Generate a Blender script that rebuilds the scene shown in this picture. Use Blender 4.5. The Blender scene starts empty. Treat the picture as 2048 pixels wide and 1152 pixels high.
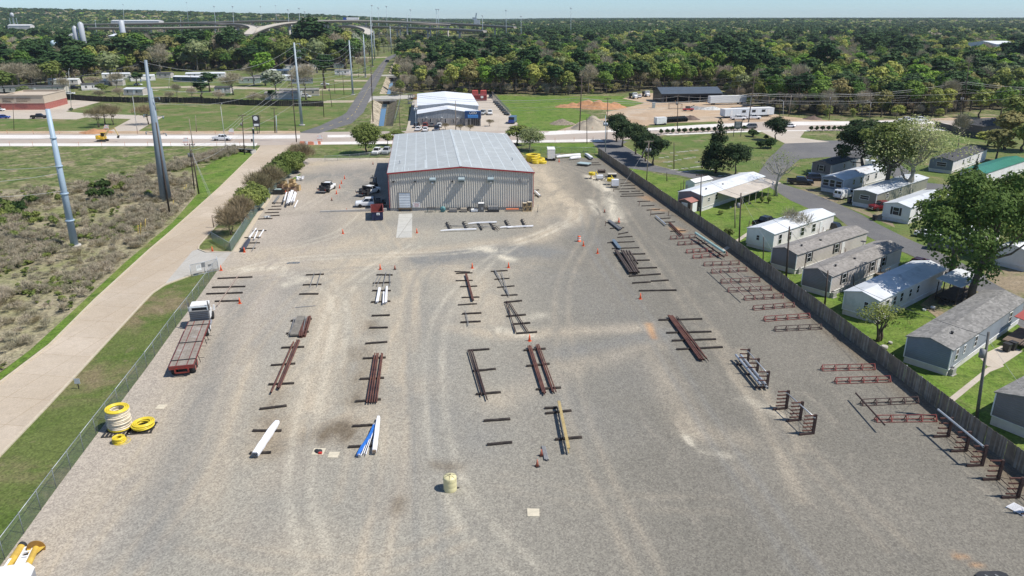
import bpy, bmesh, math, random
import numpy as np
from math import sin, cos, tan, atan, atan2, sqrt, pi, radians, hypot
from mathutils import Vector, Matrix, noise as mnoise
random.seed(7); RNG = np.random.RandomState(7)
C = bpy.context.scene.collection
F = 1480.0; H = 37.0; PITCH = atan((576-34)/F)
_cp, _sp = cos(PITCH), sin(PITCH)
def W(u, v, z=0.0):
    """a point of the survey photo turned into the point of the ground (height z) where it stands"""
    a = (u-1024)/F; b = (576-v)/F
    dy = _cp+b*_sp; dz = -_sp+b*_cp
    t = (z-H)/dz
    return Vector((a*t, dy*t, z))
def zat(v, y):
    b = (576-v)/F
    return H+(-_sp+b*_cp)/(_cp+b*_sp)*y
def at_y(u, v, y):
    b = (576-v)/F; t = y/(_cp+b*_sp)
    return Vector(((u-1024)/F*t, y, H+(-_sp+b*_cp)*t))
# ---------------------------------------------------------------- meshes
class MB:
    def __init__(s): s.v=[]; s.f=[]; s.m=[]; s.sm=[]; s.M=None
    def add(s, vs, fs, mi=0, smooth=False):
        o=len(s.v); s.v += [tuple(p) for p in vs]
        for f in fs: s.f.append([i+o for i in f]); s.m.append(mi); s.sm.append(smooth)
        return s
    def box(s, x0,x1,y0,y1,z0,z1, mi=0, rz=0, c=None):
        vs=[(x,y,z) for x in (x0,x1) for y in (y0,y1) for z in (z0,z1)]
        if rz:
            cx,cy=c if c else ((x0+x1)/2,(y0+y1)/2); k,q=cos(rz),sin(rz)
            vs=[(cx+(x-cx)*k-(y-cy)*q, cy+(x-cx)*q+(y-cy)*k, z) for x,y,z in vs]
        return s.add(vs,[(0,1,3,2),(4,6,7,5),(0,4,5,1),(2,3,7,6),(0,2,6,4),(1,5,7,3)],mi)
    def bar(s, p, q, w, h=None, mi=0, up=(0,0,1)):
        """rectangular bar from p to q, w wide, h high"""
        h=h or w; p=Vector(p); q=Vector(q); d=(q-p).normalized(); u=Vector(up)
        if abs(d.dot(u))>.99: u=Vector((1,0,0))
        a=d.cross(u).normalized(); b=a.cross(d).normalized()
        vs=[e+a*sx*w/2+b*sz*h/2 for e in (p,q) for sx,sz in ((-1,-1),(1,-1),(1,1),(-1,1))]
        return s.add(vs,[(0,1,2,3),(7,6,5,4),(0,4,5,1),(1,5,6,2),(2,6,7,3),(3,7,4,0)],mi)
    def tube(s, p, q, r0, r1=None, n=8, mi=0, caps=True):
        return s.path([p,q],[r0, r0 if r1 is None else r1],n,mi,caps)
    def path(s, pts, rs, n=6, mi=0, caps=True, closed=False):
        pts=[Vector(p) for p in pts]; k=len(pts)
        if not hasattr(rs,'__len__'): rs=[rs]*k
        vs=[]; a=None
        for i,p in enumerate(pts):
            if closed: d=pts[(i+1)%k]-pts[i-1]
            else: d=pts[min(i+1,k-1)]-pts[max(i-1,0)]
            d.normalize()
            if a is None:
                a=d.cross(Vector((0,0,1)))
                if a.length<.05: a=d.cross(Vector((0,1,0)))
            a=(a-d*a.dot(d)).normalized(); b=d.cross(a)
            for j in range(n):
                t=2*pi*j/n; vs.append(p+(a*cos(t)+b*sin(t))*rs[i])
        fs=[]
        for i in range(k if closed else k-1):
            i2=(i+1)%k
            for j in range(n): fs.append((i*n+j, i*n+(j+1)%n, i2*n+(j+1)%n, i2*n+j))
        s.add(vs,fs,mi,True)
        if caps and not closed:
            o=len(s.v)-len(vs); s.f.append([o+j for j in range(n)][::-1]); s.m.append(mi); s.sm.append(False)
            s.f.append([o+(k-1)*n+j for j in range(n)]); s.m.append(mi); s.sm.append(False)
        return s
    def hollow(s, p, q, r, t=None, n=12, mi=0, inner=None):
        """open pipe with a wall"""
        t=t or r*.14; p=Vector(p); q=Vector(q)
        d=(q-p).normalized(); a=d.cross(Vector((0,0,1)))
        if a.length<.05: a=d.cross(Vector((0,1,0)))
        a.normalize(); b=d.cross(a); vs=[]
        for e,rr in ((p,r),(q,r),(q,r-t),(p,r-t)):
            for j in range(n):
                x=2*pi*j/n; vs.append(e+(a*cos(x)+b*sin(x))*rr)
        fs=[]
        for i in range(4):
            for j in range(n): fs.append((i*n+j,i*n+(j+1)%n,((i+1)%4)*n+(j+1)%n,((i+1)%4)*n+j))
        return s.add(vs,fs,mi,False)
    def lathe(s, prof, n=16, c=(0,0,0), mi=0, axis='z', smooth=True):
        vs=[]; fs=[]
        for r,z in prof:
            for j in range(n):
                t=2*pi*j/n; x,y,w=r*cos(t),r*sin(t),z
                if axis=='y': x,y,w=x,w,y
                if axis=='x': x,y,w=w,x,y
                vs.append((c[0]+x,c[1]+y,c[2]+w))
        for i in range(len(prof)-1):
            for j in range(n): fs.append((i*n+j,i*n+(j+1)%n,(i+1)*n+(j+1)%n,(i+1)*n+j))
        s.add(vs,fs,mi,smooth); o=len(s.v)-len(vs)
        for i in (0,len(prof)-1):
            if prof[i][0]>1e-4:
                f=[o+i*n+j for j in range(n)]; s.f.append(f if i else f[::-1]); s.m.append(mi); s.sm.append(False)
        return s
    def loft(s, rings, mi=0, smooth=False, caps=True):
        n=len(rings[0]); vs=[p for r in rings for p in r]; fs=[]
        for i in range(len(rings)-1):
            for j in range(n): fs.append((i*n+j,i*n+(j+1)%n,(i+1)*n+(j+1)%n,(i+1)*n+j))
        if caps: fs.append(tuple(range(n))[::-1]); fs.append(tuple((len(rings)-1)*n+j for j in range(n)))
        return s.add(vs,fs,mi,smooth)
    def prism(s, poly, z0, z1, mi=0):
        n=len(poly); vs=[(p[0],p[1],z0) for p in poly]+[(p[0],p[1],z1) for p in poly]
        fs=[tuple(range(n))[::-1],tuple(range(n,2*n))]+[(i,(i+1)%n,n+(i+1)%n,n+i) for i in range(n)]
        return s.add(vs,fs,mi)
    def quad(s,*p,mi=0): return s.add(p,[tuple(range(len(p)))],mi)
    def mesh(s, name, mats):
        me=bpy.data.meshes.new(name); me.from_pydata(s.v,[],s.f)
        for m in (mats if isinstance(mats,(list,tuple)) else [mats]): me.materials.append(m)
        me.polygons.foreach_set('material_index',s.m); me.polygons.foreach_set('use_smooth',s.sm)
        me.update()
        bm=bmesh.new(); bm.from_mesh(me); bmesh.ops.recalc_face_normals(bm,faces=bm.faces)
        ng=[f for f in bm.faces if len(f.verts)>4]
        if ng: bmesh.ops.triangulate(bm,faces=ng)
        bm.to_mesh(me); bm.free(); return me
    def build(s, name, mats, parent=None, loc=None):
        o=bpy.data.objects.new(name, s.mesh(name,mats)); C.objects.link(o)
        if parent is not None: o.parent=parent
        if loc is not None: o.location=loc
        return o
def tag(o, label=None, cat=None, group=None, kind=None):
    if label: o['label']=label
    if cat: o['category']=cat
    if group: o['group']=group
    if kind: o['kind']=kind
    return o
def thing(name, label, cat, loc=(0,0,0), rz=0.0, group=None):
    o=bpy.data.objects.new(name,None); C.objects.link(o); o.empty_display_size=.3
    o.location=loc; o.rotation_euler=(0,0,rz); return tag(o,label,cat,group)
KIDS={}
def kids(o): return [c for c in C.objects if c.parent is o]
def copy_tree(o, loc=None, rz=None, label=None, scale=None, parent=None, _k=None):
    c=o.copy(); C.objects.link(c)
    if parent is not None: c.parent=parent
    if loc is not None: c.location=loc
    if rz is not None: c.rotation_euler=(0,0,rz)
    if scale is not None: c.scale=scale
    if label: c['label']=label
    for ch in list(o.children): copy_tree(ch,parent=c)
    return c
# ---------------------------------------------------------------- materials
def _new(name):
    m=bpy.data.materials.new(name); m.use_nodes=True; nt=m.node_tree; nt.nodes.clear()
    out=nt.nodes.new('ShaderNodeOutputMaterial'); b=nt.nodes.new('ShaderNodeBsdfPrincipled')
    nt.links.new(b.outputs[0],out.inputs[0]); return m,nt,b,out
def N(nt, t, **kw):
    n=nt.nodes.new('ShaderNode'+t)
    for k,v in kw.items():
        if k.startswith('_'): setattr(n,k[1:],v)
        else: n.inputs[k.replace('_',' ') if k.replace('_',' ') in n.inputs else k].default_value=v
    return n
def rgb(c): return (c[0],c[1],c[2],1)
def mixc(nt, fac, a, b, mode='MIX'):
    n=nt.nodes.new('ShaderNodeMix'); n.data_type='RGBA'; n.blend_type=mode
    for s,val in ((n.inputs[0],fac),(n.inputs[6],a),(n.inputs[7],b)):
        if hasattr(val,'is_linked') or hasattr(val,'links'): nt.links.new(val,s)
        elif isinstance(val,(int,float)): s.default_value=val
        else: s.default_value=rgb(val)
    return n.outputs[2]
def ramp(nt, src, p0, p1, c0=(0,0,0), c1=(1,1,1)):
    r=nt.nodes.new('ShaderNodeValToRGB'); r.color_ramp.elements[0].position=p0; r.color_ramp.elements[1].position=p1
    r.color_ramp.elements[0].color=rgb(c0); r.color_ramp.elements[1].color=rgb(c1); nt.links.new(src,r.inputs[0]); return r.outputs[0]
def noise(nt, scale, vec=None, detail=4, rough=.55, dist=0):
    n=N(nt,'TexNoise',Scale=scale,Detail=detail,Roughness=rough,Distortion=dist)
    if vec is not None: nt.links.new(vec,n.inputs['Vector'])
    return n
def pos(nt): return N(nt,'NewGeometry').outputs['Position']
def mapped(nt, vec, rot=0, scale=(1,1,1)):
    n=nt.nodes.new('ShaderNodeMapping'); n.inputs['Rotation'].default_value=(0,0,rot); n.inputs['Scale'].default_value=scale
    nt.links.new(vec,n.inputs[0]); return n.outputs[0]
def bump(nt, b, src, strength, dist=.05):
    n=N(nt,'Bump',Strength=strength,Distance=dist); nt.links.new(src,n.inputs['Height']); nt.links.new(n.outputs[0],b.inputs['Normal'])
MATS={}
def pm(name, col, rough=.6, var=.12, scale=2.5, metal=0.0, dirt=None, dscale=.6, damt=.5, bmp=0, spec=None):
    """painted / raw surface with uneven tone and optional dirt patches"""
    if name in MATS: return MATS[name]
    m,nt,b,_=_new(name); tc=N(nt,'TexCoord').outputs['Object']
    n=noise(nt,scale,tc,5); lo=[c*(1-var) for c in col]; hi=[min(1,c*(1+var)) for c in col]
    c=mixc(nt,ramp(nt,n.outputs[0],.3,.7),lo,hi)
    if dirt:
        n2=noise(nt,dscale,tc,6,.65); k=ramp(nt,n2.outputs[0],.62-damt*.3,.78-damt*.1); c=mixc(nt,k,c,dirt)
    nt.links.new(c,b.inputs['Base Color']); b.inputs['Roughness'].default_value=rough; b.inputs['Metallic'].default_value=metal
    if spec is not None: b.inputs['Specular IOR Level'].default_value=spec
    if bmp: bump(nt,b,n.outputs[0],bmp)
    MATS[name]=m; return m
def glassm():
    if 'glass' in MATS: return MATS['glass']
    m,nt,b,_=_new('window_glass'); b.inputs['Base Color'].default_value=(.018,.022,.027,1); b.inputs['Roughness'].default_value=.08
    MATS['glass']=m; return m
def ribm(name, col, period=.3, axis=0, rough=.45, amt=.5, metal=0.0, streak=None):
    """sheet metal cladding: ribs by bump and a slight tone step, faint streaks"""
    m,nt,b,_=_new(name); tc=N(nt,'TexCoord').outputs['Object']
    sep=N(nt,'SeparateXYZ'); nt.links.new(tc,sep.inputs[0])
    mu=N(nt,'Math',_operation='MULTIPLY'); nt.links.new(sep.outputs[axis],mu.inputs[0]); mu.inputs[1].default_value=2*pi/period
    si=N(nt,'Math',_operation='SINE'); nt.links.new(mu.outputs[0],si.inputs[0])
    n=noise(nt,.5,mapped(nt,tc,0,(1,1,.15) if axis<2 else (1,1,1)),5,.6)
    c=mixc(nt,ramp(nt,n.outputs[0],.3,.7),[x*.88 for x in col],[min(1,x*1.08) for x in col])
    if streak: c=mixc(nt,ramp(nt,noise(nt,.35,tc,6,.7).outputs[0],.55,.75),c,streak)
    nt.links.new(c,b.inputs['Base Color']); b.inputs['Roughness'].default_value=rough; b.inputs['Metallic'].default_value=metal
    bump(nt,b,si.outputs[0],amt,.04); MATS[name]=m; return m
def speckle(name, cols, weights, fine=8.0, rough=.95, big=.12, amp=.25, bmp=.5, joints=None, extra=None):
    """mineral / vegetal ground: several tones mixed by noise, fine grains"""
    m,nt,b,_=_new(name); p=pos(nt)
    c=None
    for i,(col,(sc,lo,hi)) in enumerate(zip(cols,weights)):
        if c is None: c=mixc(nt,0.0,col,col)
        else: c=mixc(nt,ramp(nt,noise(nt,sc,p,6,.62,.4).outputs[0],lo,hi),c,col)
    vo=N(nt,'TexVoronoi',Scale=fine); nt.links.new(p,vo.inputs['Vector'])
    bw=N(nt,'RGBToBW'); nt.links.new(vo.outputs['Color'],bw.inputs[0])
    g=ramp(nt,bw.outputs[0],.1,.9,(1-amp,)*3,(1+amp*.8,)*3)
    c=mixc(nt,1.0,c,g,'MULTIPLY')
    n3=noise(nt,fine*.12,p,5,.7); c=mixc(nt,1.0,c,ramp(nt,n3.outputs[0],.25,.75,(1-amp*.5,)*3,(1+amp*.4,)*3),'MULTIPLY')
    if joints:
        rot,sx,sy,jc=joints
        br=N(nt,'TexBrick',Scale=1.0,Mortar_Size=.035,Row_Height=sy,Brick_Width=sx); br.offset=0
        br.inputs['Color1'].default_value=(1,1,1,1); br.inputs['Color2'].default_value=(.93,.93,.93,1); br.inputs['Mortar'].default_value=rgb(jc)
        nt.links.new(mapped(nt,p,rot),br.inputs['Vector']); c=mixc(nt,1.0,c,br.outputs[0],'MULTIPLY')
    nt.links.new(c,b.inputs['Base Color']); b.inputs['Roughness'].default_value=rough; b.inputs['Specular IOR Level'].default_value=.25
    if bmp: bump(nt,b,bw.outputs[0],bmp,.04)
    MATS[name]=m; return m
def leafm(name, col, col2, trans=.25):
    m,nt,b,out=_new(name); tc=N(nt,'TexCoord').outputs['Object']; oi=N(nt,'ObjectInfo')
    n=noise(nt,.55,tc,3); c=mixc(nt,ramp(nt,n.outputs[0],.35,.65),col,col2)
    hs=N(nt,'HueSaturation'); nt.links.new(c,hs.inputs['Color'])
    mr=N(nt,'MapRange'); nt.links.new(oi.outputs['Random'],mr.inputs[0]); mr.inputs[3].default_value=.485; mr.inputs[4].default_value=.515
    mv=N(nt,'MapRange'); nt.links.new(oi.outputs['Random'],mv.inputs[0]); mv.inputs[3].default_value=1.25; mv.inputs[4].default_value=.8
    nt.links.new(mr.outputs[0],hs.inputs['Hue']); nt.links.new(mv.outputs[0],hs.inputs['Value'])
    nt.links.new(hs.outputs[0],b.inputs['Base Color']); b.inputs['Roughness'].default_value=.75; b.inputs['Specular IOR Level'].default_value=.15
    if trans:
        t=N(nt,'BsdfTranslucent'); nt.links.new(hs.outputs[0],t.inputs[0]); ms=N(nt,'MixShader'); ms.inputs[0].default_value=trans
        nt.links.new(b.outputs[0],ms.inputs[1]); nt.links.new(t.outputs[0],ms.inputs[2]); nt.links.new(ms.outputs[0],out.inputs[0])
    MATS[name]=m; return m
# ---------------------------------------------------------------- world, sun, camera
sc=bpy.context.scene
S=Vector((.66,-.17,1.0)).normalized(); ELEV=math.asin(S.z); AZ=atan2(S.x,S.y)
w=bpy.data.worlds.new('World'); sc.world=w; w.use_nodes=True; nt=w.node_tree; nt.nodes.clear()
sky=nt.nodes.new('ShaderNodeTexSky'); sky.sky_type='NISHITA'; sky.sun_disc=False; sky.sun_elevation=ELEV; sky.sun_rotation=AZ
sky.altitude=100; sky.air_density=1.0; sky.dust_density=.0; sky.ozone_density=3.0
bg=nt.nodes.new('ShaderNodeBackground'); bg.inputs[1].default_value=.088
wo=nt.nodes.new('ShaderNodeOutputWorld'); 
_g=N(nt,'NewGeometry'); _s=N(nt,'SeparateXYZ'); nt.links.new(_g.outputs['Incoming'],_s.inputs[0]); _r=N(nt,'MapRange'); _r.inputs[1].default_value=-.45; _r.inputs[2].default_value=0
nt.links.new(_s.outputs[2],_r.inputs[0]); nt.links.new(mixc(nt,_r.outputs[0],sky.outputs[0],mixc(nt,1.0,sky.outputs[0],(.62,.875,1.27),'MULTIPLY')),bg.inputs[0]); nt.links.new(bg.outputs[0],wo.inputs[0])
ld=bpy.data.lights.new('sun','SUN'); ld.energy=4.2; ld.angle=radians(.55); ld.color=(1,.95,.87)
lo=bpy.data.objects.new('sun',ld); C.objects.link(lo); lo.rotation_euler=S.to_track_quat('Z','Y').to_euler(); lo.location=(0,0,80)
cd=bpy.data.cameras.new('camera'); cam=bpy.data.objects.new('camera',cd); C.objects.link(cam)
cam.location=(0,0,H); cam.rotation_euler=(pi/2-PITCH,0,0); cd.sensor_width=36; cd.lens=F/2048*36; cd.clip_start=.5; cd.clip_end=30000
sc.camera=cam
sc.view_settings.view_transform='Standard'; sc.view_settings.look='None'; sc.view_settings.exposure=.32; sc.view_settings.gamma=1
# ================================================================ ground materials
G_FIELD=speckle('grass_wild',[(.135,.165,.05),(.20,.19,.09),(.085,.125,.03),(.27,.23,.14)],[(1,0,1),(.09,.45,.6),(.3,.48,.6),(.16,.54,.62)],fine=1.6,amp=.4)
G_LAWN=speckle('grass_lawn',[(.115,.165,.04),(.17,.175,.065),(.08,.135,.025),(.25,.205,.115)],[(1,0,1),(.06,.42,.58),(.25,.48,.64),(.11,.56,.66)],fine=4.5,amp=.22)
G_BRIGHT=speckle('grass_bright',[(.12,.20,.028),(.165,.21,.05),(.06,.12,.015),(.23,.19,.1)],[(1,0,1),(.1,.42,.62),(.35,.5,.68),(.07,.63,.75)],fine=5,amp=.32)
G_VERGE=speckle('grass_verge',[(.115,.145,.04),(.20,.165,.09),(.085,.13,.025),(.24,.19,.12)],[(1,0,1),(.09,.46,.62),(.16,.5,.65),(.22,.6,.72)],fine=6,amp=.34)
G_SCRUB=speckle('scrub_soil',[(.30,.265,.175),(.20,.21,.085),(.36,.315,.22),(.17,.17,.08)],[(1,0,1),(.045,.45,.62),(.13,.52,.7),(.09,.58,.7)],fine=3,amp=.4)
G_ROADC=speckle('road_concrete',[(.50,.42,.325),(.54,.46,.37),(.45,.37,.28),(.47,.395,.31)],[(1,0,1),(.08,.4,.62),(.03,.47,.6),(.5,.52,.68)],fine=9,amp=.1,bmp=.1,joints=(radians(8.2),4.1,5.0,(.74,.70,.64)))
G_APRON=speckle('apron_concrete',[(.47,.45,.41),(.42,.39,.34),(.5,.48,.45)],[(1,0,1),(.15,.5,.7),(.6,.55,.75)],fine=9,amp=.07,bmp=.1,joints=(radians(8),4.0,4.0,(.75,.72,.68)))
G_WHITE=speckle('new_concrete',[(.72,.69,.65),(.62,.58,.53),(.76,.74,.71)],[(1,0,1),(.1,.5,.7),(.5,.55,.75)],fine=7,amp=.05,bmp=.05,joints=(0,5.0,9.0,(.8,.78,.75)))
G_HWY=speckle('highway_surface',[(.42,.36,.31),(.36,.28,.22),(.48,.43,.38)],[(1,0,1),(.05,.5,.7),(.3,.55,.75)],fine=6,amp=.08,bmp=.05)
G_ASPH=speckle('asphalt',[(.145,.143,.145),(.175,.17,.165),(.12,.12,.122)],[(1,0,1),(.12,.45,.65),(.5,.55,.75)],fine=9,amp=.16,bmp=.1)
G_LOT=speckle('parking_concrete',[(.50,.44,.37),(.44,.38,.31),(.54,.49,.43)],[(1,0,1),(.1,.5,.7),(.4,.55,.75)],fine=7,amp=.06,bmp=.05,joints=(0,5.0,5.0,(.85,.82,.78)))
G_DIRT=speckle('bare_dirt',[(.48,.36,.245),(.40,.285,.19),(.52,.43,.33),(.36,.30,.235)],[(1,0,1),(.05,.45,.65),(.09,.5,.68),(.03,.55,.7)],fine=4,amp=.16)
G_DUST=speckle('dusty_path',[(.42,.36,.27),(.34,.29,.2),(.25,.24,.12)],[(1,0,1),(.2,.5,.7),(.12,.6,.75)],fine=5,amp=.15)
G_PARKSOIL=speckle('park_yard_soil',[(.27,.215,.145),(.11,.15,.04),(.34,.28,.2)],[(1,0,1),(.12,.45,.6),(.25,.55,.7)],fine=5,amp=.25)  # brown soil mottled with grass and paler earth

def poly(name, px, z, mat, kind='structure', world=False, label=None):
    pts=[Vector(p) if world else W(*p) for p in px]
    bm=bmesh.new(); vs=[bm.verts.new((p.x,p.y,z)) for p in pts]; f=bm.faces.new(vs); f.normal_update()
    if f.normal.z<0: f.normal_flip()
    bmesh.ops.triangulate(bm,faces=[f]); me=bpy.data.meshes.new(name); bm.to_mesh(me); bm.free(); me.materials.append(mat)
    o=bpy.data.objects.new(name,me); C.objects.link(o); tag(o,kind=kind); return o
L=.004
# ---- height of the far country
_AU=[(-400,46),(0,44),(300,36),(500,27),(600,26),(680,18),(780,8),(850,1),(1030,0),(1100,5),(1400,8),(2048,9),(2600,9)]
def hz(x,y):
    if y<1400: return 0.0
    u=1024+x/(y*.94)*F; a=_AU[0][1]
    for (u0,a0),(u1,a1) in zip(_AU,_AU[1:]):
        if u0<=u<u1: a=a0+(a1-a0)*(u-u0)/(u1-u0)
    if u>=_AU[-1][0]: a=_AU[-1][1]
    t=min(1,max(0,(y-1400)/1500)); t=t*t*(3-2*t)
    return t*a*(1+.25*mnoise.noise(Vector((x/700,y/900,3))))
# ---- ditches cut into the ground sheet
DITCH=[([(741,252),(742,237),(745,212),(748,199)],[(786,252),(788,240),(793,212),(796,199)]),
       ([(759,188),(766,170),(773,152)],[(794,188),(797,170),(799,153)]),
       ([(777,147),(782,134),(790,122),(796,115)],[(799,147),(801,134),(804,123),(806,116)])]
M_BANK=speckle('bank_concrete',[(.44,.38,.29),(.22,.19,.14),(.36,.31,.22),(.12,.13,.06)],[(1,0,1),(.3,.5,.62),(.8,.5,.7),(.12,.6,.72)],fine=1.2,amp=.3,bmp=.4)
M_MUD=speckle('ditch_bed',[(.16,.13,.09),(.10,.11,.05),(.28,.25,.2)],[(1,0,1),(.4,.45,.6),(1.1,.55,.7)],fine=2,amp=.4)
mw,nt,b,_=_new('ditch_water'); b.inputs['Base Color'].default_value=(.05,.09,.12,1); b.inputs['Roughness'].default_value=.06
bump(nt,b,noise(nt,1.2,pos(nt),3).outputs[0],.15)
bm=bmesh.new(); edges=[]
def loop(pts):
    vs=[bm.verts.new((p[0],p[1],0)) for p in pts]
    for i in range(len(vs)): edges.append(bm.edges.new((vs[i],vs[(i+1)%len(vs)])))
loop([(-9000,-300),(9000,-300),(9000,1400),(-9000,1400)])
for Ls,Rs in DITCH: loop([W(*p) for p in Ls]+[W(*p) for p in Rs[::-1]])
bmesh.ops.triangle_fill(bm,edges=edges,use_beauty=True)
for f in bm.faces:
    f.normal_update()
    if f.normal.z<0: f.normal_flip()
xs=list(np.linspace(-16000,16000,81)); ys=[1400,1550,1700,1850,2000,2200,2400,2700,3000,3500,4200,5000,6500,9000,13000,18000]
grid=[[bm.verts.new((x,y,hz(x,y)-(.0 if y<9000 else (y-9000)*.002))) for x in xs] for y in ys]
for j in range(len(ys)-1):
    for i in range(len(xs)-1): bm.faces.new((grid[j][i],grid[j][i+1],grid[j+1][i+1],grid[j+1][i]))
me=bpy.data.meshes.new('ground'); bm.to_mesh(me); bm.free(); me.materials.append(G_FIELD)
o=bpy.data.objects.new('ground',me); C.objects.link(o); tag(o,kind='structure')
for k,(Ls,Rs) in enumerate(DITCH):
    a=[W(*p) for p in Ls]; d=[W(*p) for p in Rs]; m=MB(); bed=MB(); wt=MB()
    dn=Vector((0,0,-2.3)); wz=Vector((0,0,.25))
    b1=[p.lerp(q,.34)+dn for p,q in zip(a,d)]; b2=[p.lerp(q,.62)+dn for p,q in zip(a,d)]
    for i in range(len(a)-1):
        m.quad(a[i],a[i+1],b1[i+1],b1[i]); bed.quad(b1[i],b1[i+1],b2[i+1],b2[i]); bed.quad(b2[i],b2[i+1],d[i+1],d[i])
        w1=[b1[j].lerp(b2[j],-.02)+wz for j in (i,i+1)]; w2=[b1[j].lerp(b2[j],.75)+wz for j in (i,i+1)]
        wt.quad(w1[0],w1[1],w2[1],w2[0])
    for i in (0,-1): m.quad(a[i],b1[i],b2[i],d[i])
    tag(m.build('ditch_bank',M_BANK),kind='structure'); tag(bed.build('ditch_bed',M_MUD),kind='structure')
    tag(wt.build('ditch_water',mw),kind='structure')
# ---- grass sheets
poly('lawn',[(-700,212),(480,212),(700,212),(735,200),(700,222),(684,231),(640,251),(606,262),(480,266),(0,264),(-700,262)],L,G_LAWN)
poly('lawn',[(697,300),(605,322),(585,330),(560,352),(540,372),(470,470),(398,500),(405,505),(465,503),(506,436),(560,372),(590,345),(606,325),(690,320),(778,311),(778,287),(625,289),(612,296)],L,G_LAWN)
poly('verge',[(-60,800),(0,760),(100,684),(180,614),(281,513),(339,466),(440,375),(515,301),(512,297),(480,302),(430,322),(390,345),(395,388),(345,445),(250,525),(150,618),(60,700),(-60,790),(-60,800)][:-1],2*L,G_BRIGHT)
poly('verge',[(-60,960),(93,817),(292,602),(306,588),(330,572),(383,553),(437,540),(388,607),(352,654),(294,735),(237,811),(168,903),(113,977),(48,1067),(10,1119),(-60,1210),(-200,1150)],L,G_VERGE)
poly('meadow',[(-700,294),(0,293),(480,292),(505,297),(480,302),(430,322),(390,345),(300,345),(220,358),(120,374),(0,380),(-700,420)],L,G_FIELD)
poly('scrub_field',[(-700,420),(0,380),(120,374),(220,358),(300,345),(392,345),(395,388),(345,445),(250,525),(150,618),(60,700),(-60,792),(-300,950),(-900,1000)],2*L,G_SCRUB)
poly('lawn',[(1062,287),(1186,286),(1197,306),(1062,306)],2*L,G_BRIGHT)
poly('cemetery_lawn',[(1243,288),(1310,275),(1480,264),(1560,266),(1640,273),(1560,300),(1537,318),(1515,349),(1480,356),(1420,352),(1351,341),(1306,330),(1284,313)],2*L,G_LAWN)
poly('meadow',[(995,190),(1060,193),(1240,192),(1300,200),(1270,212),(1180,214),(1130,212),(1200,236),(1150,262),(1065,264),(1020,248)],L,G_BRIGHT)
poly('park_lawn',[(1256,334),(1330,352),(1460,370),(1515,375),(1542,373),(1624,421),(1701,457),(1816,510),(1950,580),(2048,640),(2400,800),(2400,1250),(2300,1140),(2048,950),(1937,868),(1805,762),(1663,652),(1512,535),(1460,496),(1362,427),(1291,377)],L,G_BRIGHT)
poly('park_lawn',[(1556,366),(1625,387),(1679,409),(1720,428),(1756,448),(1816,478),(1898,513),(1990,570),(2100,640),(2400,760),(2400,300),(2048,280),(1760,262),(1655,268),(1700,300),(1660,318),(1600,318),(1562,345)],L,G_LAWN)
# ---- pavements, roads
poly('road',[(-120,860),(0,766),(100,690),(190,600),(299,500),(339,466),(440,375),(515,301),(521,290),(512,284),(640,284),(585,287),(575,300),(520,366),(430,455),(396,493),(400,500),(465,504),(462,507),(437,538),(383,551),(330,570),(306,585),(292,600),(93,815),(0,912),(-150,1080)],3*L,G_ROADC)
poly('driveway_apron',[(383,550),(437,537),(462,506),(465,504),(412,505),(398,498),(385,502),(318,582),(330,568)],4*L,G_APRON)
hw_up=[(-900,265),(0,266),(480,267),(640,264),(850,262),(1100,262),(1310,253),(1500,244),(1700,242),(1900,236),(2048,233),(2500,228)]
hw_lo=[(-900,293),(0,292),(480,291),(620,290),(850,287),(1100,285),(1210,284),(1330,270),(1480,263),(1650,262),(1900,262),(2048,262),(2500,262)]
poly('highway',hw_up+hw_lo[::-1],4*L,G_HWY)
poly('highway_lane',[(-900,270),(0,270),(480,271),(600,270),(600,277),(480,278),(0,277),(-900,277)],5*L,G_WHITE)
poly('highway_lane',[(-900,287),(0,287),(480,286),(515,286),(512,292),(0,292.5),(-900,294)],5*L,G_WHITE)
poly('highway_lane',[(655,270),(850,268),(1095,265),(1100,262.5),(1310,253),(1500,245.5),(1500,251),(1320,260),(1200,265),(1100,270),(850,273),(655,275)],5*L,G_WHITE)
poly('highway_lane',[(640,284),(850,282),(1100,280),(1200,278),(1208,283.5),(1100,285),(850,287),(640,289)],5*L,G_WHITE)
poly('highway_lane',[(1325,268),(1480,262),(1620,260),(1620,262.5),(1480,264.5),(1335,270.5)],5*L,G_WHITE)
poly('highway_lane',[(1560,243.5),(1700,243),(1840,240),(1900,248),(1700,250),(1560,251)],5*L,G_WHITE)
poly('highway_lane',[(1790,256),(2048,254),(2300,254),(2300,259),(2048,260),(1790,262)],5*L,G_WHITE)
poly('side_street',[(600,266),(606,263),(640,251.5),(684,231),(693,225),(709,200),(724,177),(742,152),(758,131),(773,115),(790,108),(806,102),(812,103),(797,110),(779,120),(773,129),(764,149),(751,175),(739,199),(727,225),(703,247),(637,267)],6*L,G_ASPH)
poly('culvert_road',[(741,193),(800,189.5),(830,190),(830,197),(795,198),(748,198.5),(735,206)],5*L,G_APRON)
poly('culvert_road',[(752,150),(800,148.5),(800,151.5),(765,152)],5*L,G_APRON)
poly('parking_lot',[(-700,238),(-60,238),(100,238),(156,239),(170,235),(262,238),(226,257),(190,266),(190,271),(275,271),(272,265),(300,248),(330,232),(300,232),(269,230),(175,227),(131,223),(200,204),(150,200),(-60,214),(-700,214)],5*L,G_LOT)
poly('traffic_island',[(150,239.5),(170,235),(262,238),(226,256),(190,264),(100,266),(0,265),(-500,264),(-500,240),(0,240)],6*L,G_LAWN)
poly('parking_lot',[(812,262),(815,251),(826,200),(962,186),(985,188),(1020,226),(1046,262)],3*L,G_LOT)
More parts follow.
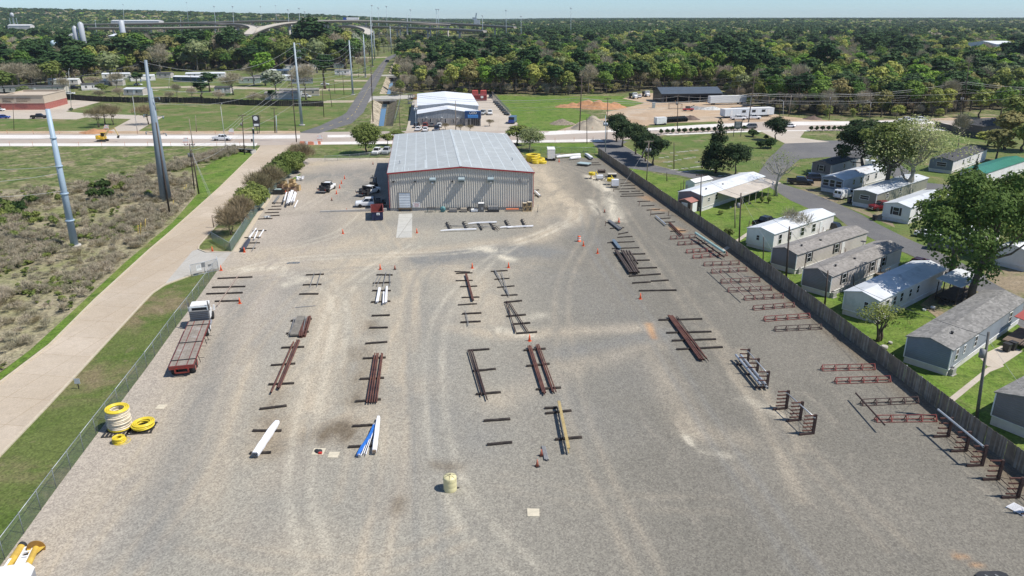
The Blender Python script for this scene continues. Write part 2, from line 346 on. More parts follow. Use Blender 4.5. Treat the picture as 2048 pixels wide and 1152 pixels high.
poly('dirt_lot',[(1105,264),(1145,252),(1160,243),(1215,236),(1212,224),(1255,215),(1290,206),(1245,197),(1285,186),(1440,186),(1520,214),(1560,232),(1660,241),(1700,243),(1500,246),(1310,254),(1240,259)],3*L,G_DIRT)
poly('roadside_dirt',[(100,262),(600,262),(600,267),(480,268),(0,267),(-300,266),(-300,264)],7*L,G_DIRT)
poly('roadside_dirt',[(1840,240),(1900,236),(2048,233),(2300,229),(2300,238),(2048,239),(1900,241)],7*L,G_DIRT)
poly('grass_strip',[(1270,258),(1300,250),(1345,246),(1430,243),(1440,247),(1320,254.5)],6*L,G_LAWN)
poly('drive',[(1185,286),(1240,280),(1255,283),(1243,290),(1284,313),(1306,330),(1351,341),(1420,352),(1480,355.5),(1515,349),(1537,317),(1559,297),(1570,286),(1640,281),(1720,281),(1760,300),(1740,318),(1655,314),(1600,318),(1568,345),(1556,366),(1542,372),(1515,377),(1460,370),(1406,362),(1359,351),(1256,336),(1200,300)],5*L,G_ASPH)
poly('entrance_apron',[(1520,262),(1610,262),(1600,275),(1660,284),(1570,287),(1540,272)],6*L,G_LOT)
poly('park_road',[(1540,366),(1556,365),(1625,387),(1679,409),(1720,428),(1756,448),(1816,478),(1898,513),(1990,560),(2080,610),(2080,680),(2000,625),(1950,580),(1900,548),(1816,508),(1761,486),(1701,456),(1665,428),(1624,420),(1581,401),(1538,374)],6*L,G_ASPH)
poly('park_road',[(1740,300),(1760,300),(1850,365),(1990,380),(2200,400),(2200,415),(1980,395),(1840,385),(1780,350)],5*L,G_ASPH)
poly('yard_soil',[(1840,610),(1900,560),(1960,585),(2010,620),(1930,660),(1880,640)],7*L,G_PARKSOIL)
poly('yard_soil',[(1560,368),(1620,388),(1720,425),(1790,455),(1760,400),(1640,355)],4*L,G_PARKSOIL)
poly('yard_soil',[(1950,500),(2048,480),(2400,520),(2400,640),(2100,640),(2048,600),(1975,560)],7*L,G_PARKSOIL)
poly('garden_patch',[(1493,455),(1520,440),(1562,437),(1560,447),(1525,460)],4*L,G_DUST)
poly('footpath',[(1442,500),(1497,463),(1560,440),(1562,443),(1500,468),(1449,503)],4*L,G_LOT)
poly('footpath',[(1896,798),(1975,735),(2005,728),(2008,733),(1980,744),(1905,806)],6*L,G_LOT)
poly('patio',[(1957,713),(2010,688),(2045,702),(2045,703),(2000,733),(1975,733)],5*L,G_LOT)
for q in [[(1228,193),(1400,191),(1300,205)]]: pass
# dust tracks of the trailer park beyond the highway
for q in [[(655,201),(755,200),(700,205),(640,206)],[(640,177),(726,176),(724,179),(640,181)],[(668,160),(738,160),(736,163),(668,163)],[(690,148),(745,148),(743,151),(690,151)],
          [(300,174),(420,171),(520,175),(640,178),(640,182),(520,179),(420,175),(300,177)],[(390,153),(600,158),(600,160),(390,155)],[(700,115),(775,113.5),(774,115.5),(700,117)]]:
    poly('dirt_track',q,3*L,G_DUST)
poly('park_lawn',[(290,118),(380,118),(380,146),(640,150),(700,150),(742,120),(790,98),(830,98),(797,108),(773,115),(742,152),(700,212),(560,205),(300,188),(240,175)],2*L,G_LAWN)
G_FLOOR=speckle('forest_floor',[(.12,.10,.06),(.075,.08,.03),(.17,.14,.09)],[(1,0,1),(.1,.45,.6),(.3,.55,.7)],fine=2,amp=.4)
poly('forest_floor',[(797,188),(830,184),(1000,186),(1050,188),(1240,187),(1295,180),(1440,179),(1500,205),(1560,225),(1640,231),(1800,233),(1900,229),(1960,219),(2048,219),(2500,212),(2500,60),(840,60),(806,104)],2*L,G_FLOOR)
poly('forest_floor',[(-600,150),(110,148),(240,136),(330,128),(600,124),(700,118),(745,104),(745,60),(-600,60)],L,G_FLOOR)
poly('sand_lot',[(-300,150),(-300,78),(95,80),(120,95),(80,112),(60,135),(0,150)],2*L,G_DIRT)
# kerbs of the concrete road
M_KERB=pm('kerb_concrete',(.52,.45,.34),.9,.12)
def kerb(px,w=.28,h=.14,off=0):
    m=MB(); p=[W(*q) for q in px]
    for a,b in zip(p,p[1:]):
        k=int(max(1,(b-a).length//6))
        for i in range(k):
            s=a.lerp(b,i/k); e=a.lerp(b,(i+1)/k-.004/k); m.bar(s+Vector((0,0,h/2)),e+Vector((0,0,h/2)),w,h)
    tag(m.build('kerb',M_KERB),kind='structure')
kerb([(-60,814),(0,766),(100,690),(190,600),(299,500),(339,466),(440,375),(515,301),(519,296)]); kerb([(-120,1040),(0,912),(93,815),(292,600),(306,586),(330,570),(383,551),(437,538.5)])
kerb([(575,297),(520,366),(430,455),(398,492),(397,499),(412,505),(463,504)],.2)
kerb([(1243,289),(1284,313),(1306,330),(1351,341),(1420,352)],.15,.08)
# yellow centre line of the side street
M_YEL=pm('line_paint_yellow',(.55,.42,.08),.8,.2); M_WL=pm('line_paint_white',(.75,.75,.72),.8,.1)
m=MB(); cl=[W(*q) for q in [(640,259),(694,239),(710,225),(724,200),(737,176),(753,151),(765,131),(776,117)]]
for a,b in zip(cl,cl[1:]):
    k=int((b-a).length//9)
    for i in range(k):
        s=a.lerp(b,i/k); e=a.lerp(b,(i+.4)/k); d=(e-s).normalized(); n=Vector((-d.y,d.x,0))*.1
        m.quad(*[Vector((q.x,q.y,7*L)) for q in (s-n,e-n,e+n,s+n)])
tag(m.build('road_marking',M_YEL),kind='structure')
# ---------------------------------------------------------------- the gravel yard
FENR=[W(*q) for q in((1195,308),(1291,377),(1362,427),(1460,496),(1512,535),(1663,652),(1805,762),(1937,868),(2048,950))]+[Vector((45,38,0)),Vector((46,8,0))]
FENL=[Vector((-35,8,0)),Vector((-35.6,30,0))]+[W(*q) for q in((10,1119),(48,1067),(113,977),(168,903),(237,811),(294,735),(352,654),(388,607),(437,538),(463,504),(506,437),(547,377),(588,345),(606,323))]
def interp(pl,y):
    p=sorted(pl,key=lambda q:q.y)
    if y<=p[0].y: return p[0].x
    for a,b in zip(p,p[1:]):
        if a.y<=y<=b.y: return a.x+(b.x-a.x)*(y-a.y)/max(1e-6,b.y-a.y)
    return p[-1].x
STROKES=[ # channel, px path, half width m, strength
 ('t',[(600,340),(700,430),(560,520),(480,540)],6,.45),('t',[(800,470),(680,490),(520,512)],5,.7),('t',[(630,328),(700,320),(785,318)],4,.9),
 ('t',[(1075,335),(1100,370),(1148,415),(1140,445),(1060,480),(900,500),(700,520)],2.6,.95),('t',[(1072,330),(1110,400),(1075,440)],6,.6),
 ('t',[(470,540),(700,528),(900,520)],3,.7),('t',[(690,540),(650,620),(640,700),(600,860)],2.8,.75),('t',[(820,545),(830,640),(815,700)],1.3,.6),('t',[(790,600),(795,760),(805,960),(790,1020)],1.6,.55),
 ('t',[(840,770),(640,880),(560,960)],2.6,.5),('t',[(640,700),(560,800),(530,900)],2.6,.6),('t',[(700,560),(740,700),(800,760)],1.4,.5),('t',[(1100,500),(1000,560),(880,640)],2.0,.35),('t',[(500,700),(470,800),(420,1000)],1.4,.5),('t',[(1480,700),(1600,900)],.6,.4),('t',[(1420,660),(1540,860),(1600,1000)],.7,.35),('t',[(860,540),(960,560),(960,640)],4,.55),('t',[(900,655),(1000,670),(1290,655)],1.6,.7),
 ('t',[(1000,800),(1130,740),(1300,690)],2.2,.45),('t',[(460,640),(360,800),(300,960)],3.2,.55),('t',[(500,560),(400,760),(200,1000),(60,1140)],2.2,.45),
 ('t',[(730,690),(740,810)],2.2,.4),('t',[(380,1000),(700,1150),(700,1300)],3,.3),('t',[(1480,880),(1380,860),(1300,700)],1.6,.4),
 ('w',[(1180,352),(1215,380),(1232,440)],1.6,.6),('w',[(1372,875),(1382,890)],.4,.5),('w',[(1400,905),(1455,912)],.5,.35),('w',[(960,498),(990,500)],1.6,.95),('w',[(1000,512),(1020,520)],1.0,.8),('w',[(1180,400),(1200,430)],1,.5),
 ('w',[(490,540),(560,535),(600,560),(570,570)],1.0,.6),('w',[(1050,640),(1080,630)],1,.5),('w',[(1000,660),(1060,672)],.9,.55),('w',[(660,318),(780,317)],1.5,.5),('w',[(1490,800),(1560,830)],.8,.3),
 ('b',[(850,520),(1000,500),(1090,505)],3.2,1.3),('b',[(620,355),(730,345),(720,395)],7,.75),('b',[(500,565),(440,690),(400,800),(330,980),(300,1100)],2.2,.6),('b',[(600,540),(520,700)],2.4,.3),
 ('b',[(880,620),(860,900),(780,1000)],3.2,.4),('b',[(1120,560),(1230,640),(1250,760)],5,.3),('b',[(990,440),(830,440)],6,.5),('b',[(1330,668),(1130,705)],2,.7),('b',[(650,430),(620,480)],4,.5),
 ('b',[(840,800),(960,880)],3,.5),('b',[(1080,760),(1200,850)],4,.35),('b',[(620,900),(520,1060)],2.6,.35),('b',[(1180,480),(1110,440)],3,.4),
 ('o',[(1297,648),(1308,676)],.45,.5),('o',[(1325,421),(1310,419)],.8,.6),('o',[(1350,457),(1362,462)],1.0,.7),('o',[(1290,394),(1300,400)],1.2,.6),('t',[(870,532),(920,534)],1.3,.9),('o',[(1915,1112),(1930,1114)],.3,.6),('o',[(1945,1129),(1962,1131)],.25,.5),
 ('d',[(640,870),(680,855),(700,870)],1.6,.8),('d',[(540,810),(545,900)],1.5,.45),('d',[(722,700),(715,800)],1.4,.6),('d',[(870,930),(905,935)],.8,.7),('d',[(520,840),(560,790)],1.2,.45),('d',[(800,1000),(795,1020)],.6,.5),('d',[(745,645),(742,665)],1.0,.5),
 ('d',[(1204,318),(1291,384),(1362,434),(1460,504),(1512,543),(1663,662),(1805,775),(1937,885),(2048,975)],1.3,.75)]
ys=list(np.arange(8,206.5,.45))+[206.6]; NX=250
P=[]
for y in ys:
    a,b=interp(FENL,y),interp(FENR,y)-.0
    P+= [(a+(b-a)*i/NX,y) for i in range(NX+1)]
P=np.array(P); ch={k:np.zeros(len(P)) for k in 'twbod'}
for k,px,wd,st in STROKES:
    pts=[W(*q) for q in px]; dm=np.full(len(P),1e9)
    for a,b in zip(pts,pts[1:]):
        ab=np.array([b.x-a.x,b.y-a.y]); ap=P-np.array([a.x,a.y]); t=np.clip(ap@ab/(ab@ab+1e-9),0,1); dm=np.minimum(dm,np.hypot(*(ap-t[:,None]*ab).T))
    ch[k]=np.maximum(ch[k],st*np.exp(-(dm/wd)**2*.9))
TRK=[('t',[(250,1152),(420,900),(500,700),(640,560),(760,500)],.5),('w',[(640,1152),(600,950),(640,720),(700,570),(850,480)],.28),('t',[(740,1150),(790,900),(790,720),(820,560),(760,450),(700,360)],.5),('b',[(860,1150),(850,900),(835,700),(840,560),(900,500)],.4),
 ('w',[(1060,1150),(920,1000),(870,800),(890,620),(1010,500),(1140,445),(1150,410)],.25),('t',[(1300,1150),(1180,900),(1130,700),(1130,560),(1185,450),(1190,360),(1110,325)],.25),('b',[(1620,1150),(1420,850),(1290,640),(1190,500),(1170,420)],.4),('t',[(1800,1100),(1560,850),(1400,640),(1300,500),(1230,400)],.18),
 ('t',[(120,1152),(260,960),(380,780),(470,640),(560,540)],.45),('w',[(470,545),(560,522),(700,512),(900,505),(1050,480),(1140,440)],.35),('t',[(380,1080),(540,1120),(760,1130),(960,1060)],.35),('t',[(520,900),(640,860),(760,800),(800,700)],.4),('b',[(500,560),(700,540),(1000,530),(1180,560)],.3),('w',[(560,545),(640,560),(680,620),(660,760)],.3),('t',[(1000,960),(1200,1000),(1500,1010)],.1),('w',[(600,420),(680,380),(740,400),(690,460),(560,500)],.25),('t',[(700,1000),(720,860),(700,700),(690,600)],.4)]
from mathutils import geometry as _gm
for k,px,st in TRK:
    q=[W(*t) for t in px]; q=[q[0]*2-q[1]]+q+[q[-1]*2-q[-2]]; sp=[]
    for i in range(1,len(q)-2):
        p0,p1,p2,p3=q[i-1:i+3]
        for j in range(7): t=j/7; sp.append(.5*((2*p1)+(p2-p0)*t+(2*p0-5*p1+4*p2-p3)*t*t+(3*p1-p0-3*p2+p3)*t**3))
    for off in (-.95,.95):
        dm=np.full(len(P),1e9)
        for a,b in zip(sp,sp[1:]):
            d=(b-a); n=Vector((-d.y,d.x,0)).normalized()*off; A=np.array([a.x+n.x,a.y+n.y]); ab=np.array([d.x,d.y]); lo_,hi_=min(a.y,b.y)-3,max(a.y,b.y)+3; sel=np.where((P[:,1]>lo_)&(P[:,1]<hi_))[0]
            ap=P[sel]-A; t=np.clip(ap@ab/(ab@ab+1e-9),0,1); dm[sel]=np.minimum(dm[sel],np.hypot(*(ap-t[:,None]*ab).T))
        ch[k]=np.maximum(ch[k],ch[k]*.6+st*np.exp(-(dm/.42)**2))
me=bpy.data.meshes.new('gravel_yard'); nx=NX+1
fs=[(j*nx+i,j*nx+i+1,(j+1)*nx+i+1,(j+1)*nx+i) for j in range(len(ys)-1) for i in range(NX)]
me.from_pydata([(x,y,2*L) for x,y in P],[],fs)
for k in 'twbod':
    at=me.attributes.new('tone_'+k,'FLOAT','POINT'); at.data.foreach_set('value',ch[k].astype(np.float32))
m,nt,b,_=_new('yard_gravel'); p=pos(nt)
def attr(k):
    a=N(nt,'Attribute'); a.attribute_name='tone_'+k; return a.outputs['Fac']
n1=noise(nt,.06,p,6,.6,.5).outputs[0]; n2=noise(nt,.35,mapped(nt,p,radians(-8),(1,.35,1)),7,.65,.8).outputs[0]; n3=noise(nt,1.6,p,6,.7).outputs[0]
sepx=N(nt,'SeparateXYZ'); nt.links.new(p,sepx.inputs[0])
mr=N(nt,'MapRange'); mr.interpolation_type='SMOOTHSTEP'; nt.links.new(sepx.outputs[0],mr.inputs[0]); mr.inputs[1].default_value=-12; mr.inputs[2].default_value=18
c=mixc(nt,mr.outputs[0],(.335,.315,.268),(.19,.178,.152))
mr2=N(nt,'MapRange'); mr2.interpolation_type='SMOOTHSTEP'; nt.links.new(sepx.outputs[0],mr2.inputs[0]); mr2.inputs[1].default_value=-24; mr2.inputs[2].default_value=-38
c=mixc(nt,mr2.outputs[0],c,(.42,.37,.315))
c=mixc(nt,ramp(nt,n1,.42,.68,(0,0,0),(.5,.5,.5)),c,(.255,.235,.2))
def wob(k,amt):
    a=N(nt,'Math',_operation='SUBTRACT'); nt.links.new(n2,a.inputs[0]); a.inputs[1].default_value=.5
    q=N(nt,'Math',_operation='MULTIPLY'); nt.links.new(a.outputs[0],q.inputs[0]); q.inputs[1].default_value=amt
    s=N(nt,'Math',_operation='MULTIPLY_ADD'); nt.links.new(attr(k),s.inputs[0]); nt.links.new(q.outputs[0],s.inputs[1]); nt.links.new(attr(k),s.inputs[2]); s.use_clamp=True
    return s.outputs[0]
c=mixc(nt,wob('t',3.5),c,(.45,.385,.295)); c=mixc(nt,wob('b',3.0),c,(.225,.222,.208)); c=mixc(nt,wob('w',6),c,(.58,.53,.43))
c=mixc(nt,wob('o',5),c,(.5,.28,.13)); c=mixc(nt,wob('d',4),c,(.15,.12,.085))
c=mixc(nt,ramp(nt,n2,.55,.75,(0,0,0),(.3,.3,.3)),c,(.40,.355,.29)); c=mixc(nt,ramp(nt,n2,.25,.42,(.2,.2,.2),(0,0,0)),c,(.22,.21,.20))
vo=N(nt,'TexVoronoi',Scale=8.5); nt.links.new(p,vo.inputs['Vector']); bw=N(nt,'RGBToBW'); nt.links.new(vo.outputs['Color'],bw.inputs[0])
c=mixc(nt,1.0,c,ramp(nt,bw.outputs[0],.12,.88,(.74,.73,.74),(1.24,1.24,1.22)),'MULTIPLY')
vo2=N(nt,'TexVoronoi',Scale=3.2); nt.links.new(p,vo2.inputs['Vector']); bw2=N(nt,'RGBToBW'); nt.links.new(vo2.outputs['Color'],bw2.inputs[0])
c=mixc(nt,1.0,c,ramp(nt,bw2.outputs[0],.1,.9,(.95,.95,.95),(1.04,1.04,1.04)),'MULTIPLY')
c=mixc(nt,1.0,c,ramp(nt,n3,.3,.7,(.92,.92,.92),(1.07,1.07,1.06)),'MULTIPLY')
nt.links.new(c,b.inputs['Base Color']); b.inputs['Roughness'].default_value=.95; b.inputs['Specular IOR Level'].default_value=.2
bump(nt,b,bw.outputs[0],.55,.05); me.materials.append(m)
o=bpy.data.objects.new('gravel_yard',me); C.objects.link(o); tag(o,kind='structure')
# gravel strip behind the warehouse
# concrete edging along the upper-left fence
m=MB(); e=[W(*q) for q in((466,504),(508,437),(549,377),(556,369))]
for a,b_ in zip(e,e[1:]):
    d=Vector((.75,.15,0)); m.add([a+Vector((0,0,.02)),b_+Vector((0,0,.02)),b_+d+Vector((0,0,.02)),a+d+Vector((0,0,.02)),a,b_,b_+d,a+d],[(0,1,2,3),(3,2,6,7),(0,3,7,4),(1,2,6,5)])
tag(m.build('concrete_edging',pm('edging_concrete',(.5,.42,.32),.9,.12)),kind='structure')
poly('dock_slab',[(798,428),(824.5,427),(824,475),(792,475.5)],3*L,speckle('slab_concrete',[(.50,.49,.45),(.44,.43,.39)],[(1,0,1),(.5,.5,.7)],fine=6,amp=.06,bmp=.1,joints=(radians(3),9,5,(.45,.43,.4))))
poly('traffic_island',[(583,358),(604,346),(598,352),(586,369),(576,372)][:5],4*L,G_BRIGHT)
# ================================================================ buildings
GL=glassm()
WHITE=pm('white_paint',(.78,.78,.77),.5,.04,1.5,dirt=(.5,.46,.4),damt=.25)
STEELG=pm('galvanised_steel',(.42,.45,.48),.45,.12,1.5,metal=.3)
DARKM=pm('dark_metal',(.03,.03,.032),.55,.3,2)
TRIMR=pm('red_trim',(.35,.03,.03),.5,.15,2)
CONC=pm('concrete',(.45,.43,.40),.9,.12,1.2,dirt=(.22,.2,.17),damt=.4)
WOODC=pm('crate_wood',(.50,.36,.19),.8,.2,3)
def bil(c,s,t,z):
    """c = [front-left, front-right, back-right, back-left]"""
    a=c[0].lerp(c[1],s); b=c[3].lerp(c[2],s); p=a.lerp(b,t); return Vector((p.x,p.y,z))
# ---- main warehouse
FLo,FRo=W(781,421),W(1066,419); y0=FLo.y
WF=Vector((-24.7,146.5,0)); WR=Vector((4.25,147.5,0)); WBR=Vector((-1.6,198.6,0)); WBL=Vector((-30.9,197.6,0))
wc=[WF,WR,WBR,WBL]; ZE=7.75; ZR=8.95; ZB=.62
wh=thing('warehouse','large metal warehouse with pale grey ridged roof and red trim in the gravel yard','building',WF)
def loc(p): return Vector(p)-WF
m=MB(); nrib=116
M_WALL=pm('beige_cladding',(.60,.56,.49),.5,.05,.8,dirt=(.45,.41,.35),damt=.2); M_WALL_SHADE=pm('cladding_valley_shade',(.50,.465,.405),.55,.05,.8)  # valley faces: darker copy of the cladding, rib shade put into the colour
def wallstrip(m,s0t0,s1t1,nr,ztop):
    # trapezoid ribs along the wall
    a=bil(wc,*s0t0,0); b=bil(wc,*s1t1,0); d=(b-a).normalized(); n=Vector((d.y,-d.x,0)); Lw=(b-a).length
    prof=[(0,.0),(.48,.0),(.6,.06),(.88,.06),(1,.0)]
    pts=[]
    for i in range(nr):
        for f,o in prof[:-1]: pts.append(((i+f)/nr,o))
    pts.append((1,0)); vs=[]
    for t,o in pts:
        p=a+(b-a)*t+n*o; vs+= [loc((p.x,p.y,ZB)),loc((p.x,p.y,ztop(t)))]
    k=len(pts)
    for i in range(k-1):
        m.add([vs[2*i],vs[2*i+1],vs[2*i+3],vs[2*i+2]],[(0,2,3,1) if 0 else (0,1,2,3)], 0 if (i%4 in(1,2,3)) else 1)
gz=lambda t: ZE+(ZR-ZE)*(1-abs(2*t-1))
wallstrip(m,(0,0),(1,0),64,lambda t:gz(t)-.05); wallstrip(m,(1,0),(1,1),90,lambda t:ZE-.05); wallstrip(m,(1,1),(0,1),64,lambda t:gz(t)-.05); wallstrip(m,(0,1),(0,0),90,lambda t:ZE-.05)
m.build('wall',[M_WALL,M_WALL_SHADE],wh)
m=MB(); ci=[bil(wc,s,t,0)-WF for s,t in ((.001,.002),(.999,.002),(.999,.998),(.001,.998))]; m.prism([(p.x,p.y) for p in ci],-.3,ZB+.02); m.build('foundation',CONC,wh)
# roof: two slopes with standing seams and pale translucent strips
M_ROOF=ribm('grey_roof',(.43,.45,.44),.3,0,.5,.12,0,streak=(.56,.59,.6)); M_SKYL=pm('roof_lap_strip',(.55,.58,.57),.4,.08,.5)
m=MB(); st=MB(); OV=.22
def rp(s,t,dz=0):
    p=bil(wc,s,t,0); z=ZE+(ZR-ZE)*(1-abs(2*s-1))+dz; return loc((p.x,p.y,z))
for a,b in ((-.007,.5),(.5,1.007)):
    m.add([rp(a,-.006,.1),rp(b,-.006,.1),rp(b,1.006,.1),rp(a,1.006,.1),rp(a,-.006,-.0),rp(b,-.006,0),rp(b,1.006,0),rp(a,1.006,0)],[(0,1,2,3),(0,3,7,4),(1,5,6,2),(2,6,7,3),(4,7,6,5)])
m.build('roof',M_ROOF,wh)
# bays run across the slope towards the ridge: pale laps
SP=[.035+.0775*i for i in range(13)]
for k,s in enumerate(SP):
    w_=.0035 if k%1==0 else .002
    st.add([rp(s-w_,0,.106),rp(s+w_,0,.106),rp(s+w_,1,.106),rp(s-w_,1,.106)],[(0,1,2,3)])
for s,t0,t1,w_ in ((.26,.02,.2,.007),(.497,.02,.24,.007),(.508,.24,.5,.006),(.72,.3,.5,.004),(.14,.0,.06,.0025),(.19,.0,.07,.0025),(.095,.0,.09,.0025),(.06,.0,.09,.0025)):
    st.add([rp(s-w_,t0,.112),rp(s+w_,t0,.112),rp(s+w_,t1,.112),rp(s-w_,t1,.112)],[(0,1,2,3)])
for t in (.035,.06): st.add([rp(.01,t,.118),rp(.1,t,.118),rp(.1,t+.006,.118),rp(.01,t+.006,.118)],[(0,1,2,3)])
st.build('roof_strips',M_SKYL,wh)
m=MB(); m.bar(rp(.5,-.006,.13),rp(.5,1.006,.13),.5,.05); m.build('ridge_cap',M_SKYL,wh)
m=MB()
for a,b in ((-.0075,.5),(.5,1.0075)): m.bar(rp(a,-.009,-.03),rp(b,-.009,-.03),.12,.24)
for s in (-.0075,1.0075): m.bar(rp(s,-.009,-.03),rp(s,1.006,-.03),.1,.2)
m.bar(rp(1.002,-.004,-.1),loc((WR.x+.05,WR.y-.2,ZB)),.16,.12); m.bar(rp(-.002,-.004,-.1),loc((WF.x-.05,WF.y-.2,ZB)),.1,.1)
m.build('red_trim',TRIMR,wh)
fd=(WR-WF).normalized(); fnn=Vector((fd.y,-fd.x,0)); wang=atan2(fd.y,fd.x)
def onwall(s,z,out=0): return (WR-WF)*s+fnn*out+Vector((0,0,z))
# hooded vents
M_HOOD=pm('vent_hood',(.38,.47,.50),.4,.08,2,metal=.2)
for s in (.305,.503,.705):
    m=MB(); a=onwall(s,6.55,0)
    e=fd*.62
    def q(dx,dz,o): return a+fd*dx+Vector((0,0,dz))+fnn*o
    m.add([q(-.62,.35,.08),q(.62,.35,.08),q(.62,.1,1.0),q(-.62,.1,1.0),q(-.62,-.1,1.0),q(.62,-.1,1.0),q(.62,-.75,.35),q(-.62,-.75,.35),q(-.62,-.75,.08),q(.62,-.75,.08)],
          [(0,1,2,3),(3,2,5,4),(4,5,6,7),(7,6,9,8),(0,3,4,8),(4,7,8),(1,9,5,2),(5,9,6),(0,8,9,1)])
    v=m.build('wall_vent',M_HOOD,wh)
    g=MB()
    for i in range(4): g.bar(q(-.55,-.28-.12*i,.85-.13*i+.02),q(.55,-.28-.12*i,.85-.13*i+.02),.04,.03)
    g.build('louvre',DARKM,v)
for s in (.032,.182,.44):
    m=MB(); m.bar(onwall(s-.006,6.05,.2),onwall(s+.006,6.05,.2),.28,.26); m.build('wall_light',DARKM,wh)
for s,z in ((.301,5.75),(.707,5.85)):
    m=MB(); p=onwall(s,z,.3); m.lathe([(.02,-.2),(.2,-.12),(.26,.05),(.2,.2),(.03,.26)],12,p); m.bar(p,onwall(s,z+.1,.02),.06); m.build('globe_lamp',pm('lamp_white',(.8,.8,.8),.3,.03),wh)
m=MB(); m.bar(onwall(.105,2.25,.09)-fd*.0+fd*-1.15,onwall(.105,2.25,.09)+fd*1.15,.1,3.0,up=(0,0,1)); dr=m.build('dock_door',ribm('dock_door_white',(.66,.70,.73),.55,2,.4,.3),wh)
m=MB()
for dx in (-1.22,1.22): m.bar(onwall(.105,.75,.12)+fd*dx,onwall(.105,3.85,.12)+fd*dx,.12,.12)
m.bar(onwall(.105,3.82,.13)-fd*1.28,onwall(.105,3.82,.13)+fd*1.28,.12,.12); m.build('frame',pm('door_frame',(.28,.26,.23),.5),dr)
m=MB(); m.bar(onwall(.105,.5,.3)-fd*1.3,onwall(.105,.5,.3)+fd*1.3,.4,.22)
for dx in (-1.1,1.1): m.bar(onwall(.105,.2,.2)+fd*(dx-.15),onwall(.105,.2,.2)+fd*(dx+.15),.3,.5)
m.build('dock_bumper',pm('dock_bumper',(.1,.075,.05),.8),wh)
m=MB(); m.box(0,1.5,-.03,.03,0,1.0); sg=m.build('wall_sign',WHITE,wh,onwall(.158,.75,.13)); sg.rotation_euler=(0,0,wang)
m=MB()
for i,(z,x0,x1) in enumerate(((.82,.12,1.38),(.62,.3,1.2),(.48,.3,1.2),(.3,.12,1.38),(.14,.4,1.1))):
    k=x0; 
    while k<x1: m.box(k,k+.07,-.036,-.031,z-.045,z+.045); k+=.11
m.build('lettering',pm('sign_ink',(.45,.12,.1),.6),sg)
for s,t in ((.075,.17),(.9,.22)):
    m=MB(); p=rp(s,t,.1); m.tube(p,p+Vector((0,0,.55)),.09); m.lathe([(.16,0),(.16,.05),(.05,.15)],8,p+Vector((0,0,.55))); m.build('roof_vent_pipe',STEELG,wh)
m=MB(); a=onwall(.9,6.0,.09); m.bar(a,a+fd*.55,.04,.9); m.build('faded_plate',pm('faded_plate',(.42,.385,.335),.6),wh)
# red downpipe side and door awning in the shade on the left
for t in (.03,.2,.42,.64,.86): m=MB(); p=bil(wc,0,t,0)-WF; m.bar(p+Vector((-.12,0,ZB)),p+Vector((-.12,0,ZE-.1)),.12,.12); m.build('downpipe',TRIMR,wh)
m=MB(); a=onwall(0,1.0,0); m.bar(Vector((-.7,-.1,.3)),Vector((-14,-1.0,-.02)),.35,.6); tag(m.build('dock_ramp_wall',CONC,None,WF),'low concrete retaining wall sloping away from the warehouse corner','wall')
# ---- generic gabled building in px corners
def gable(name,label,cat,c,ze,zr,wallm,roofm,ridge='y',ov=.25,zb=0,wallname='wall',roofname='roof'):
    o=c[0].copy(); b=thing(name,label,cat,o); L_=lambda p: Vector((p[0]-o.x,p[1]-o.y,p[2]))
    mid=lambda p,q:(p+q)/2
    if ridge=='y': r0,r1=mid(c[0],c[1]),mid(c[3],c[2]); gables=[(c[0],c[1],r0),(c[2],c[3],r1)]; long_=[(c[1],c[2]),(c[3],c[0])]
    else: r0,r1=mid(c[0],c[3]),mid(c[1],c[2]); gables=[(c[3],c[0],r0),(c[1],c[2],r1)]; long_=[(c[0],c[1]),(c[2],c[3])]
    m=MB()
    for p,q,r in gables: m.quad(L_((p.x,p.y,zb)),L_((q.x,q.y,zb)),L_((q.x,q.y,ze)),L_((r.x,r.y,zr)),L_((p.x,p.y,ze)))
    for p,q in long_: m.quad(L_((p.x,p.y,zb)),L_((q.x,q.y,zb)),L_((q.x,q.y,ze)),L_((p.x,p.y,ze)))
    m.quad(*[L_((p.x,p.y,zb)) for p in c]); m.build(wallname,wallm,b)
    m=MB(); rd=(r1-r0).normalized()
    for (p,q) in long_:
        pa,qa=(p,q) if (p-r0).length<(q-r0).length else (q,p)
        out=(pa-r0); out=out/out.length; sl=(zr-ze)/(pa-r0).length
        e0=pa+out*ov-rd*ov; e1=qa+out*ov+rd*ov; ze2=ze-sl*ov
        T=[L_((e0.x,e0.y,ze2+.12)),L_(((r0-rd*ov).x,(r0-rd*ov).y,zr+.12)),L_(((r1+rd*ov).x,(r1+rd*ov).y,zr+.12)),L_((e1.x,e1.y,ze2+.12))]
        Bv=[t-Vector((0,0,.11)) for t in T]; m.add(T+Bv,[(0,1,2,3),(7,6,5,4),(0,4,5,1),(2,6,7,3),(3,7,4,0)])
    m.build(roofname,roofm,b); return b
# ---- white roofed shop across the highway
M_WR=pm('white_roof',(.80,.82,.84),.4,.04,.3); M_GREYW=ribm('grey_cladding',(.30,.32,.34),.6,0,.5,.4); M_STONE=pm('stone_band',(.30,.28,.26),.9,.25,1.5)
a,b_=W(838,255.5),W(948,254.5); ln=(W(836,193)-a).length
def hat(v,y): return zat(v,y)
a=W(836,251); b_=W(931,251); zo=zat(228,a.y); m1=W(835.5,220.4,zo); m1.z=0; m2=W(955,220.4,zo); m2.z=0; zs_=zat(211.6,m1.y); bl=W(835.5,188,zs_); br=W(942.4,188,zs_); bl.z=br.z=0
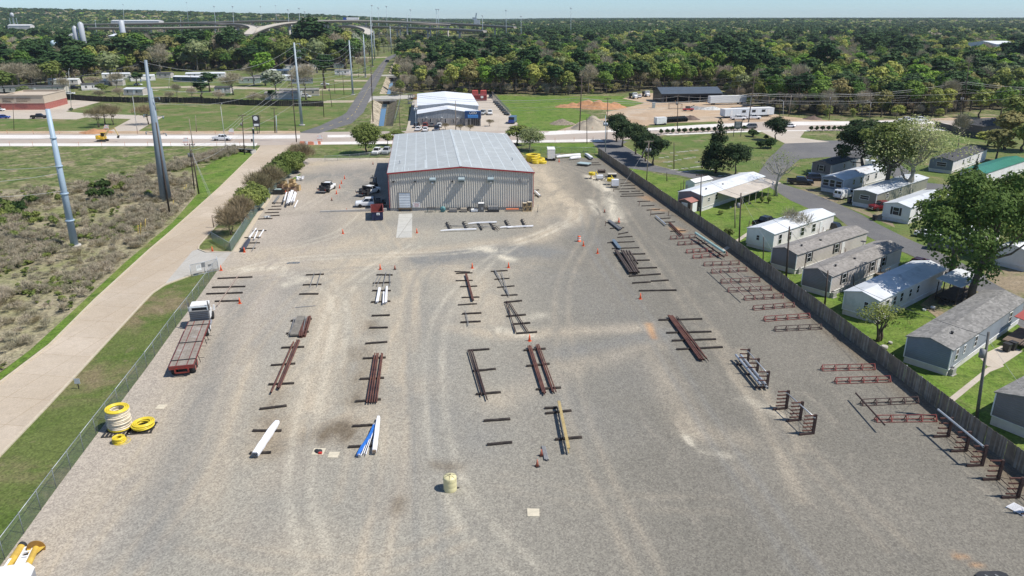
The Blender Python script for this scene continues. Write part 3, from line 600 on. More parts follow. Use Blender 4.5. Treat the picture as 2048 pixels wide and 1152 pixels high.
# the wide office part in front (lower) and taller shed behind
front=[a,Vector((W(958,251).x,a.y,0)),Vector((m2.x,m1.y,0)),m1]; zr_=zat(218,a.y)
shop=gable('shop_building','long white roofed shop with grey front and dark blue sign panel across the highway','building',front,zo,zr_,M_GREYW,M_WR)
back=[m1+Vector((0,.02,0)),Vector((W(956.5,211.6,zs_).x,m1.y+.02,0)),Vector((br.x,bl.y,0)),bl]
sh2=gable('shed','tall white roofed shed joined behind the grey fronted shop','building',back,zs_,zat(206,m1.y),M_GREYW,M_WR)
m=MB(); m.box(-.1,22,-.12,-.02,0,2.6); m.build('stone_band',M_STONE,shop)
for i,x in enumerate((1.6,4.4,7.1,9.8,12.6,15.4)):
    m=MB(); m.box(x,x+.5,-.2,-.13,1.0,2.4); wq=m.build('window',GL,shop); m=MB(); m.box(x-.08,x,-.22,-.13,.95,2.45); m.box(x+.5,x+.58,-.22,-.13,.95,2.45); m.build('frame',WHITE,wq)
for x in (3.0,8.5,14.2): m=MB(); m.box(x,x+.5,-.5,-.05,2.75,2.95); m.build('wall_light',WHITE,shop)
fx=(W(931,251)-a).x; PH=zat(222,a.y); PL=zat(236,a.y); M_BLUE=pm('blue_panel',(.012,.05,.16),.35,.08,1)
m=MB(); m.box(fx,fx+5.6,-1.6,.1,0,PL); ent=m.build('entrance',M_STONE,shop)
m=MB(); m.box(fx-.1,fx+5.7,-1.8,1,PL,PH); pan=m.build('sign_panel',M_BLUE,shop)
m=MB(); m.box(fx+1.0,fx+4.7,-1.86,-1.81,PL+.35,PL+1.4); m.build('light_sign_board',pm('pale_blue_sign',(.09,.32,.72),.4,.05),pan)
m=MB()
for i in range(11): m.box(fx+1.25+i*.3,fx+1.45+i*.3,-1.9,-1.865,PL+.75,PL+1.0)
m.build('lettering',pm('blue_ink',(.03,.14,.4),.5),pan)
m=MB()
for k,cx in enumerate((2.05,2.9,3.75)):
    n=18
    for i in range(n):
        t0,t1=2*pi*i/n,2*pi*(i+1)/n
        if k==0 and abs(atan2(sin(t0),cos(t0)))<.55: continue
        m.bar((fx+cx+.42*cos(t0),-1.88,PL+2.1+.42*sin(t0)),(fx+cx+.42*cos(t1),-1.88,PL+2.1+.42*sin(t1)),.12,.1,up=(0,1,0))
m.bar((fx+2.6,-1.88,PL+2.1),(fx+3.2,-1.88,PL+2.1),.1,.1); m.bar((fx+3.6,-1.88,PL+1.7),(fx+3.6,-1.88,PL+2.5),.1,.1,up=(0,1,0))
m.build('logo',WHITE,pan)
m=MB(); 
for i in range(4): m.box(fx+2.2+i*.8,fx+2.85+i*.8,-1.68,-1.61,.3,2.8)
m.box(fx+1.0,fx+1.7,-1.68,-1.61,0,2.4)
m.build('entrance_glass',GL,ent)
# ---- black open shed in the dirt lot
a,b_=W(1323,206),W(1442,204.5); d=(b_-a).normalized(); n=Vector((-d.y,d.x,0)); dep=14
c=[a,b_,b_+n*dep,a+n*dep-d*3]
c=[a,b_,b_+n*dep-d*2,a+n*dep-d*2]; ze=hat(187.5,a.y); zr=ze+2.2
M_BLK=ribm('black_cladding',(.022,.026,.032),.5,0,.45,.4); M_BR=ribm('dark_grey_roof',(.085,.105,.13),.6,0,.4,.5)
sh=thing('open_shed','long black open fronted metal shed with slate grey roof in the dirt lot','building',a)
ang=atan2(d.y,d.x); sh.rotation_euler=(0,0,ang); Ls=(b_-a).length
m=MB(); m.box(-.0,Ls,dep-.2,dep,0,ze); m.quad((0,0,0),(0,dep,0),(0,dep,ze),(0,dep/2,zr),(0,0,ze)); m.quad((Ls,0,0),(Ls,dep,0),(Ls,dep,ze),(Ls,dep/2,zr),(Ls,0,ze)); m.box(0,Ls,-.1,0,ze-1.0,ze)
m.box(Ls-4.5,Ls,-.05,0,0,ze-1); m.box(0,1.2,-.05,0,0,ze-1); m.build('wall',M_BLK,sh)
m=MB()
for s_ in (0,1):
    y0_,y1_=((-.4,dep/2) if s_==0 else (dep+.4,dep/2)); m.add([(-.4,y0_,ze-.05),(Ls+.4,y0_,ze-.05),(Ls+.4,y1_,zr+.1),(-.4,y1_,zr+.1),(-.4,y0_,ze-.15),(Ls+.4,y0_,ze-.15),(Ls+.4,y1_,zr),(-.4,y1_,zr)],[(0,1,2,3),(7,6,5,4),(0,4,5,1),(0,3,7,4),(1,5,6,2)])
m.build('roof',M_BR,sh)
for i in range(5):
    x=2.2+i*(Ls-7)/4.0; m=MB(); m.box(x-.18,x+.18,.0,.35,0,ze-.9); m.build('post',pm('shed_post',(.16,.14,.12),.6),sh)
for i in range(6):
    x=3.0+i*3.6; m=MB(); m.box(x-.09,x+.09,-1.5,-1.35,0,1.3); tag(m.build('bollard',pm('orange_post',(.42,.24,.12),.7),None,a+d*x+Vector((0,-.5,0))),'short rusty orange post before the black open shed','post',group='posts before the black shed')
# ---- brick strip mall on the left
M_STUC=pm('tan_stucco',(.50,.42,.33),.85,.05,.5); M_BRK,nt,bb,_=_new('red_brick'); 
br_=N(nt,'TexBrick',Scale=1.0,Mortar_Size=.02,Row_Height=.22,Brick_Width=.6); br_.inputs['Color1'].default_value=(.34,.075,.06,1); br_.inputs['Color2'].default_value=(.42,.11,.09,1); br_.inputs['Mortar'].default_value=(.4,.25,.2,1)
tcb=N(nt,'TexCoord'); mpb=nt.nodes.new('ShaderNodeMapping'); mpb.inputs['Rotation'].default_value=(pi/2,0,0); nt.links.new(tcb.outputs['Object'],mpb.inputs[0]); nt.links.new(mpb.outputs[0],br_.inputs['Vector']); nt.links.new(br_.outputs[0],bb.inputs['Base Color'])
f0,f1=W(3,220),W(92,219.5); f2=W(136,207.5); yb=f1.y
mall=thing('strip_mall','tan and red brick strip mall corner with dark sign lettering behind the parking lot','building',f0)
h1=hat(190,f1.y); hm=hat(206,f1.y)
e=f0+(f2-f1)
far0=Vector((f0.x-60,f0.y-.4,0)); 
m=MB()
def wallq(m,p,q,z0,z1,t=0): p=p-f0;q=q-f0; m.quad((p.x,p.y,z0),(q.x,q.y,z0),(q.x,q.y,z1),(p.x,p.y,z1))
for p,q in ((f0,f1),(f1,f2),(f2,e),(e,f0)): wallq(m,p,q,hm,h1)
m.quad(*[( (p-f0).x,(p-f0).y,h1-.6) for p in (f0,f1,f2,e)]); m.build('wall',M_STUC,mall)
m=MB(); 
for p,q in ((f0,f1),(f1,f2),(f2,e),(e,f0)): wallq(m,p,q,0,hm-.003)
m.build('brick_base',M_BRK,mall)
m=MB(); 
for p,q in ((f0,f1),(f1,f2),(f2,e)): m.bar((p-f0)+Vector((0,-.1,h1)),(q-f0)+Vector((0,-.1,h1)),.4,.3); m.bar((p-f0)+Vector((0,-.06,hm)),(q-f0)+Vector((0,-.06,hm)),.2,.2)
m.build('cornice',pm('cornice',(.55,.47,.38),.8),mall)
m=MB(); rs=random.Random(3)
for (x0,x1) in ((1.4,6.0),(7.2,13.2)):
    for row in range(3):
        x=x0
        while x<x1-(.0 if row<2 else 1.5): w_=rs.choice((.22,.3,.18)); m.box(x,x+w_,-.06,-.02,h1-1.5-row*.6,h1-1.15-row*.6); x+=w_+.12
m.build('lettering',pm('dark_letters',(.12,.09,.07),.6),mall)
wing=thing('strip_mall','brick strip mall wing with covered walk, cut by the left picture edge','building',(f0.x-1,f0.y-3,0))
m=MB(); m.box(-45,0,0,16,hat(206,f1.y),h1-.6); m.build('wall',M_STUC,wing); m=MB(); m.box(-45,-.2,2.5,15.8,0,hat(206,f1.y)-.01); m.build('brick_base',M_BRK,wing)
for i in range(5): m=MB(); m.box(-1-i*7,-.5-i*7,0.05,.5,0,hat(206,f1.y)-.01); m.build('column',M_STUC,wing)
# ================================================================ mobile homes
def shingle(name,c1,c2):
    m,nt,b,_=_new(name); tc=N(nt,'TexCoord').outputs['Object']; vo=N(nt,'TexVoronoi',Scale=2.2); nt.links.new(mapped(nt,tc,0,(1,1.8,1)),vo.inputs['Vector']); bw=N(nt,'RGBToBW'); nt.links.new(vo.outputs['Color'],bw.inputs[0])
    c=mixc(nt,ramp(nt,bw.outputs[0],.2,.8),c1,c2); c=mixc(nt,1.0,c,ramp(nt,noise(nt,.6,tc,5).outputs[0],.3,.7,(.85,.85,.85),(1.12,1.12,1.12)),'MULTIPLY'); nt.links.new(c,b.inputs['Base Color']); b.inputs['Roughness'].default_value=.95; return m
SH1=shingle('shingle_grey',(.17,.165,.155),(.27,.26,.245)); SH2=shingle('shingle_taupe',(.215,.20,.185),(.30,.28,.26)); SH3=shingle('shingle_dark',(.05,.05,.052),(.09,.09,.092))
MR_WH=ribm('white_metal_roof',(.74,.76,.78),.4,0,.4,.3,0,streak=(.5,.48,.45)); MR_RUST=ribm('rusty_white_roof',(.66,.68,.70),.4,0,.5,.25,0,streak=(.26,.13,.08)); MR_WEATH=ribm('weathered_roof',(.62,.64,.66),.5,0,.5,.25,0,streak=(.36,.37,.39)); MR_GREEN=ribm('green_metal_roof',(.04,.2,.13),.4,0,.4,.3)
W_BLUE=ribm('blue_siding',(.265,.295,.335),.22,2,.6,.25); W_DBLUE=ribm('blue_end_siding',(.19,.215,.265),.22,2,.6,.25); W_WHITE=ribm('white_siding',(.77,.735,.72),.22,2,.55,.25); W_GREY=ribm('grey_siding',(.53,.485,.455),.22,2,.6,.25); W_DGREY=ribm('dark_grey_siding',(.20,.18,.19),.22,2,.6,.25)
W_OLIVE=ribm('olive_siding',(.26,.255,.20),.22,2,.6,.25); W_BEIGE=ribm('beige_siding',(.55,.52,.46),.22,2,.6,.25); W_PALE=ribm('pale_siding',(.63,.60,.58),.3,0,.6,.25,0,streak=(.36,.37,.33)); SKIRT=ribm('skirting_white',(.72,.69,.67),.3,0,.6,.5,0,streak=(.42,.4,.35))
SHUT=pm('shutter_dark',(.025,.022,.022),.6)
def win(parent,p,ax,w_,h_,shutters=False,proud=.03):
    """window on a wall: p centre, ax 'x' (long wall, facing -y) or 'y' (end wall, facing -x)"""
    def B(m,u0,u1,z0,z1,o0,o1):
        if ax=='x': m.box(p[0]+u0,p[0]+u1,p[1]-o1,p[1]-o0,p[2]+z0,p[2]+z1)
        else: m.box(p[0]-o1,p[0]-o0,p[1]+u0,p[1]+u1,p[2]+z0,p[2]+z1)
    m=MB(); B(m,-w_/2,w_/2,-h_/2,h_/2,.004,.03); o=m.build('window',GL,parent)
    m=MB(); t=.07
    B(m,-w_/2-t,-w_/2,-h_/2-t,h_/2+t,.002,.06); B(m,w_/2,w_/2+t,-h_/2-t,h_/2+t,.002,.06); B(m,-w_/2,w_/2,h_/2,h_/2+t,.003,.055); B(m,-w_/2,w_/2,-h_/2-t,-h_/2,.003,.055); B(m,-w_/2,w_/2,-.03,.03,.031,.05)
    m.build('frame',WHITE,o)
    if shutters:
        for s in (-1,1): m=MB(); B(m,s*(w_/2+.27)-.19,s*(w_/2+.27)+.19,-h_/2-.05,h_/2+.05,.004,.045); m.build('shutter',SHUT,o)
    return o
def home(name,label,A,Bp,Cp,Ln,Wd,wall,endw,roof,skirt=SKIRT,zs=.75,zw=3.15,rise=.6,wins=(),ewins=(),door=None,steps=True,vents=0,group=None,ov=.18,turn=0):
    A=W(*A) if not isinstance(A,Vector) else A; B_=W(*Bp) if not isinstance(Bp,Vector) else Bp; Cc=W(*Cp) if not isinstance(Cp,Vector) else Cp
    rz=atan2((Cc-B_).y,(Cc-B_).x)+turn; h=thing(name,label,'mobile home',B_,rz,group)
    m=MB(); m.box(.06,Ln-.06,.06,Wd-.06,-.1,zs); m.build('skirting',skirt,h)
    m=MB(); m.quad((0,0,zs),(Ln,0,zs),(Ln,0,zw),(0,0,zw)); m.quad((0,Wd,zs),(Ln,Wd,zs),(Ln,Wd,zw),(0,Wd,zw)); m.quad((0,0,zs),(Ln,0,zs),(Ln,Wd,zs),(0,Wd,zs)); m.quad((Ln,0,zs),(Ln,Wd,zs),(Ln,Wd,zw),(Ln,Wd/2,zw+rise),(Ln,0,zw)); m.build('wall',wall,h)
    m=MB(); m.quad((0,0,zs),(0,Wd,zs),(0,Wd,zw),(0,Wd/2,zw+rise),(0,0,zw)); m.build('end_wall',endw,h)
    m=MB(); m.bar((-.02,0,zs),(-.02,0,zw),.1,.1); m.bar((-.02,Wd,zs),(-.02,Wd,zw),.1,.1); m.bar((-.03,-.02,zs),(-.03,Wd+.02,zs),.06,.09); m.bar((0,-.03,zs),(Ln,-.03,zs),.06,.09); m.build('corner_trim',WHITE,h)
    m=MB(); sl=rise/(Wd/2)
    for y,s in ((-ov,1),(Wd+ov,-1)):
        z=zw-sl*ov+.03; yr=Wd/2; m.add([(-ov,y,z),(Ln+ov,y,z),(Ln+ov,yr,zw+rise+.03),(-ov,yr,zw+rise+.03),(-ov,y,z+.1),(Ln+ov,y,z+.1),(Ln+ov,yr,zw+rise+.13),(-ov,yr,zw+rise+.13)],[(0,1,2,3),(4,5,6,7),(0,1,5,4),(0,3,7,4),(1,2,6,5)])
    rf=m.build('roof',roof,h)
    for i in range(vents):
        x=Ln*(.15+.25*i); m=MB(); y=Wd*.3; z=zw+sl*y+.13
        if i%2==0: m.lathe([(.12,-.05),(.12,.18),(.2,.2),(.18,.28),(.03,.3)],8,(x,y,z))
        else: m.box(x,x+.3,y-.15,y+.15,z-.05,z+.16)
        m.build('roof_vent',DARKM,rf)
    for x,w_,h_,s in wins: win(h,(x,0,zs+1.35),'x',w_,h_,s)
    for y,w_,h_,s in ewins: win(h,(0,y,zs+1.35),'y',w_,h_,s)
    if door is not None:
        x=door; m=MB(); m.box(x-.45,x+.45,-.06,-.005,zs+.05,zs+2.05); d=m.build('door',WHITE,h); m=MB(); m.box(x+.3,x+.36,-.12,-.06,zs+.95,zs+1.05); m.build('handle',DARKM,d)
        if steps:
            m=MB(); m.box(x-.8,x+.8,-1.5,-.07,zs-.12,zs); 
            for k in range(3): m.box(x+.8+k*.3,x+1.1+k*.3,-1.4,-.2,0,zs-.12-.2*k)
            for px_ in (x-.75,x+.75):
                for py in (-1.45,-.15): m.bar((px_,py,0),(px_,py,zs+.9),.07)
            m.bar((x-.75,-1.45,zs+.9),(x+.75,-1.45,zs+.9),.07); m.bar((x-.75,-1.45,zs+.45),(x+.75,-1.45,zs+.45),.05); m.build('porch',pm('porch_wood',(.2,.16,.12),.85,.25),h)
    return h
g='mobile homes along the park road'
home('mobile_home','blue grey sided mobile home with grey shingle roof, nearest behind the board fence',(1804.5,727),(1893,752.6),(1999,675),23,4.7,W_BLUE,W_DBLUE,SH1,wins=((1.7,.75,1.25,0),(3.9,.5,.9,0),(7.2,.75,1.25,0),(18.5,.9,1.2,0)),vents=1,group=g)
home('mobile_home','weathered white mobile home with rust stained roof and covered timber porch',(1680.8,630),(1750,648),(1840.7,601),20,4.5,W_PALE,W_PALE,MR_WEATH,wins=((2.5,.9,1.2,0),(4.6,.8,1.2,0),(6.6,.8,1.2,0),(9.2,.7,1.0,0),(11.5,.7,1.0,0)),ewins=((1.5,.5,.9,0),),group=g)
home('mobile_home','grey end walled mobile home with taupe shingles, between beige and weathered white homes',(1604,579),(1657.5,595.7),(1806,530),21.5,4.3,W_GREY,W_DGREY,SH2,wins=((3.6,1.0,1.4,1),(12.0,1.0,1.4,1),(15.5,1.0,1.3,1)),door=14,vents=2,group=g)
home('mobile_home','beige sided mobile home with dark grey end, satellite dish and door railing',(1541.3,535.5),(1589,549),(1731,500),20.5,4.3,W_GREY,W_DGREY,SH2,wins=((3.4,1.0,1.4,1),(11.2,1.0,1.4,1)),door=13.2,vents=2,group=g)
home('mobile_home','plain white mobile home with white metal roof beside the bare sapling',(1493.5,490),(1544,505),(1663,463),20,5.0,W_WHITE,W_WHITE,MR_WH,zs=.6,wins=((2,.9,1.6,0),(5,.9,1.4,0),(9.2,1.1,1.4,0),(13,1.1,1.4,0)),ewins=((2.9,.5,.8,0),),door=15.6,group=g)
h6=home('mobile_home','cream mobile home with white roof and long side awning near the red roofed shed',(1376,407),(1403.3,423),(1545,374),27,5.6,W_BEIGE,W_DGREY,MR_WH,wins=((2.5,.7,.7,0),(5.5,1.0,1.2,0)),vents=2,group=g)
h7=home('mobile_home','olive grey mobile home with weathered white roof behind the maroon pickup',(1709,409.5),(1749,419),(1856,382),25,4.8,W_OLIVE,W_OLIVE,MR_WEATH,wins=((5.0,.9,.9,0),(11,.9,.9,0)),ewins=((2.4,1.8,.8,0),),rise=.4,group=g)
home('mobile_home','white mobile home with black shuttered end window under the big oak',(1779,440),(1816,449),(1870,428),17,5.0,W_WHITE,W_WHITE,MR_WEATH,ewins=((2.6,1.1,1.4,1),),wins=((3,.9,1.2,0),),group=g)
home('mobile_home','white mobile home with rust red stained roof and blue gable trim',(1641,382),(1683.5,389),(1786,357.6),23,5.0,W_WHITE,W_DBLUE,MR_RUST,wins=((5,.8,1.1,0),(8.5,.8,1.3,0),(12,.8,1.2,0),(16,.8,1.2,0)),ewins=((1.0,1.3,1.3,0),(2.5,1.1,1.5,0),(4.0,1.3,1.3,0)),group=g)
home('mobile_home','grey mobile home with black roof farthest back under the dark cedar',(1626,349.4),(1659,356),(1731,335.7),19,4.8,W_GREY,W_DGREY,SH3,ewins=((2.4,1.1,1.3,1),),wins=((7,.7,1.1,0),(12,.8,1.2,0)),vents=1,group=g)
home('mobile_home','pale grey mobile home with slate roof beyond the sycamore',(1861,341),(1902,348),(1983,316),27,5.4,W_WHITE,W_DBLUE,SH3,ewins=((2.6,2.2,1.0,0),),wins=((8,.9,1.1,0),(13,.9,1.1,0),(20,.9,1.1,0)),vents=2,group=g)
home('mobile_home','long white mobile home with green metal roof at the right edge',(1935,362),(1965,374),(2048,345),27,5.2,W_WHITE,W_WHITE,MR_GREEN,wins=((3,.9,1.1,0),),group=g)
home('mobile_home','grey ended mobile home with white skirting in the lower right corner',(2006,862),(2088,893),(2200,820),20,4.8,W_GREY,W_DGREY,SH1,zs=1.0,zw=3.4,group=g)
home('mobile_home','small white mobile home at the right edge beyond the big oak trunks',(2020,532),(2050,545),(2150,510),16,4.5,W_WHITE,W_WHITE,MR_WH,group=g)
home('mobile_home','white mobile home showing between the two big oak trunks',(1905,497),(1935,508),(1985,488),12,4.5,W_WHITE,W_WHITE,MR_WH,group=g)
# things on the homes
def child_box(parent,name,mat,*b): m=MB(); m.box(*b); return m.build(name,mat,parent)
m=MB()
for i in range(7):
    x=6+i*2.9; m.bar((x,-4.2,0),(x,-4.2,2.5),.09); 
m.add([(5.5,0,3.0),(26,0,3.0),(26,-4.4,2.45),(5.5,-4.4,2.45),(5.5,0,3.1),(26,0,3.1),(26,-4.4,2.55),(5.5,-4.4,2.55)],[(0,1,2,3),(4,5,6,7),(0,1,5,4),(2,3,7,6),(1,2,6,5),(0,3,7,4)])
m.build('awning',ribm('tan_awning',(.55,.48,.40),.4,0,.5,.4,0,streak=(.72,.72,.70)),h6)
hp=thing('porch','dark covered timber porch with railings joined to the weathered white home','porch',W(1870,600),radians(39))
m=MB()
for x in (0,2.2,4.4,6.6):
    for y in (0,-2.6): m.bar((x,y,0),(x,y,2.7),.12)
m.box(-.1,6.7,-2.7,.1,.55,.7); m.bar((0,-2.6,1.5),(6.6,-2.6,1.5),.09); m.bar((0,-2.6,1.1),(6.6,-2.6,1.1),.06); m.bar((6.6,-2.6,1.5),(6.6,0,1.5),.09)
for k in range(4): m.box(-.35-k*.3,-.05-k*.3,-2,-.8,0,.5-.13*k)
m.build('deck',pm('porch_dark',(.07,.055,.045),.9,.3),hp)
m=MB(); m.add([(-.3,.3,3.1),(6.9,.3,3.1),(6.9,-3,2.7),(-.3,-3,2.7),(-.3,.3,3.2),(6.9,.3,3.2),(6.9,-3,2.8),(-.3,-3,2.8)],[(0,1,2,3),(4,5,6,7),(0,1,5,4),(2,3,7,6),(1,2,6,5),(0,3,7,4)]); m.build('roof',MR_WEATH,hp)
hp=thing('porch','timber deck porch with small red awning beside the blue grey home','porch',W(2002,690),radians(40))
m=MB()
for x in (0,2,4,6): m.bar((x,-2.4,0),(x,-2.4,1.9),.1)
m.box(0,6,-2.4,0,.6,.75); m.bar((0,-2.4,1.8),(6,-2.4,1.8),.08); m.bar((0,-2.4,1.3),(6,-2.4,1.3),.06); m.build('deck',pm('porch_brown',(.16,.12,.09),.9,.3),hp)
m=MB(); m.add([(2.5,-.0,3.0),(6.5,0,3.0),(6.5,-2.6,2.6),(2.5,-2.6,2.6),(2.5,0,3.08),(6.5,0,3.08),(6.5,-2.6,2.68),(2.5,-2.6,2.68)],[(0,1,2,3),(4,5,6,7),(0,1,5,4),(2,3,7,6),(1,2,6,5),(0,3,7,4)]); m.build('awning',pm('red_awning',(.33,.07,.05),.5),hp)
# sheds and the camper
def shed(label,p,rz,l,wd,h,wall,roof,cat='shed',name='garden_shed'):
    s=thing(name,label,cat,W(*p),rz); m=MB(); m.box(0,l,0,wd,0,h); m.quad((0,0,h),(0,wd,h),(0,wd/2,h+.45)); m.quad((l,0,h),(l,wd,h),(l,wd/2,h+.45)); m.build('wall',wall,s)
    m=MB()
    for y,yr in ((-.15,wd/2),(wd+.15,wd/2)): m.add([(-.15,y,h-.02),(l+.15,y,h-.02),(l+.15,yr,h+.5),(-.15,yr,h+.5),(-.15,y,h+.05),(l+.15,y,h+.05),(l+.15,yr,h+.57),(-.15,yr,h+.57)],[(0,1,2,3),(4,5,6,7),(0,1,5,4),(0,3,7,4),(1,2,6,5)])
    m.build('roof',roof,s); m=MB(); m.box(-.03,-.005,wd*.25,wd*.75,.05,h-.2); m.box(l*.2,l*.7,-.03,-.005,.05,h-.2); m.build('door',WHITE,s); return s
SHB=pm('shed_brown',(.12,.09,.075),.7,.2); SHR=pm('shed_red_roof',(.36,.16,.13),.6,.12)
shed('small garden shed with faded red roof and white door against the board fence',(1380,427),radians(45),3.4,2.8,2.2,SHB,SHR)
shed('rust red garden shed between the white and olive mobile homes',(1752,365),radians(41),4.5,3,2.1,pm('rusty_red',(.3,.1,.07),.7,.2),SHR)
shed('white travel camper parked behind the cream mobile home',(1388,386),radians(40),6.5,2.5,2.3,WHITE,WHITE,'camper','travel_trailer')
ACM=pm('air_conditioner_grey',(.36,.36,.34),.6,.1)
for u,v,lb in ((1900,748,'grey air conditioner box at the near corner of the blue grey home'),(1664,594,'grey air conditioner box beside the grey end walled home'),(1596,546,'grey air conditioner box beside the beige sided home'),(1551,502,'small air conditioner box beside the plain white home'),(1757,418,'air conditioner box against the olive grey home')):
    o=thing('air_conditioner',lb,'air conditioner',W(u,v),.6); m=MB(); m.box(-.4,.4,-.4,.4,.08,.8); m.build('casing',ACM,o); m=MB(); m.lathe([(.05,.8),(.3,.8),(.3,.84),(.05,.84)],12); m.build('fan_grille',DARKM,o); m=MB(); m.box(-.5,.5,-.5,.5,0,.08); m.build('base',CONC,o)
for u,v,lb,c_,s_ in ((1480,412,'black plastic tub in the cream home garden',DARKM,.5),(1500,408,'second black tub in the cream home garden',DARKM,.5),(1461,416,'small white bucket under the awning edge',WHITE,.35),(1848,622,'pale rubbish bag on the bare soil by the weathered home',WHITE,.5),(1865,618,'blue plastic crate on the bare soil by the weathered home',BLUEC if 'BLUEC' in globals() else WHITE,.6),(1780,688,'pale stone beside the trunk by the fence',CONC,.5),(1768,699,'grey plastic sheet scrap by the fence trunk',CONC,.8)):
    m=MB(); m.lathe([(s_*.35,0),(s_*.5,s_*.25),(s_*.48,s_*.6),(s_*.4,s_*.62),(.02,s_*.5)],9); o=m.build('garden_tub' if s_<.55 else 'yard_litter',c_); o.location=W(u,v); tag(o,lb,'clutter')
# trailers and offices in the dirt lot
def boxtrailer(label,p,q,h,wd,mat,z0=.9,win_=0,cat='trailer',name='box_trailer',group=None):
    a=W(*p); b=W(*q); rz=atan2((b-a).y,(b-a).x); ln=(b-a).length; t=thing(name,label,cat,a,rz,group)
    m=MB(); m.box(0,ln,0,wd,z0,z0+h); bd=m.build('body',mat,t)
    m=MB(); 
    for k in range(int(ln//1.2)): m.box(k*1.2+.05,k*1.2+.1,-.03,0.01,z0+.05,z0+h-.05)
    m.box(-.02,ln+.02,-.04,wd+.02,z0+h,z0+h+.06); m.build('ribs',WHITE,bd)
    for x in (ln*.78,ln*.88): m=MB(); m.lathe([(.3,0),(.48,.02),(.48,.3),(.3,.3)],14,(x,.0,.48),axis='y'); m.build('wheel',DARKM,t)
    m=MB(); m.box(ln*.1,ln*.14,.3,.5,0,z0); m.box(ln*.1,ln*.14,wd-.5,wd-.3,0,z0); m.box(.2,ln-.2,.4,wd-.4,z0-.25,z0-.01); m.build('frame',DARKM,t)
    for k in range(win_): 
        x=ln*(.18+.2*k); m=MB(); 
        if k in (0,win_-1): x=ln*(.13 if k==0 else .88); m.box(x-.5,x+.5,-.07,-.035,z0+.1,z0+2.2); m.build('door',WHITE,t)
        else: m.box(x-.8,x+.8,-.07,-.035,z0+1.2,z0+2.1); m.build('window',GL,t)
    return t
OFFW=pm('office_white',(.68,.73,.77),.5,.04,.6,dirt=(.5,.5,.5),damt=.2)
boxtrailer('long white site office trailer with doors and three windows','1448,240'.split(',') and (1449,237),(1547,233),2.6,3.6,OFFW,.8,5,'site office','office_trailer')
boxtrailer('pale ribbed cargo trailer standing between the black shed and site office',(1420,210.5),(1492,208.5),2.9,2.6,OFFW)
boxtrailer('small white enclosed trailer by the highway edge near the stacked pipes',(1313,251),(1333,250),2.2,2.2,WHITE,.5)
boxtrailer('white enclosed cargo trailer parked at the back of the gravel yard',(1095,322),(1110,322),2.5,4.6,WHITE,.6)
# red containers behind the shop
RC=ribm('container_red',(.22,.035,.035),.4,0,.6,.6); RC2=ribm('container_red_light',(.45,.08,.07),.4,0,.6,.6)
for i,(p,q,h_,lb) in enumerate((((945.5,202),(958,202),2.6,'dark red steel container nearest the white roofed shed wall'),((959,202),(973,202),2.6,'dark red steel container with white door placard, right of its twin'),((944,193),(955,193),2.6,'bright red container behind the left dark red one'),((961,193),(972,193),2.6,'bright red container behind the right dark red one'))):
    a=W(*p); b=W(*q); t=thing('shipping_container',lb,'container',a,0,'red containers behind the shop'); ln=(b-a).length
    m=MB(); m.box(0,ln,0,6,.1,h_); m.build('body',RC if i<2 else RC2,t); m=MB(); m.box(0,ln,-.06,-.003,h_-.1,h_); m.box(0,.1,-.06,-.003,.1,h_-.1); m.box(ln-.1,ln,-.06,-.003,.1,h_-.1); m.build('frame',RC2,t)
    if i==1: m=MB(); m.box(.6,1.8,-.1,-.065,1.3,2.3); m.build('placard',WHITE,t)
# ================================================================ fences
M_BOARD=pm('fence_boards',(.215,.175,.13),.9,.25,1.2,dirt=(.11,.095,.08),dscale=.9,damt=.6); M_BOARD2=pm('fence_boards_light',(.265,.235,.195),.9,.25,1.2)
FW=[W(1195,308)-Vector((0,1,0))]+[W(*q) for q in((1291,377),(1362,427),(1460,496),(1512,535),(1663,652),(1805,762),(1937,868),(2048,950))]+[Vector((44.9,44,0)),Vector((45.4,36,0))]
wf=thing('board_fence','long weathered grey brown board fence between the gravel yard and trailer park','fence',(0,0,0))
m=MB(); rails=MB(); rs=random.Random(5); zf=0
for a,b_ in zip(FW,FW[1:]):
    d=(b_-a); Lf=d.length; d.normalize(); k=max(1,int(Lf/.16)); n=Vector((-d.y,d.x,0)); 
    for i in range(k):
        p=a+d*(Lf*i/k)+n*rs.uniform(-.012,.012); q=p+d*.15; h_=1.98+.1*mnoise.noise(Vector((p.x*.15,p.y*.15,0)))+rs.uniform(-.03,.03); lean=n*rs.uniform(-.02,.02)
        m.add([p,q,q+lean+Vector((0,0,h_)),p+lean+Vector((0,0,h_)),p+n*.02,q+n*.02,q+n*.02+lean+Vector((0,0,h_)),p+n*.02+lean+Vector((0,0,h_))],[(0,1,2,3),(7,6,5,4),(0,4,5,1),(3,2,6,7),(0,3,7,4),(1,5,6,2)],0 if rs.random()<.72 else 1)
    for z in (.4,1.0,1.6): rails.bar(a+n*.07+Vector((0,0,z)),b_+n*.07+Vector((0,0,z)),.05,.09)
m.build('boards',[M_BOARD,M_BOARD2],wf); rails.build('rail',M_BOARD,wf)
tot=0
for a,b_ in zip(FW,FW[1:]):
    k=max(1,int((b_-a).length/2.44))
    for i in range(k):
        if tot<98: p=a.lerp(b_,i/k); m=MB(); m.tube(Vector((.16,0,0)),Vector((.16,0,1.9)),.04,n=6); m.build('post',STEELG,wf,p); tot+=1
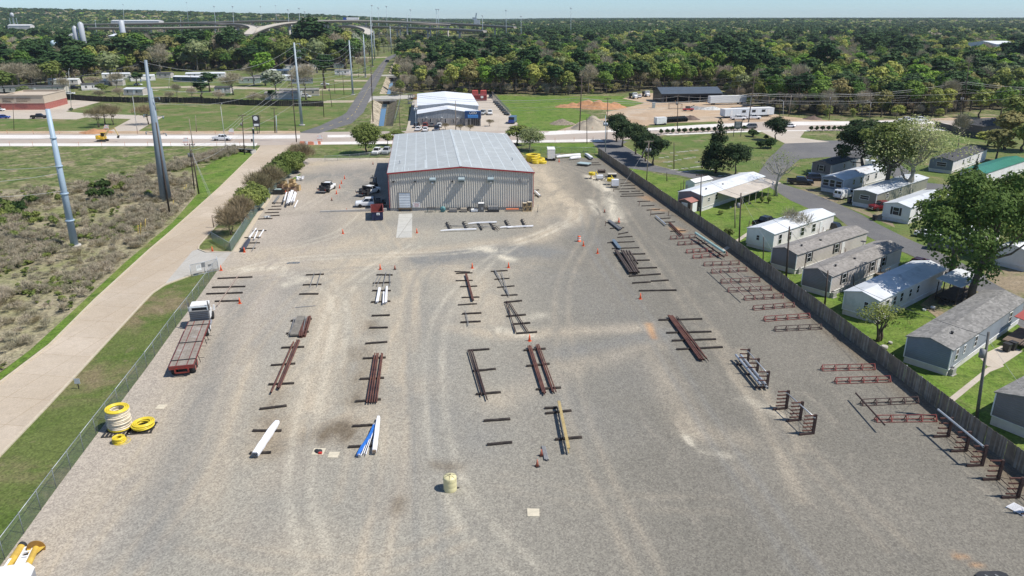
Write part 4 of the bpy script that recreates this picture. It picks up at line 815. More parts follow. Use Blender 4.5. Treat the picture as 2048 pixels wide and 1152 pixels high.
# chain link
def linkmat(name,col,open_=.72):
    m,nt,b,out=_new(name); b.inputs['Base Color'].default_value=rgb(col); b.inputs['Roughness'].default_value=.5; b.inputs['Metallic'].default_value=.2
    t=N(nt,'BsdfTransparent'); ms=N(nt,'MixShader'); ms.inputs[0].default_value=1-open_
    n=noise(nt,1.2,pos(nt),3); mr=N(nt,'MapRange'); nt.links.new(n.outputs[0],mr.inputs[0]); mr.inputs[3].default_value=1-open_-.08; mr.inputs[4].default_value=1-open_+.08; nt.links.new(mr.outputs[0],ms.inputs[0])
    nt.links.new(t.outputs[0],ms.inputs[1]); nt.links.new(b.outputs[0],ms.inputs[2]); nt.links.new(ms.outputs[0],out.inputs[0]); return m
ML_=linkmat('chain_link_mesh',(.20,.23,.24),.76); ML_G=linkmat('chain_link_green',(.16,.25,.24),.42)
PSTM=pm('fence_post_grey',(.17,.19,.20),.5,.1)
def chain(label,px,mesh,h_=1.85,step=3.05,top=True,group=None):
    p=[W(*q) if not isinstance(q,Vector) else q for q in px]; o=thing('chain_link_fence',label,'fence',p[0],0,group); q0=p[0]; mm=MB(); rr=MB(); cnt=0
    for a,b_ in zip(p,p[1:]):
        k=max(1,round((b_-a).length/step)); mm.quad(a-q0+Vector((0,0,.03)),b_-q0+Vector((0,0,.03)),b_-q0+Vector((0,0,h_-.04)),a-q0+Vector((0,0,h_-.04)))
        if top: rr.tube(a-q0+Vector((0,0,h_)),b_-q0+Vector((0,0,h_)),.03,n=6)
        for i in range(k+(b_ is p[-1])):
            if cnt<100: s=a.lerp(b_,i/k); m=MB(); m.tube((0,0,0),(0,0,h_+.06),.032,n=6); m.lathe([(.045,0),(.02,.07)],6,(0,0,h_+.05)); m.build('post',PSTM,o,s-q0); cnt+=1
    mm.build('mesh',mesh,o)
    if top: rr.build('top_rail',STEELG,o)
    return o
chain('long galvanised chain link fence along the left verge of the yard',[Vector((-35.2,36,0)),(10,1119),(48,1067),(113,977),(168,903),(237,811),(294,735),(352,654),(388,607),(437,538)],ML_)
chain('green tinted chain link fence beside the shrubs above the gate',[(462,504),(505,437),(540,392),(560,368),(590,343)],ML_G)
chain('short chain link wing across the grass by the yard gate',[(425,482),(462,504)],ML_G,1.6)
chain('chain link fence along the back of the yard by the bright grass',[(1062,306),(1120,307),(1190,307.5)],ML_,1.8)
chain('chain link fence in front of the big round tree and parked pickups',[(650,323),(700,320),(778,312)],ML_,1.5)
chain('dark green chain link fence beside the row of machines at the shop',[(984,192),(1000,210),(1020,232)],ML_G,2.2)
chain('pale chain link fence on the right bank of the ditch',[(790,246),(796,225),(801,200)],ML_,1.8)
# gate leaf with signs
a,b_=W(383,554),W(437,541); g_=thing('yard_gate','swung open chain link gate leaf carrying three small notices','gate',a,atan2((b_-a).y,(b_-a).x)); ln=(b_-a).length
m=MB()
for z in (.1,1.9): m.tube((0,0,z),(ln,0,z),.035,n=6)
for x in (0,ln*.5,ln): m.tube((x,0,.1),(x,0,1.9 if x<ln else 2.3),.04,n=6)
m.build('frame',STEELG,g_); m=MB(); m.quad((0,0,.1),(ln,0,.1),(ln,0,1.9),(0,0,1.9)); m.build('mesh',ML_,g_)
for x,z,w_,h_,mt,k in ((.9,.75,.75,.85,WHITE,3),(1.7,1.1,.6,.75,pm('grey_sign',(.22,.23,.24),.5),4),(2.7,1.0,.6,.35,pm('grey_sign2',(.2,.21,.22),.5),2)):
    m=MB(); m.box(x,x+w_,-.06,-.035,z,z+h_); s=m.build('notice',mt,g_); m=MB()
    for i in range(k): m.box(x+.08,x+w_-.08,-.07,-.063,z+h_-.12-i*.16,z+h_-.07-i*.16)
    m.build('lettering',pm('notice_ink',(.12,.12,.12) if mt is WHITE else (.45,.45,.45),.7),s)
# black screen fence of the left trailer park
bf=thing('screen_fence','long black slatted fence between the left lawn and trailer park','fence',(0,0,0)); m=MB(); P_=[W(*q) for q in((-60,192),(60,196),(136,199),(200,203.5),(262,205.5),(330,205),(420,207.5),(500,211),(560,212.5),(648,213))]; rs=random.Random(9)
BK=pm('black_slats',(.035,.03,.027),.9,.35,.8)
for a,b_ in zip(P_,P_[1:]):
    d=b_-a; k=int(d.length/.8); n=Vector((-d.y,d.x,0)).normalized()
    for i in range(k):
        p=a.lerp(b_,i/k); q=a.lerp(b_,(i+.93)/k); h_=2.5+rs.uniform(-.12,.12); o_=n*rs.uniform(-.04,.04); m.bar(p+o_+Vector((0,0,h_/2)),q+o_+Vector((0,0,h_/2)),.05,h_)
m.build('slats',BK,bf)
chain_posts=[]
tag(bf)
df=thing('board_fence','dark board fence curving behind the lawn at far right below the highway','fence',(0,0,0)); m=MB(); P_=[W(*q) for q in((1868,254),(1900,262),(1925,272),(1950,277),(2000,283))]
for a,b_ in zip(P_,P_[1:]):
    k=max(1,int((b_-a).length/1.0))
    for i in range(k): p=a.lerp(b_,i/k); q=a.lerp(b_,(i+.97)/k); m.bar(p+Vector((0,0,1)),q+Vector((0,0,1)),.05,2)
m.build('boards',pm('dark_boards',(.06,.06,.055),.9,.2),df)
hs=thing('house','low dark roofed house beyond the curving fence at far right','house',W(1962,268),radians(20)); m=MB(); m.box(0,14,0,8,0,2.6); m.build('wall',pm('dark_house_wall',(.16,.13,.11),.8),hs)
m=MB(); m.add([(-.5,-.5,2.6),(14.5,-.5,2.6),(14.5,8.5,2.6),(-.5,8.5,2.6),(4,4,4.6),(10.5,4,4.6)],[(0,1,5,4),(1,2,5),(2,3,4,5),(3,0,4),(0,3,2,1)]); m.build('roof',SH3,hs)
# ================================================================ left trailer park
g='mobile homes in the far trailer park'
W_NAVY=ribm('navy_siding',(.05,.09,.14),.22,2,.6,.2); W_TAN=ribm('tan_siding',(.42,.37,.29),.22,2,.6,.2); W_GREEN=ribm('pale_green_siding',(.30,.36,.31),.22,2,.6,.2)
LP=[ # label, near-left px (long wall start), heading deg, length, width, wall, roof
 ('long cream mobile home with slate roof behind the strip mall',(0,186),5,32,5.5,W_BEIGE,SH3),
 ('white mobile home with white roof behind the brick strip mall tree',(96,170),4,17,5,W_WHITE,MR_WH),
 ('small white home with slate gable roof facing the lawn',(164,181),28,11,6.5,W_WHITE,SH3),
 ('white roofed home under the tall pale tree',(190,172),10,15,5,W_GREY,MR_WH),
 ('low white roofed shelter against the black fence',(248,190.5),-4,10,7,W_GREY,MR_WEATH),
 ('white mobile home left of the tall steel poles',(262,163),35,14,5,W_WHITE,MR_WH),
 ('small white home high behind the poles with a white roof',(258,140),30,14,5,W_WHITE,MR_WH),
 ('navy blue mobile home with white roof in the open grass',(347,163.5),-14,20,5,W_NAVY,MR_WH),
 ('white mobile home angled behind the navy blue one',(372,157),9,24,5,W_WHITE,MR_WH),
 ('grey shed roofed home at the left of the navy home',(314,156),0,9,5,W_GREY,SH3),
 ('small grey windowed home beside the dark cedar in the park',(430,187),3,8,5,W_GREY,SH3),
 ('pale green home half hidden by the bare tree',(478,167),12,12,5,W_GREEN,SH1),
 ('dark green grey home beside the lime tree',(506,163),20,11,5,W_GREEN,SH3),
 ('tan roofed home low against the black fence, right part',(530,199),4,16,5,W_GREY,SH2),
 ('white home seen between the white sycamore trunks',(545,162),5,13,5,W_WHITE,MR_WH),
 ('long grey roofed home right of the white sycamore',(566,140),8,26,6,W_WHITE,SH1),
 ('low tan home under the big bare tree with two white cars',(560,193),12,19,6,W_TAN,SH1),
 ('dark blue mobile home behind the steel pole',(584,168),15,12,5,W_NAVY,SH3),
 ('white box home in the clearing by the steel pole',(670,150),4,10,5,W_WHITE,SH1),
 ('grey blue home above the white box home',(668,136),3,9,5,W_GREEN,SH3),
 ('white mobile home hidden among the park trees',(205,158),15,16,5,W_WHITE,MR_WH),
 ('white roofed home beyond the white sycamore',(538,150),0,14,5,W_TAN,MR_WH),
]
for i,(lb,p,dg,ln,wd,wl,rf) in enumerate(LP):
    B_=W(*p); dr=radians(dg); Cc=B_+Vector((cos(dr),sin(dr),0)); home('mobile_home',lb,B_,B_,Cc,ln,wd,wl,wl,rf,wins=[(x,.9,1.1,0) for x in (2.2,5.5,ln-3)] ,door=(ln*.55 if i%2==0 else None),steps=False,group=g,zs=.5,zw=2.9)
# ================================================================ vegetation
def rnd_unit(n,rs):
    v=rs.normal(size=(n,3)); return v/np.linalg.norm(v,axis=1)[:,None]
def leaves(mb, P_, N_, size, rs, elong=1.0, mi=0, jitter=.5):
    """many small leaf clumps: quads at P_ roughly facing N_"""
    n=len(P_); nn=N_+rs.normal(size=(n,3))*(jitter if n>900 else jitter*.9); nn/=np.linalg.norm(nn,axis=1)[:,None]
    a=np.cross(nn,rnd_unit(n,rs)); a/=np.linalg.norm(a,axis=1)[:,None]+1e-9; b=np.cross(nn,a); s=size*rs.uniform(.55,1.35,n)[:,None]
    q=np.stack([P_-a*s-b*s*elong*.6, P_+a*s*.9-b*s*elong*.8, P_+a*s*.7+b*s*elong, P_-a*s*.8+b*s*elong*.7],1)
    q+=rs.normal(size=q.shape)*size*.12
    o=len(mb.v); mb.v+= [tuple(x) for x in q.reshape(-1,3)]; mb.f+=[[o+4*i,o+4*i+1,o+4*i+2,o+4*i+3] for i in range(n)]; mb.m+=[mi]*n; mb.sm+=[False]*n
class Tree:
    """crown + trunk meshes at their natural size (height h, radius r)"""
    def __init__(s,crown,trunk,h,r): s.c=crown; s.t=trunk; s.h=h; s.r=r
def twigmesh(mb,p,d,l,r,depth,rs,out,spread=.55,minr=.02):
    q=p+d*l; mid=p+d*l*.5+Vector(rs.normal(size=3))*l*.06; r1=r*.62
    mb.path([p,mid,q],[r,r*.8,r1],4 if r<.12 else 6,0,False); out.append((q,d,depth))
    if depth<=0 or r1<minr: return
    k=3 if rs.rand()<.45 else 2
    for i in range(k):
        nd=(d+Vector(rs.normal(size=3))*spread+Vector((0,0,.12))).normalized(); twigmesh(mb,q if rs.rand()<.75 else mid,nd,l*rs.uniform(.62,.85),r1*(.9 if i==0 else .7),depth-1,rs,out,spread,minr)
BARK=pm('bark_brown',(.12,.095,.07),.95,.3,3,bmp=.3); BARKW=pm('bark_pale',(.36,.335,.28),.9,.25,2,dirt=(.2,.17,.13),damt=.4); BARKG=pm('bark_grey',(.19,.165,.14),.95,.25,3)
LM={'oak':leafm('leaf_oak',(.105,.195,.036),(.18,.275,.06)),'lime':leafm('leaf_lime',(.17,.31,.035),(.24,.36,.07)),'yel':leafm('leaf_yellow_green',(.28,.325,.07),(.37,.39,.12)),
    'sage':leafm('leaf_sage',(.22,.27,.12),(.29,.32,.16)),'pine':leafm('leaf_pine',(.034,.075,.027),(.062,.112,.038),.1),'cedar':leafm('leaf_cedar',(.028,.055,.022),(.05,.078,.03),.08),
    'rust':leafm('leaf_rust',(.23,.22,.085),(.30,.27,.11)),'bare':leafm('twig_grey',(.33,.29,.205),(.43,.38,.28),0),'oakd':leafm('leaf_oak_dark',(.085,.145,.033),(.165,.23,.06)),'white':leafm('blossom_white',(.32,.36,.24),(.42,.44,.33)),'brown':leafm('twig_brown',(.20,.165,.095),(.26,.22,.13),0),
    'olive':leafm('leaf_olive',(.14,.185,.045),(.21,.25,.075)),'palet':leafm('leaf_pale_twigs',(.26,.30,.12),(.36,.39,.19),.25),'hedge':leafm('leaf_hedge',(.03,.06,.016),(.05,.085,.024),.1)}
def make_tree(kind,seed,h=16,r=5,n=1500,leaf=.36,cb=.16,mats=None,lobes=13,trunk_r=None,flat=1.0,lean=0,bark=None,shape='round',fork=1,kr=(.35,.72),sr=(.28,.48)):
    rs=np.random.RandomState(seed); cm=MB(); tm=MB(); tr=trunk_r or h*.017
    twiggy=kind in('bare','brown')
    rz=h*(1-cb)/2; cz=h*cb+rz
    lob=[]
    if shape=='cone':
        K=16
        for i in range(K):
            t=(i+.5)/K; z=h*cb*.7+(h-h*cb*.7)*t; rr=r*(1-t)**.8*1.0+.25; m_=3 if t<.7 else 2
            for k in range(m_): a=rs.uniform(0,2*pi); lob.append((np.array([cos(a)*rr*.5,sin(a)*rr*.5,z]),np.array([rr*.62,rr*.62,h*.055+rr*.18])))
    else:
        for i in range(lobes):
            u=rnd_unit(1,rs)[0]; u[2]=abs(u[2])*1.0-.25 if rs.rand()<.8 else u[2]; k=rs.uniform(*kr)
            c_=np.array([u[0]*r*k,u[1]*r*k,cz+u[2]*rz*k*1.0*flat]); s_=rs.uniform(*sr)
            lob.append((c_,np.array([r*s_,r*s_,r*s_*rs.uniform(.6,.85)])))
        lob.append((np.array([0,0,cz]),np.array([r*.5,r*.5,rz*.6])))
    vol=np.array([np.prod(l[1])**.67 for l in lob]); cnt=(n*vol/vol.sum()).astype(int)+2
    for (c_,s_),k in zip(lob,cnt):
        if k<4: k=4
        u=rnd_unit(k,rs); u[:,2]=np.where(rs.rand(k)<.5,np.abs(u[:,2]),u[:,2]); rad=rs.uniform(.55,1.08,k)[:,None]
        P_=c_+u*s_*rad
        if twiggy:
            # upright and outward slender twigs
            nn=np.cross(u+np.array([0,0,.8]),rnd_unit(k,rs)); nn/=np.linalg.norm(nn,axis=1)[:,None]+1e-9
            d=u*.8+np.array([0,0,.7])+rs.normal(size=(k,3))*.35; d/=np.linalg.norm(d,axis=1)[:,None]; a=np.cross(d,rnd_unit(k,rs)); a/=np.linalg.norm(a,axis=1)[:,None]+1e-9
            ln=leaf*rs.uniform(1.2,3.2,k)[:,None]; wd=leaf*rs.uniform(.05,.13,k)[:,None]
            q=np.stack([P_-a*wd,P_+a*wd,P_+d*ln+a*wd*.3,P_+d*ln-a*wd*.3],1); o=len(cm.v); cm.v+=[tuple(x) for x in q.reshape(-1,3)]; cm.f+=[[o+4*i,o+4*i+1,o+4*i+2,o+4*i+3] for i in range(k)]; cm.m+=[0]*k; cm.sm+=[False]*k
        else: leaves(cm,P_,u*.8+np.array([0,0,.45]),leaf,rs)
    # trunk and limbs
    wild=kind=='palet'
    out=[]; top=h*(.93 if shape=='cone' else cb+.35)
    for f in range(fork):
        off=Vector((lean*h*.12+ (f-(fork-1)/2)*r*.35,0,0)); p=[Vector((f*.25-(fork-1)*.12,0,-.2))]
        for i in range(1,6): t=i/5; p.append(Vector((p[0].x+off.x*t*t+rs.normal()*tr*.7, rs.normal()*tr*.7, top*t)))
        tm.path(p,[tr*(1.25-.95*i/5) if i else tr*1.5 for i in range(6)],8,0)
        for (c_,s_) in lob[:9 if shape!='cone' else 0]:
            t=min(.95,max(.35,(c_[2]*.6)/top)); b0=p[0].lerp(p[-1],t)+Vector((0,0,0)); k=int(t*5); b0=p[k].lerp(p[min(5,k+1)],t*5-k)
            e=Vector(c_); mid=b0.lerp(e,.5)+Vector((0,0,-.05*h)); tm.path([b0,mid,e],[tr*.42,tr*.3,tr*.1],5,0,False)
            if wild: twigmesh(tm,mid,(e-mid).normalized(),h*.13,tr*.28,5,rs,out,.6,.012)
    bark=bark or {'sage':BARKG,'bare':BARKG,'white':BARKG,'palet':BARKW}.get(kind,BARK)
    return Tree(cm.mesh('crown_'+kind,LM[kind]),tm.mesh('trunk_'+kind,bark),h,r)
T={}
for k,(kw) in {'oak':dict(),'lime':dict(h=14,r=4.5),'yel':dict(h=15),'sage':dict(h=16,r=5),'pine':dict(h=20,r=4.2,cb=.27,lobes=18,n=1700,leaf=.36,flat=1.1),'rust':dict(h=15),'bare':dict(h=14,r=4.6,n=2100,leaf=.55,lobes=18),'white':dict(h=12,r=4.5),'olive':dict(h=15,r=5)}.items():
    T[k]=[make_tree(k,100*i+len(k)+ord(k[0]),**kw) for i in range(3)]
def place_tree(tr,u,vb,vt,wpx=None,name='tree',label='',group=None,cat='tree',xyz=None,h=None,r=None,rz=None):
    p=xyz if xyz is not None else W(u,vb)
    if h is None: h=zat(vt,p.y)-p.z
    sx=h/tr.h
    if wpx: r=wpx/2*(p.y*.94+ (H-h/2)*_sp*1.0)/F
    sr=(r/tr.r) if r else sx
    o=thing(name,label,cat,p,random.uniform(0,6.28) if rz is None else rz,group); o.scale=(sr,sr,sx)
    for nm,me in (('trunk',tr.t),('crown',tr.c)):
        c=bpy.data.objects.new(nm,me); C.objects.link(c); c.parent=o
    return o
# ---- trees one by one
oakbig=make_tree('oakd',11,h=17,r=8,n=21000,leaf=.15,cb=.17,lobes=42,kr=(.4,1.0),sr=(.15,.33),trunk_r=.45,lean=.3)
oakbig2=make_tree('oakd',17,h=16,r=6,n=10000,leaf=.16,cb=.18,lobes=32,kr=(.4,1.0),sr=(.16,.34),trunk_r=.42,lean=.4)
place_tree(oakbig,1942,610,318,252,'oak_tree','big leafy oak with leaning dark trunk beside the blue grey home',rz=.1)
place_tree(oakbig2,1905,548,345,165,'oak_tree','leafy oak just behind the big one, trunk beside the timber porch',rz=.3)
place_tree(make_tree('yel',21,h=12,r=4.5,n=9000,leaf=.17,lobes=30,trunk_r=.3),2030,516,390,130,'oak_tree','yellow green tree at the right edge behind the big oak')
cedarbig=make_tree('cedar',5,h=14,r=5,n=13000,leaf=.17,cb=.08,lobes=34,kr=(.35,.9),sr=(.2,.38),trunk_r=.3)
place_tree(cedarbig,1722,352,213,120,'cedar_tree','very dark broad cedar behind the rust roofed mobile home')
place_tree(make_tree('olive',31,h=17,r=6,n=12000,leaf=.17,cb=.25,lobes=34,kr=(.4,.95),sr=(.17,.35),trunk_r=.4,fork=2),1770,388,222,135,'oak_tree','olive green oak with two dark trunks by the white mobile home')
place_tree(make_tree('palet',41,h=17,r=7,n=6500,leaf=.12,cb=.2,lobes=44,kr=(.3,1.0),trunk_r=.34,fork=2,bark=BARKW),1815,395,226,175,'sycamore_tree','large pale sycamore with budding twigs and forked white trunk')
place_tree(make_tree('palet',43,h=10,r=5,n=800,leaf=.08,cb=.25,lobes=24,trunk_r=.24,bark=BARKW),1552,392,285,115,'sycamore_tree','nearly bare white barked sycamore at the bend of the park road')
CD=make_tree('cedar',51,h=10,r=4,n=6000,leaf=.17,cb=.12,lobes=26,trunk_r=.2); CD2=make_tree('cedar',52,h=10,r=4,n=6000,leaf=.17,cb=.15,lobes=24,trunk_r=.2,lean=.5)
CONE=make_tree('cedar',53,h=15,r=3.6,n=7000,leaf=.17,cb=.18,shape='cone',trunk_r=.2)
g='dark cedars along the cemetery drive'
for i,(u,vb,vt,w_,lb) in enumerate([(1233,284,218,46,'tall dark cedar nearest the highway beside the cemetery drive'),(1245,294,226,46,'dark cedar second from the highway along the cemetery drive'),(1272,309,238,46,'broad dark cedar third along the cemetery drive'),(1285,316,246,42,'dark cedar in the middle of the clump by the drive'),(1291,323,258,40,'dark cedar with thin trunk fifth along the drive'),(1306,331,258,52,'spreading cedar at the near end of the cemetery drive row')]):
    place_tree(CD if i%2 else CD2,u,vb,vt,w_*1.22,'cedar_tree',lb,g)
place_tree(CONE,1431,346,240,62,'conifer_tree','tall pointed dark conifer standing on the cemetery lawn')
place_tree(CD2,1469,351,276,62,'cedar_tree','spreading dark cedar with leaning trunk beside the pointed conifer',rz=.2)
place_tree(CD,1550,281,225,50,'cedar_tree','round dark tree by the cemetery entrance and hedge')
place_tree(CONE,1938,395,318,30,'conifer_tree','small pointed dark conifer behind the big oak crown')
place_tree(make_tree('olive',61,h=10,r=5.5,n=11000,leaf=.17,cb=.08,lobes=28,trunk_r=.25),733,308,238,72,'round_tree','large round olive green tree at the lawn corner left of the warehouse')
place_tree(T['olive'][0],775,291,262,34,'round_tree','small green tree between the round tree and the warehouse roof')
place_tree(T['olive'][1],793,278,258,36,'round_tree','low green tree just above the warehouse roof corner')
place_tree(T['olive'][2],1035,290,240,62,'round_tree','dark olive tree behind the right corner of the warehouse')
place_tree(make_tree('palet',63,h=8,r=5,n=7000,leaf=.13,cb=.1,lobes=26,trunk_r=.2),1060,302,250,66,'round_tree','grey green feathery tree right of the warehouse roof')
place_tree(T['rust'][0],2010,300,205,90,'round_tree','rusty olive tree near the green roofed home at right')
place_tree(T['yel'][1],1975,292,255,60,'round_tree','yellow green small tree by the curving dark fence')
place_tree(T['olive'][1],2060,330,220,90,'round_tree','olive tree cut by the right picture edge')
for u_,v_,t_,w_,k_,lb_ in ((2030,268,178,80,'olive','olive tree beside the highway at the right edge'),(1992,322,246,72,'rust','rusty tree before the green roofed home'),(1958,236,168,62,'yel','tall yellow green tree behind the highway at far right'),(2044,302,234,84,'yel','yellow green tree filling the right edge above the green roof'),(2000,240,160,60,'oak','leafy tree behind the highway by the leaning pole')): place_tree(T[k_][1],u_,v_,t_,w_,'tree',lb_)
place_tree(T['bare'][0],1913,305,215,40,'ivy_tree','ivy covered bare tree beyond the sycamore')
place_tree(make_tree('bare',71,h=6,r=2.6,n=900,leaf=.35,cb=.3,lobes=14,trunk_r=.1),1586,480,418,60,'bare_sapling','bare sapling in front of the plain white mobile home')
place_tree(make_tree('olive',72,h=6,r=3,n=1300,leaf=.09,cb=.25,lobes=26,trunk_r=.16,fork=3),1757,682,598,100,'bare_sapling','thin budding multi stemmed tree by the board fence and weathered home')
BS=make_tree('olive',73,h=1.6,r=1.2,n=420,leaf=.13,cb=.02,lobes=10,trunk_r=.04)
for u,v,h_,w_,lb in ((1458,472,1.6,28,'light green bush against the board fence by the tall pole'),(1442,430,1.0,16,'dark spiky shrub in front of the cream home'),(1524,405,1.4,16,'left garden bush beside the awning of the cream home'),(1537,406,1.5,16,'right garden bush beside the awning of the cream home'),(1380,430,1.0,10,'small weed clump by the red roofed shed')):
    p=W(u,v); place_tree(BS,u,v,0,w_,'bush',lb,xyz=p,h=h_,cat='bush')
g='shrubs along the upper yard fence'
SB=[make_tree('brown',80+i,h=4,r=2.6,n=3000,leaf=.26,cb=.08,lobes=16,trunk_r=.09,fork=2) for i in range(2)]; SO=[make_tree('olive',83+i,h=4,r=2.6,n=4200,leaf=.12,cb=.08,lobes=16,trunk_r=.09,fork=2) for i in range(2)]
for i,(u,vb,vt,w_,k,lb) in enumerate([(463,470,415,78,0,'brown leafless shrub nearest the yard gate'),(486,447,392,74,0,'brown shrub second from the gate along the fence'),(493,436,374,70,1,'olive green shrub behind the two nearest brown ones'),(512,418,362,74,1,'olive brown shrub in the middle of the fence row'),(524,402,346,72,0,'greyish brown shrub above the middle of the row'),(540,388,332,74,0,'brown shrub beside the lidded crates'),(556,372,316,66,1,'olive shrub third from the highway end'),(572,356,302,66,1,'broad olive shrub second from the highway end'),(586,341,298,68,1,'brown green shrub near the highway end'),(600,328,286,66,0,'last brown shrub of the fence row nearest the highway'),(594,346,322,40,1,'low green shrub between the row and the gravel corner')]):
    place_tree((SO if k else SB)[i%2],u,vb,vt,w_,'shrub',lb,g,'shrub')
g='bare trees on the strip mall lawn'
BT=[make_tree('brown',90+i,h=7,r=4,n=1500,leaf=.45,cb=.3,lobes=18,trunk_r=.13,flat=.6,fork=2) for i in range(2)]
for i,(u,vb,vt,w_,lb) in enumerate([(198,255,213,44,'leftmost bare vase shaped tree on the strip mall lawn'),(211,250,208,44,'middle bare vase shaped tree on the strip mall lawn'),(227,250,210,42,'right of the three grouped bare trees on the lawn'),(297,249,209,58,'bare vase shaped tree standing behind the steel poles')]): place_tree(BT[i%2],u,vb,vt,w_,'bare_tree',lb,g)
for u,v,lb in ((979,252.5,'small bare tree in the shop car park island'),(891,260,'thin bare tree before the grey shop front'),(921,262,'bare brown bush before the shop behind the roof ridge'),(940,263,'low bare bush near the shop entrance')): place_tree(BT[0],u,v,v-14,18,'bare_tree',lb)
# cemetery hedge balls
HB=make_tree('hedge',95,h=2,r=1.5,n=500,leaf=.16,cb=.0,lobes=12,trunk_r=.1)
g='clipped hedge balls along the highway'
ks=[(1322+i*11.8,268.5-i*.55) for i in range(15)]+[(1622+i*11.5,262-i*.12) for i in range(11)]
for i,(u,v) in enumerate(ks): place_tree(HB,u,v,0,13,'hedge_ball',('dark clipped hedge ball in the row before the highway, left of the cemetery entrance' if i<15 else 'dark clipped hedge ball in the row right of the cemetery entrance'),g+(' left part' if i<15 else ' right part'),'hedge',xyz=W(u,v),h=1.9)
for u,v,w_,h_,lb in ((1505,273,32,2.6,'long dark boxy hedge by the cemetery entrance'),(1532,279,16,1.6,'small round bush beside the entrance drive'),(1540,296,40,3.2,'wide rounded shrub bed below the entrance tree'),(1522,297,24,2.6,'dark clipped shrub left of the entrance bed'),(143,221,13,1.2,'small dark bush at the foot of the lamp pole by the car park')): place_tree(HB,u,v,0,w_,'shrub',lb,xyz=W(u,v),h=h_,cat='shrub')
# ---- park and woodland trees: named ones in front of the masses
NAMES={'oak':'leafy green tree','lime':'bright lime green tree','yel':'yellow green tree','sage':'pale sage green tree','pine':'dark pine','rust':'rusty olive tree','bare':'bare grey tree','white':'white blossoming tree','olive':'olive green tree'}
KN={'pine':'pine_tree','bare':'bare_tree'}
rs_=random.Random(21)
park=[(40,182,118,60,'bare'),(72,180,125,55,'bare'),(10,190,130,60,'olive'),(64,172,110,60,'pine'),(92,172,104,62,'pine'),(108,178,112,52,'olive'),(125,168,94,60,'pine'),(150,166,78,62,'pine'),(170,176,92,66,'pine'),(188,176,150,40,'bare'),(222,172,88,74,'sage'),(205,188,162,30,'olive'),(236,184,140,40,'bare'),
 (275,172,140,30,'pine'),(262,146,60,60,'pine'),(290,140,50,70,'oak'),(322,150,82,52,'bare'),(340,138,58,80,'rust'),(370,136,62,70,'rust'),(300,128,64,50,'lime'),(404,196,156,40,'pine'),(420,184,138,40,'pine'),(395,142,66,60,'sage'),(430,134,70,60,'olive'),(462,136,76,50,'bare'),(466,190,140,52,'bare'),(508,172,120,44,'bare'),(500,140,84,52,'pine'),(531,172,92,52,'lime'),(552,190,130,56,'white'),(560,140,70,50,'olive'),(535,138,58,60,'oak'),(612,200,118,64,'bare'),(598,150,84,46,'pine'),(650,178,94,52,'pine'),(634,146,62,60,'sage'),(616,138,70,46,'yel'),(690,140,70,56,'pine'),(705,135,64,50,'oak'),(727,146,110,34,'bare'),(740,124,72,30,'sage'),(715,128,62,40,'white'),(660,132,58,54,'sage'),(585,134,60,50,'olive'),(480,132,60,56,'olive'),(410,130,56,56,'oak'),(355,196,164,24,'bare'),(385,200,172,26,'bare'),(438,205,178,28,'bare'),(508,209,182,34,'bare'),(528,206,186,24,'bare'),(340,206,180,24,'bare'),(240,200,172,28,'bare'),(200,200,178,24,'bare'),(768,106,66,22,'olive'),(778,104,70,18,'bare'),(790,100,66,22,'rust'),(806,100,68,18,'bare'),(820,102,62,22,'olive'),(835,104,64,26,'pine'),(756,112,72,22,'yel'),(28,176,130,50,'bare'),(50,200,165,34,'olive'),(130,190,150,30,'bare'),(545,200,176,22,'pine')]
for u,vb,vt,w_,k in park:
    lb='%s standing %s'%(NAMES[k], 'in the left trailer park' if vb>155 else 'behind the left trailer park' if u<700 else 'beside the end of the side street')
    place_tree(T[k][rs_.randrange(3)],u,vb,vt,w_,KN.get(k,'tree'),lb,('%ss in the trailer park' if vb>155 else '%ss behind the trailer park')%NAMES[k])
# woodland beyond the highway
edgeR=[(797,192),(815,192),(830,187),(1000,189),(1050,191),(1240,189),(1295,182),(1440,181),(1500,208),(1560,228),(1640,234),(1800,236),(1900,232),(1960,222),(2048,222),(2400,215)]
edgeL=[(-500,184),(-60,180),(0,176),(60,172),(110,160),(240,150),(330,143),(600,140),(690,134),(745,108),(830,99)]
def in_wood(x,y):
    if y<20: return None
    u=1024+x/(y*_cp+H*_sp)*F; 
    yy=y
    def ed(px):
        for (u0,v0),(u1,v1) in zip(px,px[1:]):
            if u0<=u<=u1: return v0+(v1-v0)*(u-u0)/(u1-u0)
        return None
    t=ed(edgeR) if u>=797 else None
    if t is not None and y>W(1024,t).y: 
        # the street and ditch run along the left side of the wood
        return ('R',y-W(1024,t).y,u)
    t=ed(edgeL)
    if t is not None and u<830 and y>W(1024,t).y: return ('L',y-W(1024,t).y,u)
    return None
def kindpick(x,y,side,u,r):
    a=mnoise.noise(Vector((x/55,y/75,1.7))); b=mnoise.noise(Vector((x/90,y/120,9.1)))
    if side=='R' and u<900 and y<560: ks=['bare','bare','bare','yel','olive','pine']
    elif a>(.34 if u>1380 else .26 if side=='L' else .2): ks=['pine','pine','pine','oak','olive','sage']
    elif a>-.12: ks=['pine','oak','oak','yel','bare','rust','olive','lime']
    elif b>0: ks=['yel','rust','olive','sage','yel','lime','pine']
    else: ks=['oak','yel','bare','yel','lime','olive','rust','sage','pine','oak']
    return ks[r.randrange(len(ks))]
rs_=random.Random(33); cand=[]
y=262.0
while y<1080:
    stp=8.6 if y<640 else 10.5; x=-y*.78
    while x<y*.8:
        px_,py_=x+rs_.uniform(-3.4,3.4),y+rs_.uniform(-3.4,3.4); q=in_wood(px_,py_)
        if q and not (q[0]=='L' and py_>820 and 150<q[2]<1030): cand.append((q[1],px_,py_,q[0],q[2]))
        x+=stp
    y+=stp
cand.sort(key=lambda c:c[2])
